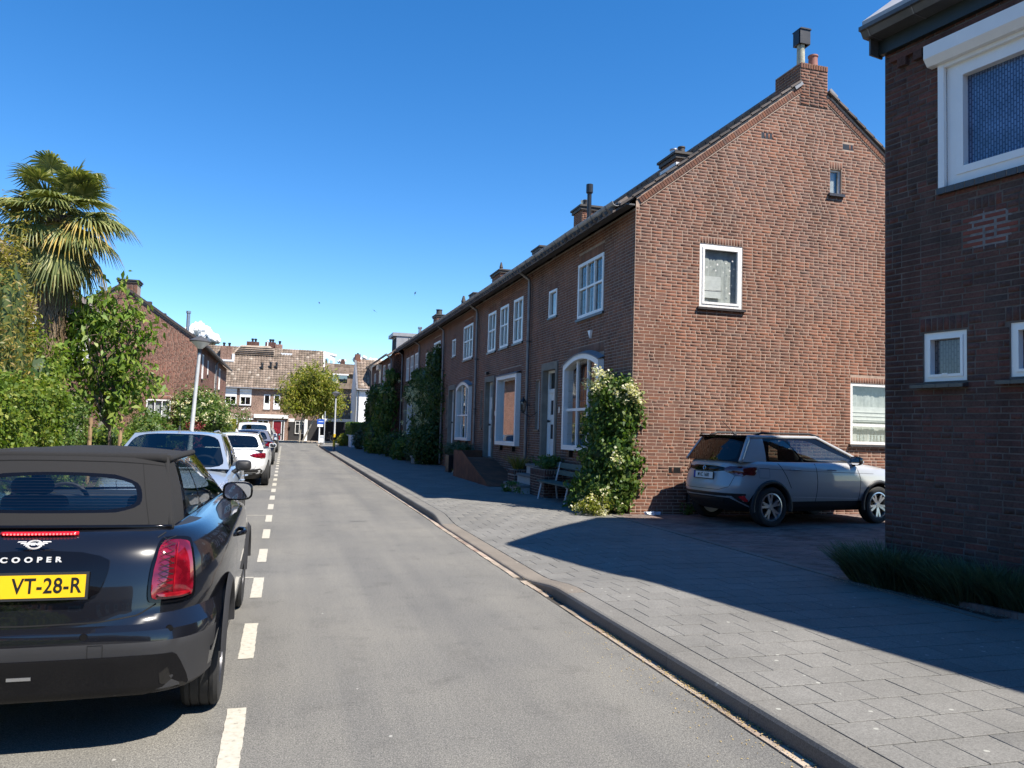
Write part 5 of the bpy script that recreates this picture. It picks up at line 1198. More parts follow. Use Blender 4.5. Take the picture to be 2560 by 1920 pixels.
# shrubs along the left gardens
shrub('shrub', 'rounded bright green bush under the window of the far-left gable', (-4.2, 28.5, .1), (.75, .9, .8), 'green', 70, 50, .11, 31, group=None)
shrub('elder_bush', 'flowering elder with cream flower heads behind the left lamp post', (-3.95, 39.5, .1), (1.35, 1.3, 1.35), 'green', 120, 50, .14, 32, (('blossoms', 'flower', 60, 26, .07, 1, -.1),), zc=1.55)
shrub('shrub', 'dark red-leaved shrub below the flowering elder', (-3.45, 34, .1), (.4, .4, .75), 'red', 26, 26, .1, 33, zc=.8)
shrub('shrub', 'grey-green rosemary bush beyond the left lamp post', (-3.5, 45, .1), (.9, 1.0, .75), 'lav', 60, 50, .12, 34, aspect=.2)
box_hedge('clipped_hedge', 'small clipped yellow-green hedge at the end of the left footway', -4.0, -3.0, 50, 52.5, .1, 1.85, 'lime', 3500, .09, 35, .06)
shrub('rose_bush', 'loose white rose bush in front of the far terrace', (-3.7, 62, .1), (1.2, .8, 1.3), 'green', 45, 30, .16, 36, (('blossoms', 'white', 12, 12, .09, 1, -.2),), zc=1.9, corem=None)
shrub('shrub', 'low leafy bush between the cherry tree and the house', (-4.6, 23.5, .1), (.7, .9, .75), 'hedge', 60, 45, .1, 37)
shrub('shrub', 'straggly green bush left of the gable window', (-4.9, 31.5, .1), (.6, .7, 1.0), 'green', 40, 40, .12, 38)

# tree in front of the far terrace
ft = atZ(748, 1103, .1); FT = np.array((ft[0]*72/ft[1], 72, .1)); LM = []
for (x, y) in ((720, 985), (735, 945), (770, 922), (805, 930), (835, 955), (850, 995), (845, 1030), (800, 1035), (760, 1030), (715, 1020), (775, 960), (800, 985), (745, 1000), (825, 1010), (785, 1005), (770, 990), (815, 960), (750, 965), (705, 1000), (712, 965), (745, 930), (790, 920), (822, 940), (846, 972), (853, 1015), (700, 1010), (780, 940), (760, 950), (830, 985), (810, 1010)):
    Yv = 72+g2.uniform(-1.8, 1.8); LM.append([FT+np.array((.2, 0, 1.6)), atY(770, 1010, 72), atY(x, y, Yv)])
branch_tree('sumac_tree', 'spreading yellow-green tree with two leaning stems before the far terrace', tuple(FT), ([FT, FT+np.array((.1, 0, 1.7)), atY(765, 1010, 72)], [.09, .07, .05]), LM, 'lime', .3, 9, .34, M_bark_l, 23, shoots=18, aspect=.35, droop=.5, bare=1.1)
T = bpy.data.objects['sumac_tree']; m = MB(); m.tube([FT+np.array((.25, 0, 0)), FT+np.array((1.1, 0, 1.9)), atY(800, 1010, 72)], [.08, .06, .04], 8); m.build('trunk', M_bark_l, T)

# climbers and shrubs on the right
def climber(name, lab, base, boxes, mat, n, size, seed, fl=None, stem_to=None, zmin=.13):
    T = thing(name, lab, 'climber', base); g = np.random.default_rng(seed); Ps, Os, Fp = [], [], []
    vol = np.array([max(b[3]*b[4]+b[4]*b[5]+b[3]*b[5], .05) for b in boxes]); vol = vol/vol.sum()
    for (x, y, z, a, b, c), f in zip(boxes, vol):
        k = max(6, int(n*f/30)); cc, d = ellip(k, (x, y, z), (a, b, c), g, .75, 1.08, -1); P = clumps(cc, 30, np.array((a, b, c))*.13+.02, g); Ps.append(P); Os.append(np.repeat(d, 30, 0))
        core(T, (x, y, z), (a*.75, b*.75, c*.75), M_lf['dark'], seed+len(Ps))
    P = np.concatenate(Ps); P[:, 2] = np.maximum(P[:, 2], zmin); leaves('foliage', P, size, M_lf[mat], T, np.concatenate(Os), aspect=.7, seed=seed, droop=.6)
    if fl:
        for (x, y, z, r, k, mt) in fl:
            c = np.array((x, y, z))+g.normal(size=(k, 3))*r; P = clumps(c, 22, .05, g); leaves('blossoms', P, .05, M_lf[mt], T, aspect=.9, up=1.0, seed=seed+3)
    m = MB(); b = np.array(base)
    for k in range(3): m.tube([b+np.array((.05*k, .1*k, 0)), b+np.array((.02, .12*k-.1, 1.0)), b+np.array((0, .2*k-.2, 2.0))], [.03, .022, .01], 5)
    m.build('stems', M_bark, T); return T
climber('climbing_hydrangea', 'climbing hydrangea bushing out round the corner of the end house', (6.05, 14.0, .12),
 [(5.98, 14.1, .55, .5, .7, .5), (6.03, 14.15, 1.2, .42, .66, .55), (6.05, 14.1, 1.85, .4, .6, .5), (6.07, 14.0, 2.38, .37, .55, .33), (5.8, 14.5, .4, .36, .45, .35), (6.17, 13.65, 1.0, .34, .24, .6), (6.18, 13.62, 2.05, .3, .22, .5)], 'green', 15000, .082, 51,
 [(5.72, 13.75, 2.62, .11, 9, 'flower'), (6.05, 13.45, 2.55, .1, 7, 'flower'), (5.72, 14.3, 2.66, .09, 6, 'flower'), (6.25, 13.38, 2.3, .08, 8, 'flower'), (5.62, 13.4, .25, .14, 18, 'flower'), (5.45, 13.7, .22, .1, 10, 'flower'), (5.8, 13.95, 2.5, .08, 3, 'flower'), (5.9, 13.32, 1.2, .05, 2, 'flower'), (5.75, 13.95, 2.85, .05, 2, 'white')])
shrub('shrub', 'low variegated tuft at the foot of the climbing hydrangea', (5.55, 13.5, .12), (.33, .28, .16), 'lime', 22, 40, .06, 52, stems=False, corem=None)
climber('flowering_climber', 'tall dark climber with white flowers covering the fourth terraced house', (6.1, 35.2, .12),
 [(6.05, 34.2, 1.3, .65, 2.3, 1.4), (6.1, 34.0, 3.0, .45, 2.2, 1.2), (6.1, 33.1, 4.2, .3, .8, .9), (6.12, 36.5, 3.9, .3, 2.6, .55), (6.05, 38.6, 3.4, .35, 1.6, .5), (6.0, 33.0, .9, .7, 1.2, .9)], 'dark', 20000, .11, 53,
 [(5.55, 33.4, 2.6, .35, 40, 'flower'), (5.6, 33.0, 1.6, .35, 30, 'flower'), (5.6, 34.6, 3.3, .3, 24, 'flower')])
climber('climber', 'bright sunlit climber at the step in the house fronts', (5.8, 44.2, .12),
 [(5.6, 44.4, 3.2, .5, .8, 1.0), (5.5, 44.8, 2.0, .6, 1.2, 1.4), (5.7, 44.0, 4.4, .35, .45, .6), (5.3, 45.2, 1.0, .8, 1.4, .9)], 'green', 6000, .16, 54, [(5.2, 44.0, 3.7, .25, 12, 'flower')])
climber('climber', 'dark climber on the last house front at the end of the row', (5.5, 50.5, .12), [(5.4, 50.5, 2.6, .4, 1.3, 1.5), (5.4, 50.8, 1.2, .45, 1.2, 1.1), (5.4, 48.8, 3.6, .3, .8, .6)], 'dark', 5000, .17, 55)
for k, (x, y, a, b, c, mt, sz, lab) in enumerate(((5.55, 40.5, .65, 1.5, .6, 'dark', .14, 'broad dark shrub spilling onto the footway below the sunlit climber'), (5.45, 36.6, .55, 1.1, .5, 'green', .13, 'leafy shrub at the foot of the tall flowering climber'), (5.5, 34.2, .3, .5, .55, 'lav', .12, 'grey-green lavender bush in front of the tall flowering climber'), (5.55, 32.6, .5, .7, .75, 'dark', .13, 'dark glossy shrub next to the two black planters'), (5.2, 47.0, .6, 1.3, .7, 'dark', .15, 'low dark shrub beside the return wall'), (4.95, 53.2, .45, .8, .6, 'lav', .14, 'bluish shrub next to the white planter wall'), (4.35, 60.5, .4, .45, .42, 'lime', .12, 'small round yellow-green bush before the white planter wall'))):
    shrub('shrub', lab, (x, y, .12), (a, b, c), mt, 60, 40, sz, 60+k)
# raised white planter with a clipped hedge
T = thing('planter_wall', 'white rendered planter wall carrying a clipped hedge at the far end', 'planter', (5.2, 59, .12))
m = MB(); m.box((4.66, 57.6, .1), (6.1, 62.5, 1.0)); m.build('planter_body', M_render, T); m = MB(); m.box((4.76, 57.7, 1.0), (6.0, 62.4, 1.02)); m.build('soil', M_soil, T)
box_hedge('clipped_hedge', 'clipped dark hedge growing in the white planter wall', 4.6, 6.0, 57.7, 62.3, 1.0, 1.88, 'green', 5500, .09, 71, .05, stems=False)
# lavender bed by the near house
def tuft(name, lab, base, r, h, n, seed, mat='lav', w=.006):
    g = np.random.default_rng(seed); a = g.uniform(0, 6.28, n); rr = np.sqrt(g.random(n))*r*.75; b = np.array(base)+np.stack([np.cos(a)*rr, np.sin(a)*rr, np.zeros(n)], 1)
    lean = g.uniform(0, 6.28, n); k = g.uniform(.05, .5, n)+rr/r*.45; hh = h*g.uniform(.55, 1.05, n); d = np.stack([np.cos(a)*k+.15*np.cos(lean), np.sin(a)*k+.15*np.sin(lean), np.ones(n)], 1)
    s = unit(np.stack([-np.sin(lean), np.cos(lean), np.zeros(n)], 1))*w; m1 = b+d*(hh*.55)[:, None]; t = b+d*(hh)[:, None]+np.stack([np.cos(a)*k*hh*.3, np.sin(a)*k*hh*.3, -.1*hh*k], 1)
    V = np.stack([b-s, b+s, m1+s*.9, m1-s*.9, t+s*.25, t-s*.25], 1).reshape(-1, 3); F = np.concatenate([np.array([[0, 1, 2, 3], [3, 2, 4, 5]])+6*i for i in range(n)])
    o = fast_mesh(name, V, F, M_lf[mat]); return tag(o, lab, 'plant', 'lavender clumps along the near house')
for k in range(7):
    p = rw.P(-.02-k*.27, .12, .2+.05*math.sin(k*2)); tuft('lavender', ('lavender clump at the corner of the near house', 'lavender clump second from the near house corner', 'lavender clump third from the near house corner', 'lavender clump fourth from the near house corner', 'lavender clump fifth from the near house corner', 'lavender clump sixth from the near house corner', 'lavender clump at the picture edge below the small windows')[k], p, .3, .4+.05*math.sin(k*1.7), 1500, 80+k)
bedm = MB(); bedm.poly([rw.P(.25, .125, .0), rw.P(.25, .125, .42), rw.P(-3, .125, .46), rw.P(-3, .125, 0)]); struct(bedm.build('garden_bed', M_soil))
k = -1.15
ed = MB().poly([rw.P(-1.0, .126, .43), rw.P(-1.0, .126, .5), rw.P(-3, .126, .5), rw.P(-3, .126, .43)]).build('bed_edging', M_sand); struct(ed)
while k > -2.6:
    m = MB(); rw.box(m, k-.055, k, .1, .185, .43, .49); m.build('edging_brick', M_klinker, ed); k -= .058
pts = []
for _ in range(420):
    s = r2.uniform(-1.6, .2); p = rw.P(s, .142, .5+abs(r2.gauss(0, .06))); pts.append(tuple(p))
litter('pale_grit', pts, .008, leaf_mat('grit', (.3, .28, .22), (.45, .42, .33), None, .1), 'pale grit and petals scattered along the lavender bed')
# ---------------------------------------------------------------- cars
from mathutils.bvhtree import BVHTree
M_rubber = plain('tyre_rubber', (.022, .022, .022), .8, var=.3, scale=40, bump=.2)
M_blackp = plain('black_plastic', (.018, .018, .019), .55, var=.1, bump=.15, bscale=300)
M_greyp = plain('charcoal_plastic', (.026, .026, .028), .6, var=.08, bump=.2, bscale=400)
M_trim = paint('gloss_black_trim', (.004, .004, .005), 0, .2); M_trim.node_tree.nodes['Principled BSDF'].inputs['Specular IOR Level'].default_value = 0; M_trim.node_tree.nodes['Principled BSDF'].inputs['Coat Weight'].default_value = .7
M_alu = plain('alloy', (.55, .56, .57), .3, .9, var=.05)
M_alu_dark = plain('alloy_dark', (.06, .06, .065), .35, .6, var=.1)
M_chrome = plain('chrome', (.75, .75, .75), .08, 1.0, var=.02)
M_gap = plain('panel_gap', (.004, .004, .004), .9)
M_cglass = glass_mat('car_glass', (.42, .47, .46), .03)
M_cglass_c = glass_mat('car_glass_clear', (.72, .77, .75), .03)
M_emblem = plain('emblem_silver', (.62, .61, .58), .35, .2, var=.05)
M_cglass_d = glass_mat('car_glass_dark', (.06, .065, .07), .04)
M_seat = plain('seat_cloth', (.025, .025, .028), .9, var=.2)
M_under = plain('underbody', (.008, .008, .008), .9)
M_mirror = NT('mirror_glass'); M_mirror.set((.8, .82, .85), .02, 1.0); M_mirror = M_mirror.m
def tail_lens(name, a, b, sc=38):
    t = NT(name); p = t.obj(); v = t.noise(9, 2, p)
    t.set(t.mix(t.ramp(v.outputs[0], [(.4, (0,)*3), (.6, (1,)*3)]), a, b), .08, 0, .6, Coat_Weight=1.0, Coat_Roughness=.02); t.b.inputs['Emission Color'].default_value = (*b, 1); t.b.inputs['Emission Strength'].default_value = .03; return t.m
M_tail = tail_lens('tail_lens', (.075, .0015, .005), (.21, .004, .013))
M_tail_d = tail_lens('tail_lens_dark', (.12, .003, .006), (.32, .008, .015))
M_tail_sm = tail_lens('tail_lens_smoked', (.015, .002, .003), (.06, .004, .007)); M_brakebar = plain('brake_bar', (.6, .01, .02), .15, var=.3, scale=40)
M_lamp = NT('headlamp'); _v = M_lamp.new('ShaderNodeTexVoronoi', i_Scale=26.0); M_lamp.link(M_lamp.obj(), _v.inputs['Vector'])
M_lamp.set(M_lamp.ramp(_v.outputs['Distance'], [(.15, (.85, .88, .9)), (.4, (.3, .32, .35)), (.7, (.7, .72, .75))]), .08, .6, .6, Coat_Weight=1.0); M_lamp = M_lamp.m
M_plate_y = plain('plate_yellow', (.78, .47, .01), .35, var=.05); M_plate_w = plain('plate_white', (.7, .7, .68), .35, var=.05); M_ink = plain('plate_ink', (.01, .01, .01), .4); M_blue = plain('plate_blue', (.01, .05, .35), .4)
def sg(c, e): return math.copysign(abs(c)**e, c)
def tabf(tab, k):
    xs = [r[0] for r in tab]; ys = [r[k] for r in tab]; return lambda z: float(np.interp(z, xs, ys))
class Car:
    def __init__(s, name, label, loc, rotz, levels, matf, mats, wheels, nf=4.0, group=None, M=72, cat='car', arch=.05):
        """levels: (z, rear y, front y, half width) rings from sill to belt; matf(x,y,z)->material slot; wheels: (y, half track, radius, width)"""
        s.root = thing(name, label, cat, loc, group, local=True, rotz=rotz); s.W = {}
        mb = MB(); rows = []; Z0 = levels[0][0]; zs = []
        for a, b in zip(levels, levels[1:]):
            k = max(1, int((b[0]-a[0])/.03)); zs += [a[0]+(b[0]-a[0])*q/k for q in range(k)]
        zs.append(levels[-1][0]); fr, ff, fw = tabf(levels, 1), tabf(levels, 2), tabf(levels, 3); s.fr, s.ff, s.fw = fr, ff, fw
        for z in zs:
            y0, y1, w = fr(z), ff(z), fw(z); h = (y1-y0)/2; yc = (y0+y1)/2; n = nf(z) if callable(nf) else nf
            rows.append([(w*sg(math.cos(t), 2/n), yc+h*sg(math.sin(t), 2/n), z) for t in [2*math.pi*k/M for k in range(M)]])
        top = rows[-1]; cy = sum(p[1] for p in top)/M
        for f in (.8, .5, .2): rows.append([(p[0]*f, cy+(p[1]-cy)*f, p[2]+.012*(1-f)) for p in top])
        bot = rows[0]; rows = [[(p[0]*f, cy+(p[1]-cy)*f, p[2]) for p in bot] for f in (.2, .6, .95)]+rows
        mb.grid(rows, True); mb.face(range(M-1, -1, -1)); L = len(mb.v); mb.face(range(L-M, L))
        me = bpy.data.meshes.new('body'); me.from_pydata(mb.v, [], mb.f)
        for m in mats: me.materials.append(m)
        me.materials.append(M_under)
        body = link('body', me, s.root); s.body = body
        for wy, tr, r, w in wheels:       # wheel arches cut out of the body
            for sx in (-1, 1):
                c = MB(); c.lathe([(r+arch, -.26), (r+arch, .5)], (0, 0, 0), 0, 40); co = c.build('cutter', M_under); co.location = (sx*(tr+.1-.02) if sx > 0 else -(tr+.1-.02), wy, r); co.rotation_euler = (0, 0, 0 if sx > 0 else math.pi)
                co.matrix_world = Matrix.Translation(co.location) @ Matrix.Rotation(0 if sx > 0 else math.pi, 4, 'Z')
                md = body.modifiers.new('b', 'BOOLEAN'); md.operation = 'DIFFERENCE'; md.object = co; md.solver = 'EXACT'; md.material_mode = 'TRANSFER'
                body.parent = None; bpy.context.view_layer.update(); dg = bpy.context.evaluated_depsgraph_get(); nm = bpy.data.meshes.new_from_object(body.evaluated_get(dg)); body.modifiers.clear(); body.data = nm; bpy.data.objects.remove(co); body.parent = s.root
        me = body.data; names = [m.name for m in me.materials]; ui = max(i for i, q in enumerate(names) if q.startswith('underbody'))
        for p in me.polygons:
            if not names[p.material_index].startswith('underbody'): p.material_index = matf(*p.center)
            p.use_smooth = True
        autosmooth(body, 28); bm = bmesh.new(); bm.from_mesh(body.data); s.bvh = BVHTree.FromBMesh(bm); bm.free()
    # -- things laid on the body's surface
    def cast(s, a, b, face):
        o, d = {'rear': ((a, -3, b), (0, 1, 0)), 'front': ((a, 9, b), (0, -1, 0)), 'right': ((3, a, b), (-1, 0, 0)), 'left': ((-3, a, b), (1, 0, 0)), 'top': ((a, b, 4), (0, 0, -1))}[face]
        h = s.bvh.ray_cast(Vector(o), Vector(d))
        if face in ('rear', 'front'):      # keep clear of the flanks
            lim = .42; k = 0
            while (h[0] is None or (abs(h[0][1]-s.fr(b)) if face == 'rear' else abs(h[0][1]-s.ff(b))) > lim) and k < 30: a *= .985; k += 1; h = s.bvh.ray_cast(Vector((a, o[1], b)), Vector(d))
        if h[0] is None: return None
        n = h[1] if h[1].dot(Vector(d)) < 0 else -h[1]
        return np.array(h[0]), np.array(n)
    def stick(s, name, loop, face, mat, off=.006, parent=None, round_=2, dome=0.0, rings=5, smooth=True):
        L = [np.array(p, float) for p in loop]
        for _ in range(round_): L = [q for a, b in zip(L, L[1:]+L[:1]) for q in (a*.75+b*.25, a*.25+b*.75)]
        c = sum(L)/len(L); mb = MB(); R = []
        last = None
        for k in range(rings+1):
            f = 1-k/rings*.97; row = []
            for p in L:
                q = c+(p-c)*f; h = s.cast(q[0], q[1], face)
                if h is None: h = last
                if h is None: return None
                last = h; row.append(h[0]+h[1]*(off+dome*(1-f*f)))
            R.append(row)
        skirt = []
        for p in L:
            h = s.cast(p[0], p[1], face) or last; skirt.append(h[0]-h[1]*.004)
        mb.grid([skirt]+R, True); n = len(L); mb.face(range(len(mb.v)-n, len(mb.v))); o = mb.build(name, mat, parent or s.root, smooth=smooth)
        return autosmooth(o, 40) if smooth else o
    def line(s, name, pts, face, mat=None, w=.006, off=.0012, parent=None, n=24):
        P = [np.array(p, float) for p in pts]; d = [0]
        for a, b in zip(P, P[1:]): d.append(d[-1]+np.linalg.norm(b-a))
        A = []; N_ = []
        for k in range(n+1):
            t = d[-1]*k/n; q = np.array([np.interp(t, d, [p[j] for p in P]) for j in (0, 1)]); h = s.cast(q[0], q[1], face)
            if h is not None: A.append(h[0]+h[1]*off); N_.append(h[1])
        if len(A) < 3: return None
        L, R = [], []
        for k in range(len(A)):
            t = A[min(k+1, len(A)-1)]-A[max(k-1, 0)]; sd = np.cross(t, N_[k]); sd = sd/(np.linalg.norm(sd)+1e-9)*w/2; L.append(A[k]+sd); R.append(A[k]-sd)
        m = MB(); m.grid([L, R]); return m.build(name, mat or M_gap, parent or s.root)
    def wheels(s, wheels, rim, spokes=5, style='y', mat=None, two_tone=False):
        for wy, tr, r, w in wheels:
            for sx in (-1, 1):
                m = MB(); rr = r*.7; m.lathe([(rr, -w*.42), (rr+.02, -w*.48), (r-.05, -w*.5), (r-.015, -w*.46), (r, -w*.36), (r, -w*.26), (r-.007, -w*.25), (r-.007, -w*.22), (r, -w*.21), (r, -w*.02), (r-.007, -w*.01), (r-.007, w*.02), (r, w*.03), (r, w*.22), (r-.007, w*.23), (r-.007, w*.26), (r, w*.27), (r, w*.36), (r-.015, w*.46), (r-.05, w*.5), (rr+.02, w*.48), (rr, w*.42)], (0, 0, 0), 0, 40, True)
                t = m.build('wheel', M_rubber, s.root); autosmooth(t, 30); t.location = (sx*(tr-w*.5), wy, r); t.rotation_euler = (rnd.uniform(0, 6), 0, 0 if sx > 0 else math.pi)
                g = MB(); g.lathe([(rr+.004, -w*.4), (rr+.004, w*.42), (rr-.02, w*.44), (rr-.03, w*.3), (rr-.045, -w*.3)], (0, 0, 0), 0, 36); bk = MB(); bk.lathe([(0, -w*.1), (rr-.03, -w*.1)], (0, 0, 0), 0, 24); bk.build('brake_disc', M_under, t); rimo = g.build('rim', rim, t); rimo.location = (0, 0, 0); autosmooth(rimo, 40)
                q = MB(); q.lathe([(0, w*.36), (.05, w*.36), (.06, w*.28), (.06, 0)], (0, 0, 0), 0, 16)
                for k in range(spokes):
                    a = 2*math.pi*k/spokes
                    for da, wd in (((-.2, .02), (.2, .02)) if style == 'y' else ((0, .045),)):
                        for (r0, r1, b0, b1, wi, wo, d0, d1) in ((.04, rr-.012, a, a+da, .024, wd, w*.34, w*.4),):
                            P0 = np.array((0, math.cos(b0)*r0, math.sin(b0)*r0)); P1 = np.array((0, math.cos(b1)*r1, math.sin(b1)*r1)); T = unit(P1-P0); S_ = np.cross((1, 0, 0), T)
                            q.prism([P0+S_*wi+np.array((d0, 0, 0)), P1+S_*wo+np.array((d1, 0, 0)), P1-S_*wo+np.array((d1, 0, 0)), P0-S_*wi+np.array((d0, 0, 0))], (-.03, 0, 0))
                q.build('spokes', mat or M_alu, t)
                if t.name not in s.W: s.W[t.name] = t
    # -- glazed upper works
    def panel(s, P, cells, frame_mat, glass, name, band=.012, gname='pane', rings=4, n=48, rr=.13):
        """P(u,v)->point; cells: (u0,u1,v0,v1,hole loop or None); the surround is one mesh, each pane its own"""
        mb = MB()
        for (u0, u1, v0, v1, loop) in cells:
            if loop is None:
                a, b = 8, 8; mb.cur = 0; mb.grid([[P(u0+(u1-u0)*i/a, v0+(v1-v0)*j/b) for i in range(a+1)] for j in range(b+1)]); continue
            L = [np.array(p, float) for p in loop]
            for _ in range(3): L = [q for a, b in zip(L, L[1:]+L[:1]) for q in (a*(1-rr)+b*rr, a*rr+b*(1-rr))]
            c = sum(L)/len(L); an = sorted(set([round(2*math.pi*k/n, 5) for k in range(n)]+[round(math.atan2(y-c[1], x-c[0]) % (2*math.pi), 5) for x in (u0, u1) for y in (v0, v1)]))
            def hit(t):
                d = np.array((math.cos(t), math.sin(t))); best = 0
                for a, b in zip(L, L[1:]+L[:1]):
                    e = b-a; den = d[0]*e[1]-d[1]*e[0]
                    if abs(den) < 1e-12: continue
                    q = a-c; r_ = (q[0]*e[1]-q[1]*e[0])/den; s_ = (q[0]*d[1]-q[1]*d[0])/den
                    if r_ > 0 and -1e-6 <= s_ <= 1+1e-6: best = max(best, r_)
                return c+d*best
            def out(t):
                d = (math.cos(t), math.sin(t)); k = min([((u1 if d[0] > 0 else u0)-c[0])/d[0] if abs(d[0]) > 1e-9 else 9e9, ((v1 if d[1] > 0 else v0)-c[1])/d[1] if abs(d[1]) > 1e-9 else 9e9]); return c+np.array(d)*k
            I = [hit(t) for t in an]; O = [out(t) for t in an]; mb.cur = 1; bw = .16
            mb.grid([[P(*p) for p in I], [P(*(p+(q-p)*bw)) for p, q in zip(I, O)]], True); mb.cur = 0
            mb.grid([[P(*(p+(q-p)*(bw+(1-bw)*k/rings))) for p, q in zip(I, O)] for k in range(rings+1)], True)
            g = MB(); g.grid([[P(*(c+(p-c)*f)) for p in I] for f in (1.01, .7, .35, .03)], True); gl = g.build(gname, glass, s.root, smooth=True)
        mb.cur = 0
        o = mb.build(name, [frame_mat, M_trim], s.root, smooth=True); autosmooth(o, 40); return o
    def bil(s, p00, p10, p01, p11, bulge=(0, 0, 0), bu=1.0, bv=.6):
        p00, p10, p01, p11, B = map(lambda q: np.array(q, float), (p00, p10, p01, p11, bulge))
        return lambda u, v: p00*(1-u)*(1-v)+p10*u*(1-v)+p01*(1-u)*v+p11*u*v+B*(max(0, 4*u*(1-u))**bu)*(max(0, 4*v*(1-v))**bv if bv else 1)
    def text(s, name, txt, size, pos, mat, face='rear', depth=.003, sx=1.0, bold=0.0, parent=None, tilt=0.0, space=1.0, align='CENTER'):
        me = text_mesh(txt, size, depth, align, bold, sx, space); me.materials.append(mat); o = link(name, me, parent or s.root)
        R = {'rear': Matrix(((1, 0, 0), (0, 0, -1), (0, 1, 0))), 'front': Matrix(((-1, 0, 0), (0, 0, 1), (0, 1, 0)))}[face].to_4x4(); o.matrix_basis = Matrix.Translation(pos) @ Matrix.Rotation(tilt, 4, 'X') @ R; return o
    def seat(s, x, y, z, h=.62, w=.24):
        m = MB(); m.prism([(x-w, y, z), (x+w, y, z), (x+w*.88, y-.06, z+h*.78), (x-w*.88, y-.06, z+h*.78)], (0, .1, 0)); o = m.build('seat', M_seat, s.root); bevel(o, .04, 3); autosmooth(o, 60)
        m = MB(); m.box((x-.12, y-.12, z+h*.8), (x+.12, y-.02, z+h*1.06)); hr = m.build('headrest', M_seat, s.root); bevel(hr, .045, 3); autosmooth(hr, 60)
    def mirror(s, x, y, z, sx, mat, w=.19, h=.13, face_rear=True):
        m = MB(); c = np.array((x+sx*.11, y, z)); rows = []
        for k, (d, f) in enumerate(((-.045, .9), (-.04, 1.0), (.0, 1.0), (.05, .86), (.075, .5))):
            rows.append([(c[0]+w/2*f*sg(math.cos(t), .6), c[1]+d, c[2]+h/2*f*sg(math.sin(t), .6)) for t in [2*math.pi*q/28 for q in range(28)]])
        m.grid(rows, True); m.face(range(27, -1, -1)); L = len(m.v); m.face(range(L-28, L)); m.tube([(x-sx*.03, y+.02, z-h*.75), (x+sx*.08, y+.01, z-h*.2)], [.03, .03], 8); o = m.build('wing_mirror', mat, s.root); autosmooth(o, 45)
        g = MB(); g.poly([(c[0]+w/2*.86*sg(math.cos(t), .6), c[1]-.047, c[2]+h/2*.84*sg(math.sin(t), .6)) for t in [2*math.pi*q/28 for q in range(28)]][::-1]); g.build('mirror_glass', M_mirror, o)
    def plate(s, x, y, z, w, h, tilt, mat, txt, tsize, sx=.78, band=True, flip=1, tx=0, face='rear', align='CENTER'):
        m = MB(); m.box((-w/2-.012, -.012, -h/2-.012), (w/2+.012, .0, h/2+.012)); m.cur = 1; m.box((-w/2, -.0145, -h/2), (w/2, -.0125, h/2)); p = m.build('number_plate', [M_blackp, mat], s.root)
        p.matrix_basis = Matrix.Translation((x, y, z)) @ Matrix.Rotation(tilt, 4, 'X')
        if band: b = MB(); b.box((-w/2, -.0155, -h/2), (-w/2+.04, -.0146, h/2)); b.build('plate_band', M_blue, p)
        me = text_mesh(txt, tsize, .0008, align, .0015, sx, 1.06); me.materials.append(M_ink); o = link('plate_lettering', me, p); o.matrix_basis = Matrix.Translation((tx, -.0155, 0)) @ Matrix(((1, 0, 0), (0, 0, -1), (0, 1, 0))).to_4x4(); return p

# ---- black convertible in the foreground
blk = paint('black_paint', (.0055, .006, .0085), 0, .25, 0)
lv = [(.285, .06, 3.8, .82), (.31, .03, 3.84, .84), (.44, .012, 3.87, .855), (.55, .0, 3.88, .862), (.6, .012, 3.88, .866), (.625, .045, 3.87, .868), (.7, .055, 3.86, .87), (.82, .075, 3.83, .868), (.9, .095, 3.72, .858), (.95, .115, 3.5, .84), (.99, .145, 3.2, .81), (1.02, .18, 2.95, .775), (1.045, .215, 2.78, .735), (1.058, .25, 2.72, .7)]
WH_ = [(.77, .845, .315, .205), (3.265, .845, .315, .205)]
def mf(x, y, z):
    if z < .545 and not (y > .35 and y < 3.3 and z > .34): return 1
    if z > 1.05 and .45 < y < 2.6 and abs(x) < .62: return 2
    return 0
mini = Car('convertible_car', 'black convertible with a fabric roof and yellow number plate, nearest car', (-1.13, 4.18, 0), 0, lv, mf, [blk, M_greyp, M_blackp], WH_, lambda z: float(np.interp(z, (.58, .66), (6.5, 4.5))))
mini.wheels(WH_, M_alu_dark, 5, 'y', M_alu_dark)
soft = plain('roof_fabric', (.0115, .0112, .0115), .95, var=.15, scale=3, bump=.5, bscale=700)
R_ = mini.bil((-.58, .36, 1.05), (.58, .36, 1.05), (-.50, .66, 1.405), (.50, .66, 1.405), (0, -.105, .012), 1.0, 0)
win = [(.16, .27), (.5, .245), (.85, .27), (.865, .5), (.83, .68), (.5, .745), (.17, .68), (.135, .5)]
mini.panel(lambda u, v: R_(u, v)+np.array((0, -.02*math.sin(v*math.pi), 0)), [(0, 1, 0, 1, win)], soft, M_cglass_c, 'roof_rear', gname='rear_window', rr=.25)
for k in range(11):
    v = .29+.4*k/10; m = MB(); a = [R_(u, v)+np.array((0, -.02*math.sin(v*math.pi)+.002, 0)) for u in np.linspace(.15, .85, 20)]; m.grid([a, [p+np.array((0, 0, .0012)) for p in a]]); m.build('heater_wire', plain('wire', (.05, .035, .035), .5), mini.root)
top = mini.bil((-.50, .66, 1.405), (.50, .66, 1.405), (-.5, 1.98, 1.40), (.5, 1.98, 1.40), (0, 0, .05), .8, .45)
m = MB(); m.grid([[top(u, v)+np.array((0, -.03*(1-v)**3*4*u*(1-u), 0)) for u in np.linspace(0, 1, 17)] for v in np.linspace(0, 1, 17)]); rt = m.build('roof', soft, mini.root, smooth=True)
m = MB(); rim = [top(u, .0)+np.array((0, -.03*4*u*(1-u)-.012, .004)) for u in np.linspace(0, 1, 25)]
m.tube(rim, .028, 8); m.build('roof_rear_bow', soft, mini.root, smooth=True)
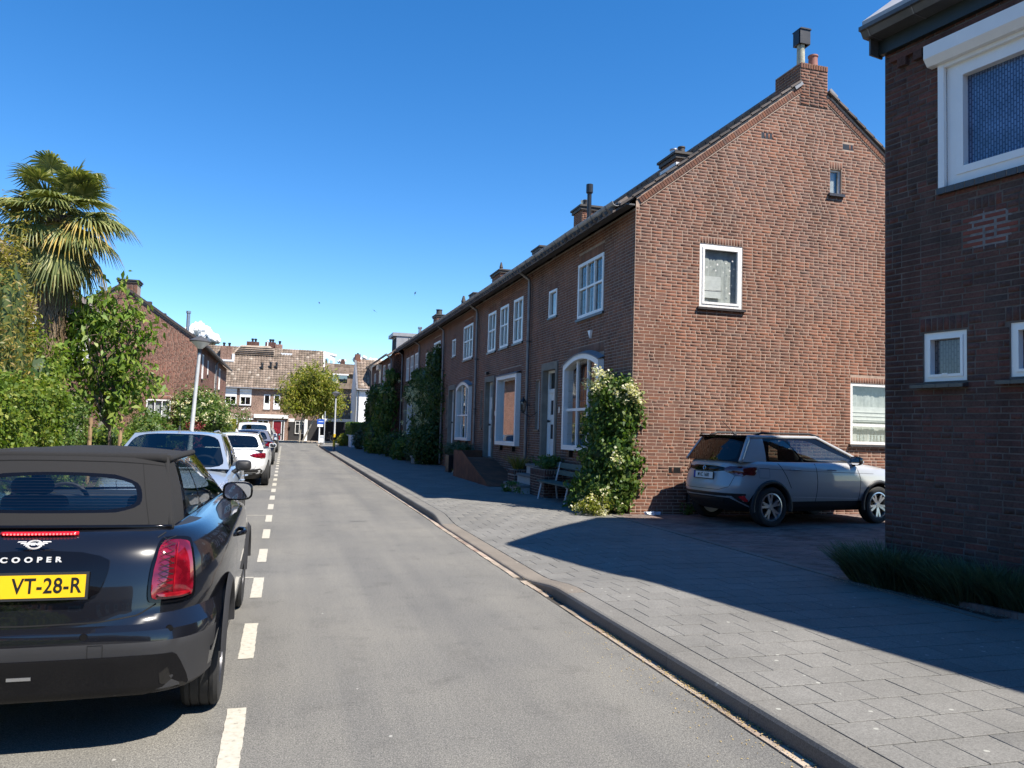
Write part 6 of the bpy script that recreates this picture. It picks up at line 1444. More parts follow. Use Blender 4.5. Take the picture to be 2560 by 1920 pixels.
for sx in (-1, 1):
    Sd = mini.bil((sx*.58, .36, 1.05), (sx*.685, 2.62, 1.05), (sx*.50, .66, 1.405), (sx*.50, 1.98, 1.40), (sx*.03, 0, 0), 1, .8)
    mini.panel(Sd, [(0, .16, 0, 1, None)], soft, M_cglass_c, 'roof_side')
    mini.panel(Sd, [(.16, .42, 0, 1, [(.19, .04), (.41, .04), (.41, .93), (.22, .93)])], M_trim, M_cglass_c, 'rear_quarter_frame', gname='side_window')
    mini.panel(Sd, [(.42, 1, 0, 1, [(.43, .04), (.95, .04), (.95, .5), (.93, .93), (.43, .93)])], M_trim, M_cglass_c, 'door_window_frame', gname='side_window')
    m = MB(); m.tube([Sd(0, v)+np.array((-sx*.006, .006, 0)) for v in np.linspace(0, 1, 10)], .017, 8); m.build('roof_corner', soft, mini.root, smooth=True)
    m = MB(); m.tube([Sd(u, 1.0) for u in np.linspace(0, .95, 14)], .022, 7); m.build('roof_seal', soft, mini.root, smooth=True)
    m = MB(); m.tube([Sd(u, -.0) for u in np.linspace(.04, 1, 14)], .014, 6); m.build('belt_trim', M_trim, mini.root, smooth=True)
Wn = mini.bil((.685, 2.62, 1.05), (-.685, 2.62, 1.05), (.5, 1.98, 1.40), (-.5, 1.98, 1.40), (0, .1, .02), 1, 0)
mini.panel(Wn, [(0, 1, 0, 1, [(.05, .06), (.95, .06), (.94, .93), (.06, .93)])], M_trim, M_cglass_c, 'windscreen_frame', gname='windscreen')
for x in (-.36, .36): mini.seat(x, 1.45, .82, .4, .21)
for x in (-.32, .32): mini.seat(x, .66, .9, .18, .18)
m = MB(); m.lathe([(.165, -.012), (.18, 0), (.165, .012), (.15, 0)], (0, 0, 0), 1, 28, True); o = m.build('steering_wheel', M_blackp, mini.root); o.location = (-.36, 2.1, 1.0); o.rotation_euler = (rad(-25), 0, 0)
m = MB(); m.box((-.64, 2.15, .95), (.64, 2.7, 1.07)); bevel(m.build('dashboard', M_blackp, mini.root), .04, 2)
# seams in the fabric
mini.fab = lambda pts: None
for sx in (-1, 1):
    a = [R_(.5+sx*(.38+.03*(1-v)), v)+np.array((0, -.02*math.sin(v*math.pi)-.002, 0)) for v in np.linspace(0, .93, 18)]; m = MB(); m.grid([a, [p+np.array((.004, 0, 0)) for p in a]]); m.build('fabric_seam', M_gap, mini.root)
a = [R_(u, .93-.05*abs(2*u-1)**4)+np.array((0, -.007, 0)) for u in np.linspace(.01, .99, 30)]; m = MB(); m.grid([a, [p+np.array((0, 0, .004)) for p in a]]); m.build('fabric_seam', M_gap, mini.root)
m = MB(); a = [R_(u, .03)+np.array((0, -.006, -.0)) for u in np.linspace(0, 1, 30)]; m.tube(a, .012, 6); m.build('belt_trim', M_trim, mini.root, smooth=True)
# tail: brake bar, badge, lettering, plate recess, lamps, bumper insert
m = MB(); m.tube([(x, .205+.13*abs(x/.6)**2.4-.0, 1.047) for x in np.linspace(-.17, .17, 14)], .011, 8); m.build('brake_light_bar', M_brakebar, mini.root, smooth=True)
for k in range(21): m = MB(); x = -.155+k*.0155; m.box((x-.0035, .188+.13*abs(x/.6)**2.4, 1.044), (x+.0035, .196, 1.051)); m.build('brake_led', emit('led_red', (1, .12, .12), 1.2), mini.root)
mini.stick('tailgate_recess', [(-.335, .965), (.335, .965), (.335, .86), (.28, .735), (-.28, .735), (-.335, .86)], 'rear', M_trim, .022, round_=2, dome=.006)
mini.text('model_lettering', 'COOPER', .034, (0, .081, .94), M_emblem, sx=1.25, bold=.0014, space=1.85, tilt=rad(-12))
mini.plate(0, .047, .822, .5, .105, rad(-6), M_plate_y, 'VT-28-R', .098, .82, True, tx=.232, align='RIGHT')
bd = MB(); bd.lathe([(.026, -.004), (.031, 0), (.026, .004), (.021, 0)], (0, 0, 0), 1, 24, True); o = bd.build('badge', M_emblem, mini.root); o.location = (0, .118, 1.008); o.scale = (1.15, 1, .82); o.rotation_euler = (rad(-35), 0, 0); badge = o
for sx in (-1, 1):
    for k in range(4):
        m = MB(); L = .064-.012*k; z = .016-.0095*k; m.prism([(sx*.03, -.004, z-.003), (sx*L, -.004, z-.003), (sx*(L-.004), -.004, z+.003), (sx*.03, -.004, z+.003)], (0, .004, 0)); m.build('badge_wing', M_emblem, badge)
me = text_mesh('MINI', .022, .001, bold=.0012); me.materials.append(M_emblem); o = link('badge_lettering', me, badge); o.matrix_basis = Matrix.Translation((0, -.004, 0)) @ Matrix(((1, 0, 0), (0, 0, -1), (0, 1, 0))).to_4x4()
for sx in (-1, 1):
    lp_ = [(.55, .985), (.565, 1.0), (.65, .992), (.672, .975), (.694, .86), (.698, .75), (.69, .725), (.55, .728), (.525, .745), (.527, .85), (.54, .95)]
    fr_ = [((x-.61)*1.16+.61, (z-.865)*1.13+.865) for x, z in lp_]
    mini.stick('tail_lamp_surround', [(sx*x, z) for x, z in fr_][::sx], 'rear', M_trim, .012, round_=2)
    tl = mini.stick('tail_lamp', [(sx*x, z) for x, z in lp_][::sx], 'rear', M_tail, .018, round_=1, dome=.012)
    mini.stick('tail_lamp_foot', [(sx*x, z) for x, z in ((.54, .76), (.69, .755), (.66, .735), (.56, .74))][::sx], 'rear', M_tail_d, .033, parent=tl, round_=1)
    for k in range(9):       # dark lattice in the lens
        z = .775+k*.026; mini.line('lens_rib', [(sx*.545, z), (sx*.605, z+.02)], 'rear', M_gap, .003, .032, tl, 6); mini.line('lens_rib', [(sx*.55, z+.02), (sx*.605, z-.012)], 'rear', M_gap, .003, .0315, tl, 6)
    mini.line('lens_rib', [(sx*.61, .76), (sx*.615, .98)], 'rear', M_tail_d, .006, .033, tl, 10)
    m = MB(); m.lathe([(0, 0), (.016, 0), (.018, .004)], (0, 0, 0), 1, 14); o = m.build('parking_sensor', M_trim, mini.root); h = mini.cast(sx*.63, .6, 'rear'); o.location = tuple(h[0]-np.array((0, .004, 0)))
    m = MB(); m.lathe([(0, 0), (.016, 0), (.018, .004)], (0, 0, 0), 1, 14); o = m.build('parking_sensor', M_trim, mini.root); h = mini.cast(sx*.26, .585, 'rear'); o.location = tuple(h[0]-np.array((0, .004, 0)))
    mini.line('boot_seam', [(sx*.0, .637), (sx*.3, .642), (sx*.48, .665), (sx*.555, .71)], 'rear', None, .007)
    mini.line('boot_seam', [(sx*.53, 1.02), (sx*.56, 1.04)], 'rear', None, .006)
    mini.line('door_seam', [(1.35, 1.03), (1.33, .8), (1.4, .45)], 'right' if sx > 0 else 'left'); mini.line('door_seam', [(2.6, 1.03), (2.62, .8), (2.55, .4)], 'right' if sx > 0 else 'left')
    m = MB(); y0 = 1.45; m.tube([(sx*.862, y0, .875), (sx*.9, y0+.05, .88), (sx*.9, y0+.16, .885), (sx*.862, y0+.21, .885)], [.014, .016, .016, .014], 8); m.build('door_handle', M_trim, mini.root, smooth=True)
    for wy, tr, r, w in WH_:      # plastic arch flares
        m = MB(); rows = []
        for k in range(25):
            a = math.pi*(.06+.88*k/24); ca, sa = math.cos(a), math.sin(a); rows.append([(sx*.835, wy+(r+.045)*ca, r+(r+.045)*sa), (sx*.878, wy+(r+.05)*ca, r+(r+.05)*sa), (sx*.88, wy+(r+.075)*ca, r+(r+.075)*sa), (sx*.855, wy+(r+.11)*ca, r+(r+.11)*sa)])
        m.grid(rows); m.build('arch_flare', M_greyp, mini.root, smooth=True)
    mini.mirror(sx*.70, 2.25, 1.1, sx, M_trim, .22, .14)
mini.stick('bumper_insert', [(-.64, .49), (0, .483), (.64, .49), (.67, .47), (.715, .33), (.7, .3), (0, .295), (-.7, .3), (-.715, .33), (-.67, .47)], 'rear', M_trim, .012, round_=1)
mini.stick('rear_reflector', [(-.05, .4), (.05, .4), (.05, .415), (-.05, .415)], 'rear', M_alu, .016, round_=0)
mini.line('tow_cover', [(.28, .545), (.345, .545), (.345, .48), (.28, .48), (.28, .545)], 'rear', M_gap, .003, .001, n=40)
mini.stick('fuel_flap', [(.95, .93), (1.06, .95), (1.1, 1.0), (1.0, 1.01), (.93, .98)], 'right', M_trim, .003, round_=2)

def simple_glass(c, wb, yb, zb, wr, yr, zr, paintm, glass, sidecells, rear_hole, wind_hole, bulge=.09, roofcrown=.05, rearframe=None, roofmat=None, sb=.03):
    """wb/yb/zb: (rear, front) belt half widths, y, z; wr/yr/zr the same for the roof edge"""
    R = c.bil((-wb[0], yb[0], zb[0]), (wb[0], yb[0], zb[0]), (-wr[0], yr[0], zr[0]), (wr[0], yr[0], zr[0]), (0, -bulge*.8, .012), 1, 0); c.R = R
    c.panel(R, [(0, 1, 0, 1, rear_hole)], rearframe or paintm, glass, 'tailgate_frame', gname='rear_window')
    Wn = c.bil((wb[1], yb[1], zb[1]), (-wb[1], yb[1], zb[1]), (wr[1], yr[1], zr[1]), (-wr[1], yr[1], zr[1]), (0, bulge, .015), 1, 0); c.Wn = Wn
    c.panel(Wn, [(0, 1, 0, 1, wind_hole)], paintm, M_cglass, 'windscreen_frame', gname='windscreen')
    for sx in (-1, 1):
        Sd = c.bil((sx*wb[0], yb[0], zb[0]), (sx*wb[1], yb[1], zb[1]), (sx*wr[0], yr[0], zr[0]), (sx*wr[1], yr[1], zr[1]), (sx*sb, 0, .0), 1, .7)
        for (u0, u1, loop, fm, gl) in sidecells: c.panel(Sd, [(u0, u1, 0, 1, loop)], fm, gl, 'side_frame', gname='side_window')
    top = c.bil((-wr[0], yr[0], zr[0]), (wr[0], yr[0], zr[0]), (-wr[1], yr[1], zr[1]), (wr[1], yr[1], zr[1]), (0, 0, roofcrown), .6, .4)
    def tp(u, v): p = top(u, v); p[1] += (-bulge*.8*(1-v)+bulge*v)*4*u*(1-u); return p
    m = MB(); m.grid([[tp(u, v) for u in np.linspace(0, 1, 17)] for v in np.linspace(0, 1, 15)]); m.build('roof', roofmat or paintm, c.root, smooth=True); c.top = tp
    return R

# ---- silver hatchback, nose towards the camera
sil = paint('silver_paint', (.36, .42, .5), .5, .32, .2)
lv = [(.18, .2, 3.55, .68), (.26, .1, 3.66, .76), (.4, .02, 3.73, .82), (.55, .0, 3.75, .845), (.7, .03, 3.74, .85), (.8, .06, 3.69, .848), (.88, .1, 3.52, .838), (.94, .14, 3.25, .815), (.99, .18, 3.0, .79), (1.03, .22, 2.86, .76)]
WS = [(.65, .835, .3, .185), (2.98, .835, .3, .185)]
silver = Car('hatchback_car', 'silver hatchback parked nose to tail with the black convertible', (-1.38, 13.62, 0), math.pi, lv, lambda x, y, z: (1 if (z < .27 or (z > 1.025 and .3 < y < 2.7)) else 0), [sil, M_blackp], WS, 3.6)
silver.wheels(WS, M_alu, 7, 'n')
simple_glass(silver, (.70, .72), (.24, 2.84), (1.02, 1.02), (.52, .545), (.55, 2.05), (1.44, 1.45), sil, M_cglass, [(0, .2, None, sil, M_cglass), (.2, .5, [(.22, .05), (.485, .05), (.485, .94), (.25, .9)], sil, M_cglass), (.5, 1, [(.515, .05), (.93, .05), (.9, .6), (.86, .93), (.515, .94)], sil, M_cglass)],
 [(.08, .1), (.92, .1), (.9, .9), (.1, .9)], [(.035, .03), (.965, .03), (.955, .97), (.045, .97)], .13)
for x in (-.36, .36): silver.seat(x, 1.45, .8, .58, .24)
m = MB(); m.lathe([(.17, -.014), (.186, 0), (.17, .014), (.155, 0)], (0, 0, 0), 1, 28, True); o = m.build('steering_wheel', M_greyp, silver.root); o.location = (-.36, 2.2, 1.02); o.rotation_euler = (rad(-28), 0, 0)
m = MB(); m.box((-.68, 2.25, .9), (.68, 2.85, 1.04)); bevel(m.build('dashboard', plain('dash_grey', (.06, .065, .07), .7), silver.root), .04, 2)
m = MB(); m.box((-.12, 1.98, 1.36), (.12, 2.0, 1.42)); bevel(m.build('rear_view_mirror', M_blackp, silver.root), .02, 2)
m = MB(); m.lathe([(.022, 0), (.01, .05), (.0035, .06), (.003, .3)], (0, 1.98, 1.5), 2, 8); o = m.build('aerial', M_blackp, silver.root)
for sx in (-1, 1):
    hl_ = silver.stick('headlamp', [(sx*x, z) for x, z in ((.42, .68), (.52, .76), (.66, .88), (.76, .91), (.8, .84), (.785, .72), (.68, .62), (.52, .61))][::-sx], 'front', M_lamp, .008, round_=2, dome=.012)
    silver.mirror(sx*.77, 2.55, 1.06, sx, M_blackp, .2, .14)
    silver.line('bonnet_seam', [(sx*.5, .9), (sx*.42, .78), (sx*.2, .7), (0, .69)], 'front', None, .007); silver.line('door_seam', [(2.5, 1.0), (2.52, .7), (2.45, .35)], 'right' if sx > 0 else 'left'); silver.line('door_seam', [(1.3, 1.0), (1.28, .7), (1.2, .45)], 'right' if sx > 0 else 'left')
    silver.line('side_moulding', [(1.0, .55), (2.5, .56)], 'right' if sx > 0 else 'left', M_blackp, .04, .006)
    for y in (1.05, 2.1): m = MB(); m.tube([(sx*.845, y, .84), (sx*.88, y+.03, .845), (sx*.88, y+.13, .845), (sx*.845, y+.16, .84)], .012, 6); m.build('door_handle', sil, silver.root)
silver.stick('grille', [(-.3, .52), (.3, .52), (.34, .36), (-.34, .36)][::-1], 'front', M_blackp, .004, round_=1); silver.stick('upper_grille', [(-.32, .68), (.32, .68), (.28, .62), (-.28, .62)][::-1], 'front', M_blackp, .004, round_=1)
o = silver.plate(0, 3.765, .45, .5, .11, 0, M_plate_y, '', .08); o.rotation_euler = (0, 0, math.pi)

# ---- white estate, tail towards the camera
wht = paint('white_paint_car', (.72, .73, .73), 0, .3)
lv = [(.2, .22, 4.4, .7), (.3, .1, 4.55, .79), (.42, .03, 4.62, .85), (.55, .0, 4.65, .875), (.68, .02, 4.62, .88), (.8, .05, 4.5, .875), (.88, .08, 4.2, .86), (.93, .11, 3.9, .835), (.965, .15, 3.65, .8)]
WE = [(.88, .865, .315, .2), (3.58, .865, .315, .2)]
white = Car('estate_car', 'white estate car with wide red tail lamps, tail towards the camera', (-1.2, 21.0, 0), 0, lv, lambda x, y, z: (1 if (z < .34 or (z > .955 and .5 < y < 3.3)) else 0), [wht, M_blackp], WE, 4.0)
white.wheels(WE, M_alu, 5, 'y')
simple_glass(white, (.72, .72), (.2, 3.6), (.955, .955), (.55, .55), (.62, 2.75), (1.32, 1.33), wht, M_cglass_d, [(0, .1, None, wht, M_cglass_d), (.1, .45, [(.13, .1), (.44, .07), (.44, .93), (.19, .9)], M_trim, M_cglass_d), (.45, 1, [(.46, .07), (.95, .06), (.9, .6), (.86, .92), (.46, .93)], M_trim, M_cglass_d)],
 [(.07, .14), (.5, .08), (.93, .14), (.93, .8), (.85, .9), (.5, .92), (.15, .9), (.07, .8)], [(.04, .05), (.96, .05), (.95, .95), (.05, .95)], .11, rearframe=wht)
for sx in (-1, 1):
    white.stick('tail_lamp', [(sx*x, z) for x, z in ((.36, .83), (.6, .87), (.8, .86), (.84, .8), (.82, .73), (.62, .73), (.45, .77))][::sx], 'rear', M_tail, .012, round_=1, dome=.01)
    m = MB(); m.tube([(sx*.54, .7, 1.335), (sx*.55, 1.0, 1.375), (sx*.55, 2.4, 1.39), (sx*.54, 2.7, 1.35)], .018, 7); m.build('roof_rail', M_alu, white.root, smooth=True)
    white.mirror(sx*.79, 3.1, 1.0, sx, wht, .2, .13); white.line('tailgate_seam', [(sx*.3, .46), (sx*.52, .47), (sx*.6, .7)], 'rear', None, .006)
    white.line('door_seam', [(2.3, .95), (2.3, .4)], 'right' if sx > 0 else 'left')
white.stick('bumper_valance', [(-.62, .5), (.62, .5), (.72, .4), (.6, .3), (-.6, .3), (-.72, .4)], 'rear', M_blackp, .01, round_=1); white.stick('bumper_trim', [(-.55, .385), (.55, .385), (.55, .37), (-.55, .37)], 'rear', M_alu, .016, round_=0); white.stick('reflector', [(-.3, .5), (.3, .5), (.3, .475), (-.3, .475)], 'rear', M_tail_d, .014, round_=0)
white.stick('plate_recess', [(-.3, .69), (.3, .69), (.27, .58), (-.27, .58)], 'rear', M_greyp, .004, round_=1)
m = MB(); m.tube([(.0, .17, 1.0), (.3, .19, 1.01)], .01, 5); m.build('rear_wiper', M_blackp, white.root)
m = MB(); m.prism([(-.035, 1.0, 1.4), (.035, 1.0, 1.4), (.01, .93, 1.47), (-.01, .93, 1.47)], (0, .12, -.02)); m.build('shark_fin_aerial', wht, white.root)

# ---- compact SUV in the driveway
gry = paint('pale_grey_paint', (.4, .405, .405), .1, .3, .1)
lv = [(.24, .3, 3.85, .7), (.32, .16, 3.98, .79), (.42, .07, 4.05, .84), (.55, .01, 4.1, .868), (.66, .0, 4.12, .876), (.76, .03, 4.1, .878), (.88, .07, 4.04, .872), (.98, .1, 3.9, .86), (1.03, .13, 3.6, .84), (1.07, .16, 3.25, .81), (1.09, .19, 3.1, .78)]
WT = [(.78, .868, .335, .215), (3.33, .868, .335, .215)]
def mt(x, y, z):
    if z < .43 or (z < .56 and (y < .3 or y > 3.9)) or (z > 1.083 and .4 < y < 2.8): return 1
    return 0
ax = np.array((math.cos(rad(9)), math.sin(rad(9)))); lf = np.array((-ax[1], ax[0])); rw0 = np.array((7.92, 11.62)); org = rw0-ax*.78+lf*.77
suv = Car('suv_car', 'pale grey compact SUV parked in the driveway against the sunlit gable', (org[0], org[1], .13), rad(9)-math.pi/2, lv, mt, [gry, M_blackp], WT, 4.2, arch=.055)
suv.wheels(WT, M_alu, 5, 'y', M_alu)
simple_glass(suv, (.72, .74), (.2, 3.05), (1.08, 1.08), (.6, .57), (.47, 2.05), (1.49, 1.51), gry, glass_mat('privacy_glass', (.008, .008, .009), .01), [(0, .2, None, gry, M_cglass_d), (.2, .5, [(.2, .06), (.488, .06), (.488, .92), (.27, .9)], M_trim, M_cglass), (.5, 1, [(.505, .06), (.95, .06), (.86, .6), (.8, .9), (.505, .92)], M_trim, M_cglass)],
 [(.06, .04), (.94, .04), (.93, .85), (.07, .85)], [(.04, .05), (.96, .05), (.95, .95), (.05, .95)], .1, rearframe=M_trim)
for x in (-.36, .36): suv.seat(x, 1.6, .9, .52, .24)
for x in (-.4, 0, .4): suv.seat(x, .78, .95, .4, .2)
for sx in (-1, 1):
    Sd = suv.bil((sx*.72, .2, 1.08), (sx*.74, 3.05, 1.08), (sx*.6, .47, 1.49), (sx*.57, 2.05, 1.51), (sx*.03, 0, 0), 1, .7)
    m = MB(); m.tube([Sd(u, 1.0)+np.array((-sx*.012, 0, .012)) for u in np.linspace(0, 1, 12)]+[Sd(1, v)+np.array((-sx*.012, .01, .012)) for v in np.linspace(.93, .0, 8)], .036, 8); m.build('cant_rail', gry, suv.root, smooth=True)
    m = MB(); m.tube([Sd(.0, v)+np.array((-sx*.01, .02, 0)) for v in np.linspace(0, 1, 8)], .035, 8); m.build('rear_pillar', gry, suv.root, smooth=True)
m = MB(); m.prism([(-.56, .36, 1.53), (.56, .36, 1.53), (.58, .62, 1.535), (-.58, .62, 1.535)], (0, 0, -.045)); bevel(m.build('roof_spoiler', M_trim, suv.root), .015, 2)
for sx in (-1, 1):
    suv.stick('tail_lamp', [(sx*x, z) for x, z in ((.45, .99), (.74, 1.0), (.87, .98), (.84, .86), (.72, .86), (.45, .9))][::sx], 'rear', M_tail_sm, .02, round_=1, dome=.01)
    sd_ = 'right' if sx > 0 else 'left'
    suv.stick('tail_lamp_side', [(.16, 1.0), (.42, .99), (.33, .84), (.14, .84)] if sx < 0 else [(.16, 1.0), (.14, .84), (.33, .84), (.42, .99)], sd_, M_tail_sm, .012, round_=1)
    suv.stick('tail_lamp_tip', [(.2, .93), (.3, .925), (.27, .86), (.19, .86)] if sx < 0 else [(.2, .93), (.19, .86), (.27, .86), (.3, .925)], sd_, M_tail, .02, round_=1)
    m = MB(); m.tube([(sx*.56, .62, 1.525), (sx*.575, .8, 1.575), (sx*.575, 1.9, 1.585), (sx*.56, 2.15, 1.54)], [.016, .02, .02, .016], 7); m.build('roof_rail', M_blackp, suv.root, smooth=True)
    suv.mirror(sx*.79, 2.72, 1.13, sx, M_trim, .21, .16)
    suv.line('door_seam', [(1.78, 1.07), (1.8, .75), (1.78, .4)], sd_, w=.012); suv.line('door_seam', [(.95, 1.07), (1.1, .85), (1.2, .65)], sd_, w=.012); suv.line('door_seam', [(2.75, 1.07), (2.85, .8), (2.82, .4)], sd_, w=.012)
    suv.line('shoulder_crease_shade', [(.5, .98), (1.6, .94), (3.2, .9)], sd_, plain('crease_shade', (.2, .2, .21), .4), .012, .001); suv.line('sill_crease_highlight', [(1.25, .5), (2.8, .46)], sd_, plain('crease_highlight', (.6, .6, .62), .3), .01, .001)  # painted shade line on the shoulder, painted highlight line above the sill
    for y in (1.2, 2.05): m = MB(); m.tube([(sx*.87, y, .965), (sx*.905, y+.04, .97), (sx*.905, y+.16, .965), (sx*.87, y+.2, .96)], .014, 6); m.build('door_handle', gry, suv.root)
    suv.line('fuel_flap', [(.55, .98), (.75, .98), (.75, .82), (.55, .82), (.55, .98)], sd_, None, .004, n=40)
    for wy, tr, r, w in WT:
        m = MB(); rows = []
        for k in range(25):
            a = math.pi*(-.06+1.12*k/24); ca, sa = math.cos(a), math.sin(a); rows.append([(sx*.84, wy+(r+.05)*ca, r+(r+.05)*sa), (sx*.885, wy+(r+.055)*ca, r+(r+.055)*sa), (sx*.886, wy+(r+.1)*ca, r+(r+.1)*sa), (sx*.862, wy+(r+.12)*ca, r+(r+.12)*sa)])
        m.grid(rows); m.build('arch_flare', M_blackp, suv.root, smooth=True)
    suv.stick('rear_reflector', [(sx*x, z) for x, z in ((.66, .5), (.72, .52), (.75, .42), (.69, .42))][::sx], 'rear', M_tail_d, .01, round_=0)
suv.stick('light_band', [(-.5, .99), (.5, .99), (.5, .9), (-.5, .9)], 'rear', M_trim, .012, round_=1)
suv.plate(0, .035, .83, .5, .11, rad(-4), M_plate_w, 'M·IC 1680', .092, .72)
m = MB(); m.lathe([(.034, -.003), (.04, 0), (.034, .003), (.03, 0)], (0, 0, 0), 1, 24, True); o = m.build('badge', M_chrome, suv.root); o.location = (0, .045, .95); bg = o
for L in ([(-.024, .014), (-.008, -.022), (0, .0), (.008, -.022), (.024, .014)], [(-.012, .03), (0, .008), (.012, .03)]): m = MB(); m.tube([(x, -.002, z) for x, z in L], .003, 5); m.build('badge_letter', M_chrome, bg)
M_silp = plain('silver_plastic', (.32, .32, .32), .4)
suv.stick('bumper_trim', [(-.58, .505), (.58, .505), (.54, .475), (-.54, .475)], 'rear', M_silp, .01, round_=0)
for sx in (-1, 1): suv.stick('bumper_trim', [(sx*x, z) for x, z in ((.52, .505), (.59, .505), (.78, .32), (.68, .3))][::-sx], 'rear', M_silp, .012, round_=0)
suv.stick('bumper_grille', [(-.46, .47), (.46, .47), (.4, .36), (-.4, .36)], 'rear', M_blackp, .014, round_=1)
suv.line('tailgate_seam', [(-.62, .84), (-.58, .66), (-.4, .6), (.4, .6), (.58, .66), (.62, .84)], 'rear', None, .007, n=40)
m = MB(); m.tube([(0, .7, 1.55), (.0, .42, 1.78)], [.008, .004], 5); m.tube([(0, .74, 1.54), (0, .68, 1.56)], .02, 6); m.build('aerial', M_blackp, suv.root)
m = MB(); m.tube([(-.02, .3, 1.16), (.32, .29, 1.15)], .011, 5); m.build('rear_wiper', M_blackp, suv.root)

# ---- cars farther down the street
def far_car(name, lab, loc, L, W, H, belt, col, tail, van=False, cat='car'):
    w = W/2; lv = [(.2, .2, L-.25, w*.8), (.32, .06, L-.08, w*.93), (.5, .0, L, w*.985), (.7, .03, L-.03, w), (.82, .06, L-.2, w*.99), (belt-.06, .1, L-.7 if not van else L-.4, w*.965), (belt, .15, L-1.05 if not van else L-.7, w*.9)]
    WF_ = [(.75, w-.02, .31, .2), (L-.85, w-.02, .31, .2)]
    c = Car(name, lab, loc, 0, lv, lambda x, y, z: 1 if (z < .33 or (z > belt-.01 and .4 < y < L-1.3)) else 0, [col, M_blackp], WF_, 4.2, M=48, cat=cat); c.wheels(WF_, M_alu, 5, 'n')
    y1 = L-1.1 if not van else L-.75; yr = (.45 if not van else .28); simple_glass(c, (w*.84, w*.84), (.2, y1), (belt-.01,)*2, (w*.64 if not van else w*.76,)*2, (yr, y1-.8), (H-.06,)*2, col, M_cglass_d, [(0, .18, None, col, M_cglass_d), (.18, .5, [(.2, .07), (.48, .07), (.48, .93), (.24, .9)], M_trim, M_cglass_d), (.5, 1, [(.52, .07), (.94, .07), (.84, .92), (.52, .93)], M_trim, M_cglass_d)], [(.1, .15), (.9, .15), (.88, .85), (.12, .85)], [(.05, .05), (.95, .05), (.94, .95), (.06, .95)], .09)
    for sx in (-1, 1):
        c.stick('tail_lamp', [(sx*w*x, z) for x, z in tail][::sx], 'rear', M_tail, .012, round_=1, dome=.008); c.mirror(sx*w*.9, y1-.5, belt+.06, sx, M_trim if not van else col, .2, .14)
    c.plate(0, .0, .55, .5, .11, 0, M_plate_y, '', .08); return c
dblue = paint('dark_blue_paint', (.012, .02, .05), .2, .3); dgry = paint('dark_grey_paint', (.03, .032, .036), .3, .3)
far_car('hatchback_car', 'dark blue hatchback parked beyond the white estate', (-1.2, 32.2, 0), 4.2, 1.76, 1.4, .95, dblue, ((.5, .78), (.75, .92), (.96, .9), (.97, .72), (.8, .7)))
far_car('small_van', 'white small van parked beyond the dark blue hatchback', (-1.35, 38.6, 0), 4.3, 1.78, 1.7, 1.02, wht, ((.86, 1.05), (.96, 1.05), (.97, .75), (.87, .75)), True, 'van')
far_car('hatchback_car', 'dark grey car at the far end of the parked row', (-1.15, 46.2, 0), 4.2, 1.76, 1.42, .95, dgry, ((.55, .78), (.75, .9), (.96, .88), (.97, .72), (.8, .7)))
# ---------------------------------------------------------------- street furniture and small things
M_pole = plain('lamp_pole_grey', (.5, .52, .53), .5, .2, var=.1); M_yellow = plain('yellow_band', (.65, .45, .03), .5, var=.1); M_lampw = plain('lamp_bowl', (.62, .63, .58), .3, var=.06)
def lamp(lab, base, H, lean, rd=.27, bands=False):
    T = thing('street_lamp', lab, 'street lamp', tuple(base), 'street lamps', local=True); T.rotation_euler = (0, lean, 0)
    m = MB(); m.tube([(0, 0, -.05), (0, 0, .9), (0, 0, .95), (0, 0, H-.42)], [.075, .07, .058, .045], 12); autosmooth(m.build('pole', M_pole, T))
    if bands:
        for z0, z1, mt in ((.25, .65, M_yellow), (.65, .8, M_black), (.8, 1.0, M_yellow), (0.0, .25, M_zinc)): q = MB(); q.tube([(0, 0, z0), (0, 0, z1)], .079, 12); q.build('reflective_band', mt, T)
    q = MB(); q.lathe([(.05, H-.45), (.055, H-.36), (.06, H-.34)], (0, 0, 0), 2, 14); q.build('neck', M_zinc_dark, T)
    q = MB(); q.lathe([(.06, H-.34), (rd*.55, H-.25), (rd*.96, H-.155), (rd, H-.14)], (0, 0, 0), 2, 28); autosmooth(q.build('lamp_bowl', M_lampw, T), 60)
    q = MB(); q.lathe([(rd*1.03, H-.16), (rd*1.05, H-.13), (rd*.6, H-.05), (.05, H-.01), (.02, H+.02)], (0, 0, 0), 2, 28); autosmooth(q.build('lamp_cover', M_zinc_dark, T), 50)
lamp('leaning grey lamp post with a disc head, left of the parked cars', (-2.46, 22.8, .1), 3.85, .045)
lamp('lamp post with yellow and black bands at the far right kerb', (2.95, 49.0, .12), 3.62, 0, .25, True)
# blue street sign, pole and cabinet at the corner
b = atZ(797, 1107, .12); T = thing('street_sign', 'blue and white street sign on a white post at the far corner', 'sign', tuple(b))
m = MB(); m.tube([(b[0], b[1], .1), (b[0], b[1], 2.2)], .05, 8); m.build('post', M_white, T)
m = MB(); m.box((b[0]-.22, b[1]-.09, 1.75), (b[0]+.38, b[1]-.06, 2.15)); m.build('sign_panel', plain('sign_blue', (.02, .09, .42), .4), T); m = MB(); m.box((b[0]-.18, b[1]-.09, 1.5), (b[0]+.3, b[1]-.06, 1.72)); m.build('lower_panel', M_white, T)
m = MB(); m.box((b[0]-.1, b[1]-.095, 1.92), (b[0]+.3, b[1]-.0905, 1.97)); m.build('sign_stripe', M_white, T)
b = atZ(809.5, 1111, .12); o = MB().tube([tuple(b), (b[0], b[1], 2.75)], .035, 8).build('metal_post', M_pole); tag(o, 'thin bare grey post beside the blue street sign', 'post')
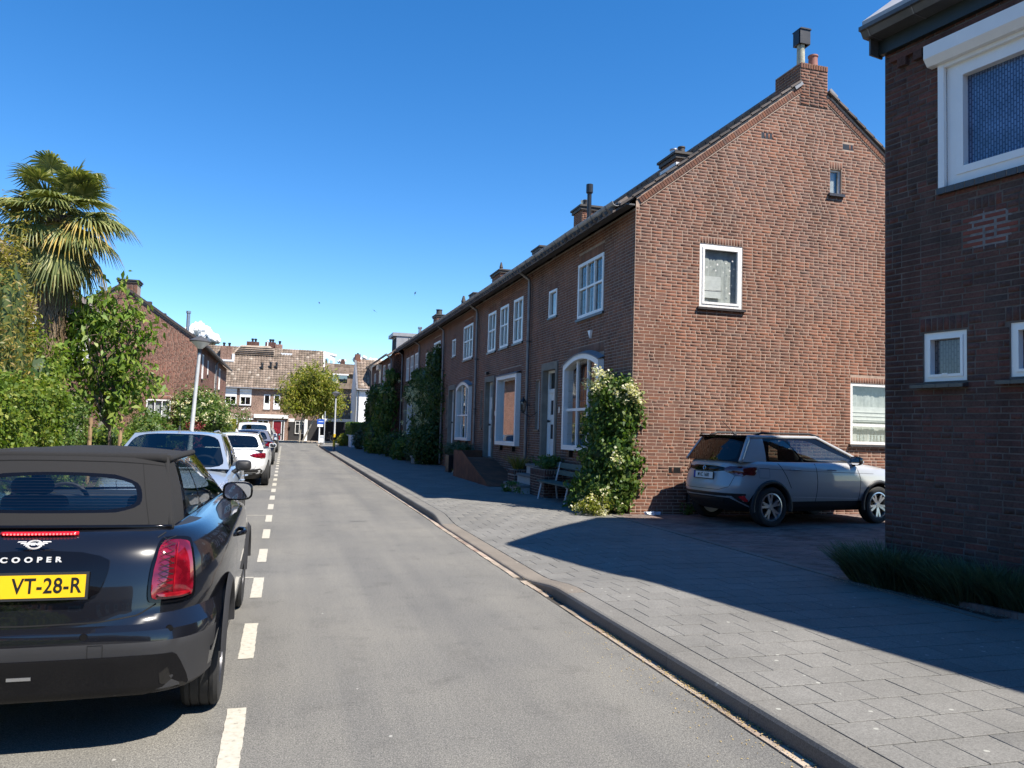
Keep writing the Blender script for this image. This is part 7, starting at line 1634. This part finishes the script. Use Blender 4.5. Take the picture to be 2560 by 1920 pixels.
b = atZ(804, 1106, .12); T = thing('utility_box', 'small whitish utility cabinet at the foot of the blue street sign', 'cabinet', tuple(b)); m = MB(); m.box((b[0]-.18, b[1]-.15, .1), (b[0]+.18, b[1]+.15, .75)); bevel(m.build('cabinet_body', M_white_old, T), .02); m = MB(); m.box((b[0]-.15, b[1]-.155, .5), (b[0]+.15, b[1]-.152, .7)); m.build('door', M_pole, T)
# parked bicycle by the garage
def bicycle(base, rot):
    T = thing('bicycle', 'dark bicycle standing in front of the garage at the far end', 'bicycle', base, local=True, rotz=rot)
    for y in (-.52, .52): m = MB(); m.lathe([(.335, -.015), (.345, 0), (.335, .015), (.325, 0)], (0, y, .345), 0, 28, True); w = m.build('wheel', M_rubber, T); q = MB(); [q.tube([(0, y, .345), (0, y+.33*math.cos(a), .345+.33*math.sin(a))], .003, 3) for a in np.arange(0, 6.28, .7)]; q.build('spokes', M_steel, w)
    m = MB(); [m.tube(p, .016, 6) for p in ([(0, -.52, .345), (0, -.1, .3), (0, .4, .85)], [(0, -.1, .3), (0, -.25, .9)], [(0, -.25, .85), (0, .4, .85)], [(0, .52, .345), (0, .4, 1.0)], [(0, -.52, .345), (0, -.25, .85)])]; m.build('frame', M_black, T)
    m = MB(); m.tube([(-.28, .3, 1.03), (-.1, .4, 1.05), (.1, .4, 1.05), (.28, .3, 1.03)], .014, 6); m.build('handlebar', M_black, T); m = MB(); m.box((-.08, -.38, .9), (.08, -.14, .95)); bevel(m.build('saddle', M_black, T), .02)
bb = atZ(818, 1106, .1); bicycle((bb[0], bb[1], .1), .5)
# rust-red steel ramp
M_rust = NT('corten'); _p = M_rust.pos(); _n = M_rust.noise(3.2, 7, _p).outputs[0]; M_rust.set(M_rust.ramp(_n, [(.3, (.085, .034, .022)), (.55, (.16, .06, .032)), (.75, (.22, .09, .045))]), .8, 0, .3); M_rust.bump(M_rust.noise(60, 4, _p).outputs[0], .3, .003); M_rust = M_rust.m
T = thing('steel_ramp', 'rust-brown steel access ramp rising to the second house door', 'ramp', (5.7, 22.5, .12)); Xr = 5.3
m = MB(); m.prism([(Xr+.02, 20.3, .1), (Xr+.02, 20.3, .145), (Xr+.02, 23.5, .74), (Xr+.02, 24.9, .74), (Xr+.02, 24.9, .1)], (XF-Xr-.03, 0, 0)); m.build('ramp_deck', M_rust, T)
ys_ = [20.3, 21.5, 22.7, 23.75, 24.9]; zt = lambda y: .14+(min(y, 23.75)-20.3)/3.45*.82
for a, c in zip(ys_, ys_[1:]):
    m = MB(); m.prism([(Xr-.015, a+.004, .1), (Xr-.015, a+.004, zt(a)), (Xr-.015, c-.004, zt(c)), (Xr-.015, c-.004, .1)], (.03, 0, 0)); m.build('side_plate', M_rust, T)
m = MB(); m.box((Xr, 24.88, .1), (XF-.02, 24.91, .96)); m.build('end_plate', M_rust, T)
# steps, brick planters and bench at the first door
M_step = plain('step_stone', (.17, .165, .155), .85, var=.25, scale=6, bump=.3)
T = thing('door_steps', 'three grey stone steps up to the white door of the end house', 'steps', (5.9, 18.5, .12))
for k, (x, h) in enumerate(((5.5, .33), (5.76, .56), (6.0, .8))):
    m = MB(); m.box((x, 18.12-.1*(k == 0), .1), (XF-.005, 19.25+.25*(k == 0), h-.06)); m.build('riser', M_patch, T); m = MB(); m.box((x-.03, 18.1-.1*(k == 0), h-.06), (XF-.004, 19.27+.25*(k == 0), h)); m.build('tread', M_step, T)
def brick_planter(lab, x0, y0, y1, h, seed):
    T = thing('brick_planter', lab, 'planter', ((x0+XF)/2, (y0+y1)/2, .12)); w = MB(); w.box((x0, y0, .1), (XF-.01, y1, h)); w = w.build('planter_wall', M_mortar_dark, T)
    for O, u, n, L in (((x0, y0, 0), (0, 1, 0), (-1, 0, 0), y1-y0), ((x0, y0, 0), (1, 0, 0), (0, -1, 0), XF-x0)):
        f = WF(O, u, n); brickwork(w, f, bond(0, L, .1, h-.12, (), seed=seed)+soldiers(0, L, h-.12, .115), M_brick_dark, 0, .004)
    m = MB(); m.box((x0+.06, y0+.06, h), (XF-.06, y1-.06, h+.01)); m.build('soil', M_soil, T)
brick_planter('brick planter between the bench and the steps of the end house', 5.72, 17.0, 18.05, .76, 5); brick_planter('low brick planter on the far side of the steps', 5.75, 19.5, 20.1, .62, 6)
shrub('planter_plant', 'low leafy plant growing in the brick planter by the steps', (6.0, 17.5, .76), (.28, .5, .14), 'green', 24, 30, .07, 101, cat='plant', stems=False)
def spiky(lab, base, n, h, mat, seed, grp=None): o = tuft('spiky_plant', lab, base, .16, h, n, seed, mat, .008); o['group'] = grp or 'spiky plants in the planters'
spiky('spiky grass in the low planter beyond the steps', (5.95, 19.8, .62), 160, .42, 'olive', 102)
shrub('weed', 'green weeds spreading at the foot of the steps', (5.45, 18.5, .12), (.22, .55, .12), 'green', 22, 26, .06, 103, cat='plant', stems=False, corem=None)
T = thing('garden_bench', 'weathered green bench half hidden by the climbing hydrangea', 'bench', (5.8, 15.8, .12)); M_bench = plain('bench_green', (.055, .1, .085), .7, var=.2)
for k in range(3): m = MB(); m.box((5.55+k*.13, 14.9, .5), (5.66+k*.13, 17.0, .535)); m.build('seat_slat', M_bench, T)
for k in range(2): m = MB(); m.obox((6.0+k*.03, 15.95, .72+k*.16), ((0, 1, 0), (.18, 0, .98), (.98, 0, -.18)), (1.05, .055, .012)); m.build('back_slat', M_bench, T)
for y in (15.1, 16.8): m = MB(); m.tube([(5.52, y, .12), (5.6, y, .5)], .022, 6); m.tube([(5.98, y, .12), (5.93, y, .5), (6.04, y, .95)], .022, 6); m.tube([(5.56, y, .49), (5.94, y, .49)], .02, 6); m.build('leg', M_pole, T)
# black planters with lavender beyond the ramp
for y, lab in ((25.6, 'black planter of lavender nearest the ramp'), (27.0, 'black planter of lavender second from the ramp')):
    T = thing('tall_planter', lab, 'planter', (5.75, y, .12), 'black planters'); m = MB(); m.box((5.5, y-.28, .1), (6.0, y+.28, .72)); bevel(m.build('planter_box', M_black, T), .015); m = MB(); m.box((5.53, y-.25, .72), (5.97, y+.25, .724)); m.build('soil', M_soil, T)
    shrub('lavender', 'rounded lavender growing in the %s' % lab, (5.75, y, .72), (.34, .36, .22), 'lav', 40, 40, .09, int(y*3), cat='plant', stems=False, aspect=.2)
shrub('flowers', 'small white and yellow flowers at the far foot of the ramp', (5.5, 25.1, .12), (.15, .2, .12), 'green', 14, 20, .05, 105, (('petals', 'white', 5, 12, .04, 1, 0), ('petals', 'yellow', 5, 12, .04, 1, -.2)), cat='plant', stems=False)
for (x, y, r, h, lab) in ((5.35, 33.2, .16, .34, 'grey flowerpot in front of the tall flowering climber'), (5.3, 38.3, .17, .28, 'terracotta flowerpot beside the broad dark shrub')):
    T = thing('flowerpot', lab, 'flowerpot', (x, y, .12)); m = MB(); m.lathe([(r*.7, .0), (r, h*.85), (r*1.08, h*.85), (r*1.08, h), (r*.9, h), (r*.85, h*.8)], (x, y, .12), 2, 18); autosmooth(m.build('pot', M_patch if 'grey' in lab else M_terra, T)); m = MB(); m.lathe([(0, h*.85), (r*.9, h*.85)], (x, y, .12), 2, 18); m.build('soil', M_soil, T)
# lantern beside the first drainpipe, porch light, bracket
T = thing('wall_lantern', 'black iron wall lantern between the drainpipe and the slit window', 'lantern', (6.1, 19.75, 2.2)); lx, ly, lz = 6.0, 19.68, 2.3
m = MB(); m.tube([(XF, ly-.3, lz-.18), (6.15, ly-.15, lz-.3), (lx, ly, lz-.2)], .012, 6); m.build('bracket', M_black, T)
m = MB(); m.lathe([(.05, -.16), (.085, .08), (.0, .08)], (lx, ly, lz), 2, 6); m.build('lantern_glass', glass_mat('lantern_glass', (.8, .8, .75), .1), T); m = MB(); m.lathe([(.02, -.2), (.055, -.165), (.05, -.155)], (lx, ly, lz), 2, 6); m.build('lantern_base', M_black, T)
for k in range(6): a = k*math.pi/3; m = MB(); m.tube([(lx+.05*math.cos(a), ly+.05*math.sin(a), lz-.16), (lx+.085*math.cos(a), ly+.085*math.sin(a), lz+.08)], .006, 4); m.build('lantern_bar', M_black, T)
m = MB(); m.lathe([(.1, .08), (.07, .13), (.03, .17), (.012, .22), (.0, .23)], (lx, ly, lz), 2, 6); m.build('lantern_cap', M_black, T)
o = MB().box((XF-.1, 24.45, 3.42), (XF, 24.65, 3.5)).build('porch_light', M_black); tag(o, 'small black porch light above the ramp house door', 'lamp')
o = MB().prism([(XF-.005, 15.62, 3.83), (XF-.005, 15.78, 3.83), (XF-.005, 15.66, 3.66)], (-.05, 0, 0)).build('wall_bracket', M_white); tag(o, 'small white triangular bracket on the end house front', 'bracket')
# crumpled plastic and a weed at the gable's foot
bm = bmesh.new(); bmesh.ops.create_icosphere(bm, subdivisions=3, radius=1)
for v in bm.verts: k = 1+.35*math.sin(9*v.co.x+2)+.3*math.sin(11*v.co.y+5*v.co.z); v.co = Vector((6.66+v.co.x*.15*k, 13.38+v.co.y*.06*k, .16+v.co.z*.035*k))
me = bpy.data.meshes.new('plastic_bag'); bm.to_mesh(me); bm.free(); me.materials.append(plain('plastic_bluish', (.5, .58, .68), .3)); tag(link('plastic_bag', me), 'crumpled pale blue plastic at the foot of the gable', 'litter')
shrub('weed', 'small weed against the gable behind the SUV', (7.36, 13.42, .13), (.14, .07, .11), 'green', 10, 20, .05, 107, cat='plant', stems=False, corem=None)
# wire-thin antenna free sky: a few swifts and low clouds
M_bird = plain('bird_dark', (.02, .02, .025), .8)
for (x, y, a, lab) in ((1038, 733, .9, 'swift high in the sky, rightmost of three'), (936, 777, .2, 'swift in the sky, middle of three'), (798, 757, -.8, 'swift in the sky, leftmost of three')):
    p = C0+ray(x, y)*60; T = thing('bird', lab, 'bird', tuple(p), 'swifts in the sky', local=True); T.rotation_euler = (a, .5, a*2)
    m = MB(); m.lathe([(0, -.09), (.025, -.04), (.03, .02), (.012, .08), (.0, .1)], (0, 0, 0), 1, 8); m.build('body', M_bird, T)
    for sx in (-1, 1): m = MB(); m.prism([(0, .03, 0), (sx*.1, .06, .02), (sx*.22, -.06, .0), (sx*.1, .01, .02), (0, -.03, 0)], (0, 0, .006)); m.build('wing', M_bird, T)
M_cloud = NT('cloud'); M_cloud.set((.8, .8, .8), 1.0, 0, 0); M_cloud.bump(M_cloud.noise(.05, 6, M_cloud.pos()).outputs[0], 1, 8); M_cloud = M_cloud.m
def cloud(lab, x, y, wpx, hpx, dist, seed):
    g = np.random.default_rng(seed); c = C0+ray(x, y)*dist; sc = dist/FPX; bm = bmesh.new()
    for k in range(26):
        u = g.uniform(-1, 1); h = (1-abs(u)**1.6)*hpx; r = (.16+.2*g.random()*(1-abs(u)))*hpx*sc*1.3
        q = c+CR*u*wpx*.5*sc+Z*(g.uniform(0, .8)*h-hpx*.35)*sc+CF*g.normal()*wpx*.12*sc
        res = bmesh.ops.create_icosphere(bm, subdivisions=3, radius=r, matrix=Matrix.Translation(q))
        for v in res['verts']: d = (v.co-Vector(q)).normalized(); v.co += d*r*(.16*math.sin(v.co.x*9/r+k)*math.sin(v.co.z*8/r)+.12*math.sin(v.co.y*13/r+v.co.z*11/r))
    me = bpy.data.meshes.new('cloud'); bm.to_mesh(me); bm.free(); me.materials.append(M_cloud); me.polygons.foreach_set('use_smooth', [True]*len(me.polygons)); o = link('cloud', me); tag(o, lab, 'cloud', kind='stuff')
cloud('small white cloud above the left lamp post', 497, 835, 85, 42, 2600, 3); cloud('low cloud behind the link roof', 905, 899, 110, 16, 3000, 5)
# houses behind the viewer, which the car bodies and windows mirror
for (wfr, L, lab, sd_) in ((WF((-8.6, -34, 0), (0, 1, 0), (1, 0, 0)), 34, 'brick terrace behind the viewer on the left side of the street', 61), (WF((12, -36, 0), (-1, 0, 0), (0, 1, 0)), 24, 'brick terrace closing the street behind the viewer', 62)):
    hl = [(a, a+1.3, z, z+1.3) for a in np.arange(2, L-2, 3.2) for z in (1.2, 4.0)]
    H, w = gen_house('brick_house', lab, wfr, L, 8, 5.9, 3.0, M_brick, M_brick_left, hl, sd_, brick=False)
    for q in hl: window(H, wfr, *q, d=-.05)
    m = MB(); P = wfr.P; m.poly([P(-.2, 5.8, .3), P(L+.2, 5.8, .3), P(L+.2, 8.9, -4), P(-.2, 8.9, -4)]); m.poly([P(-.2, 8.9, -4), P(L+.2, 8.9, -4), P(L+.2, 5.8, -8.3), P(-.2, 5.8, -8.3)]); m.build('roof', M_tile, H)
box_hedge('hedge', 'hedge continuing behind the viewer on the left', -5.0, -4.2, -16, 7.9, .09, 1.9, 'hedge', 9000, .16, 91, .2)
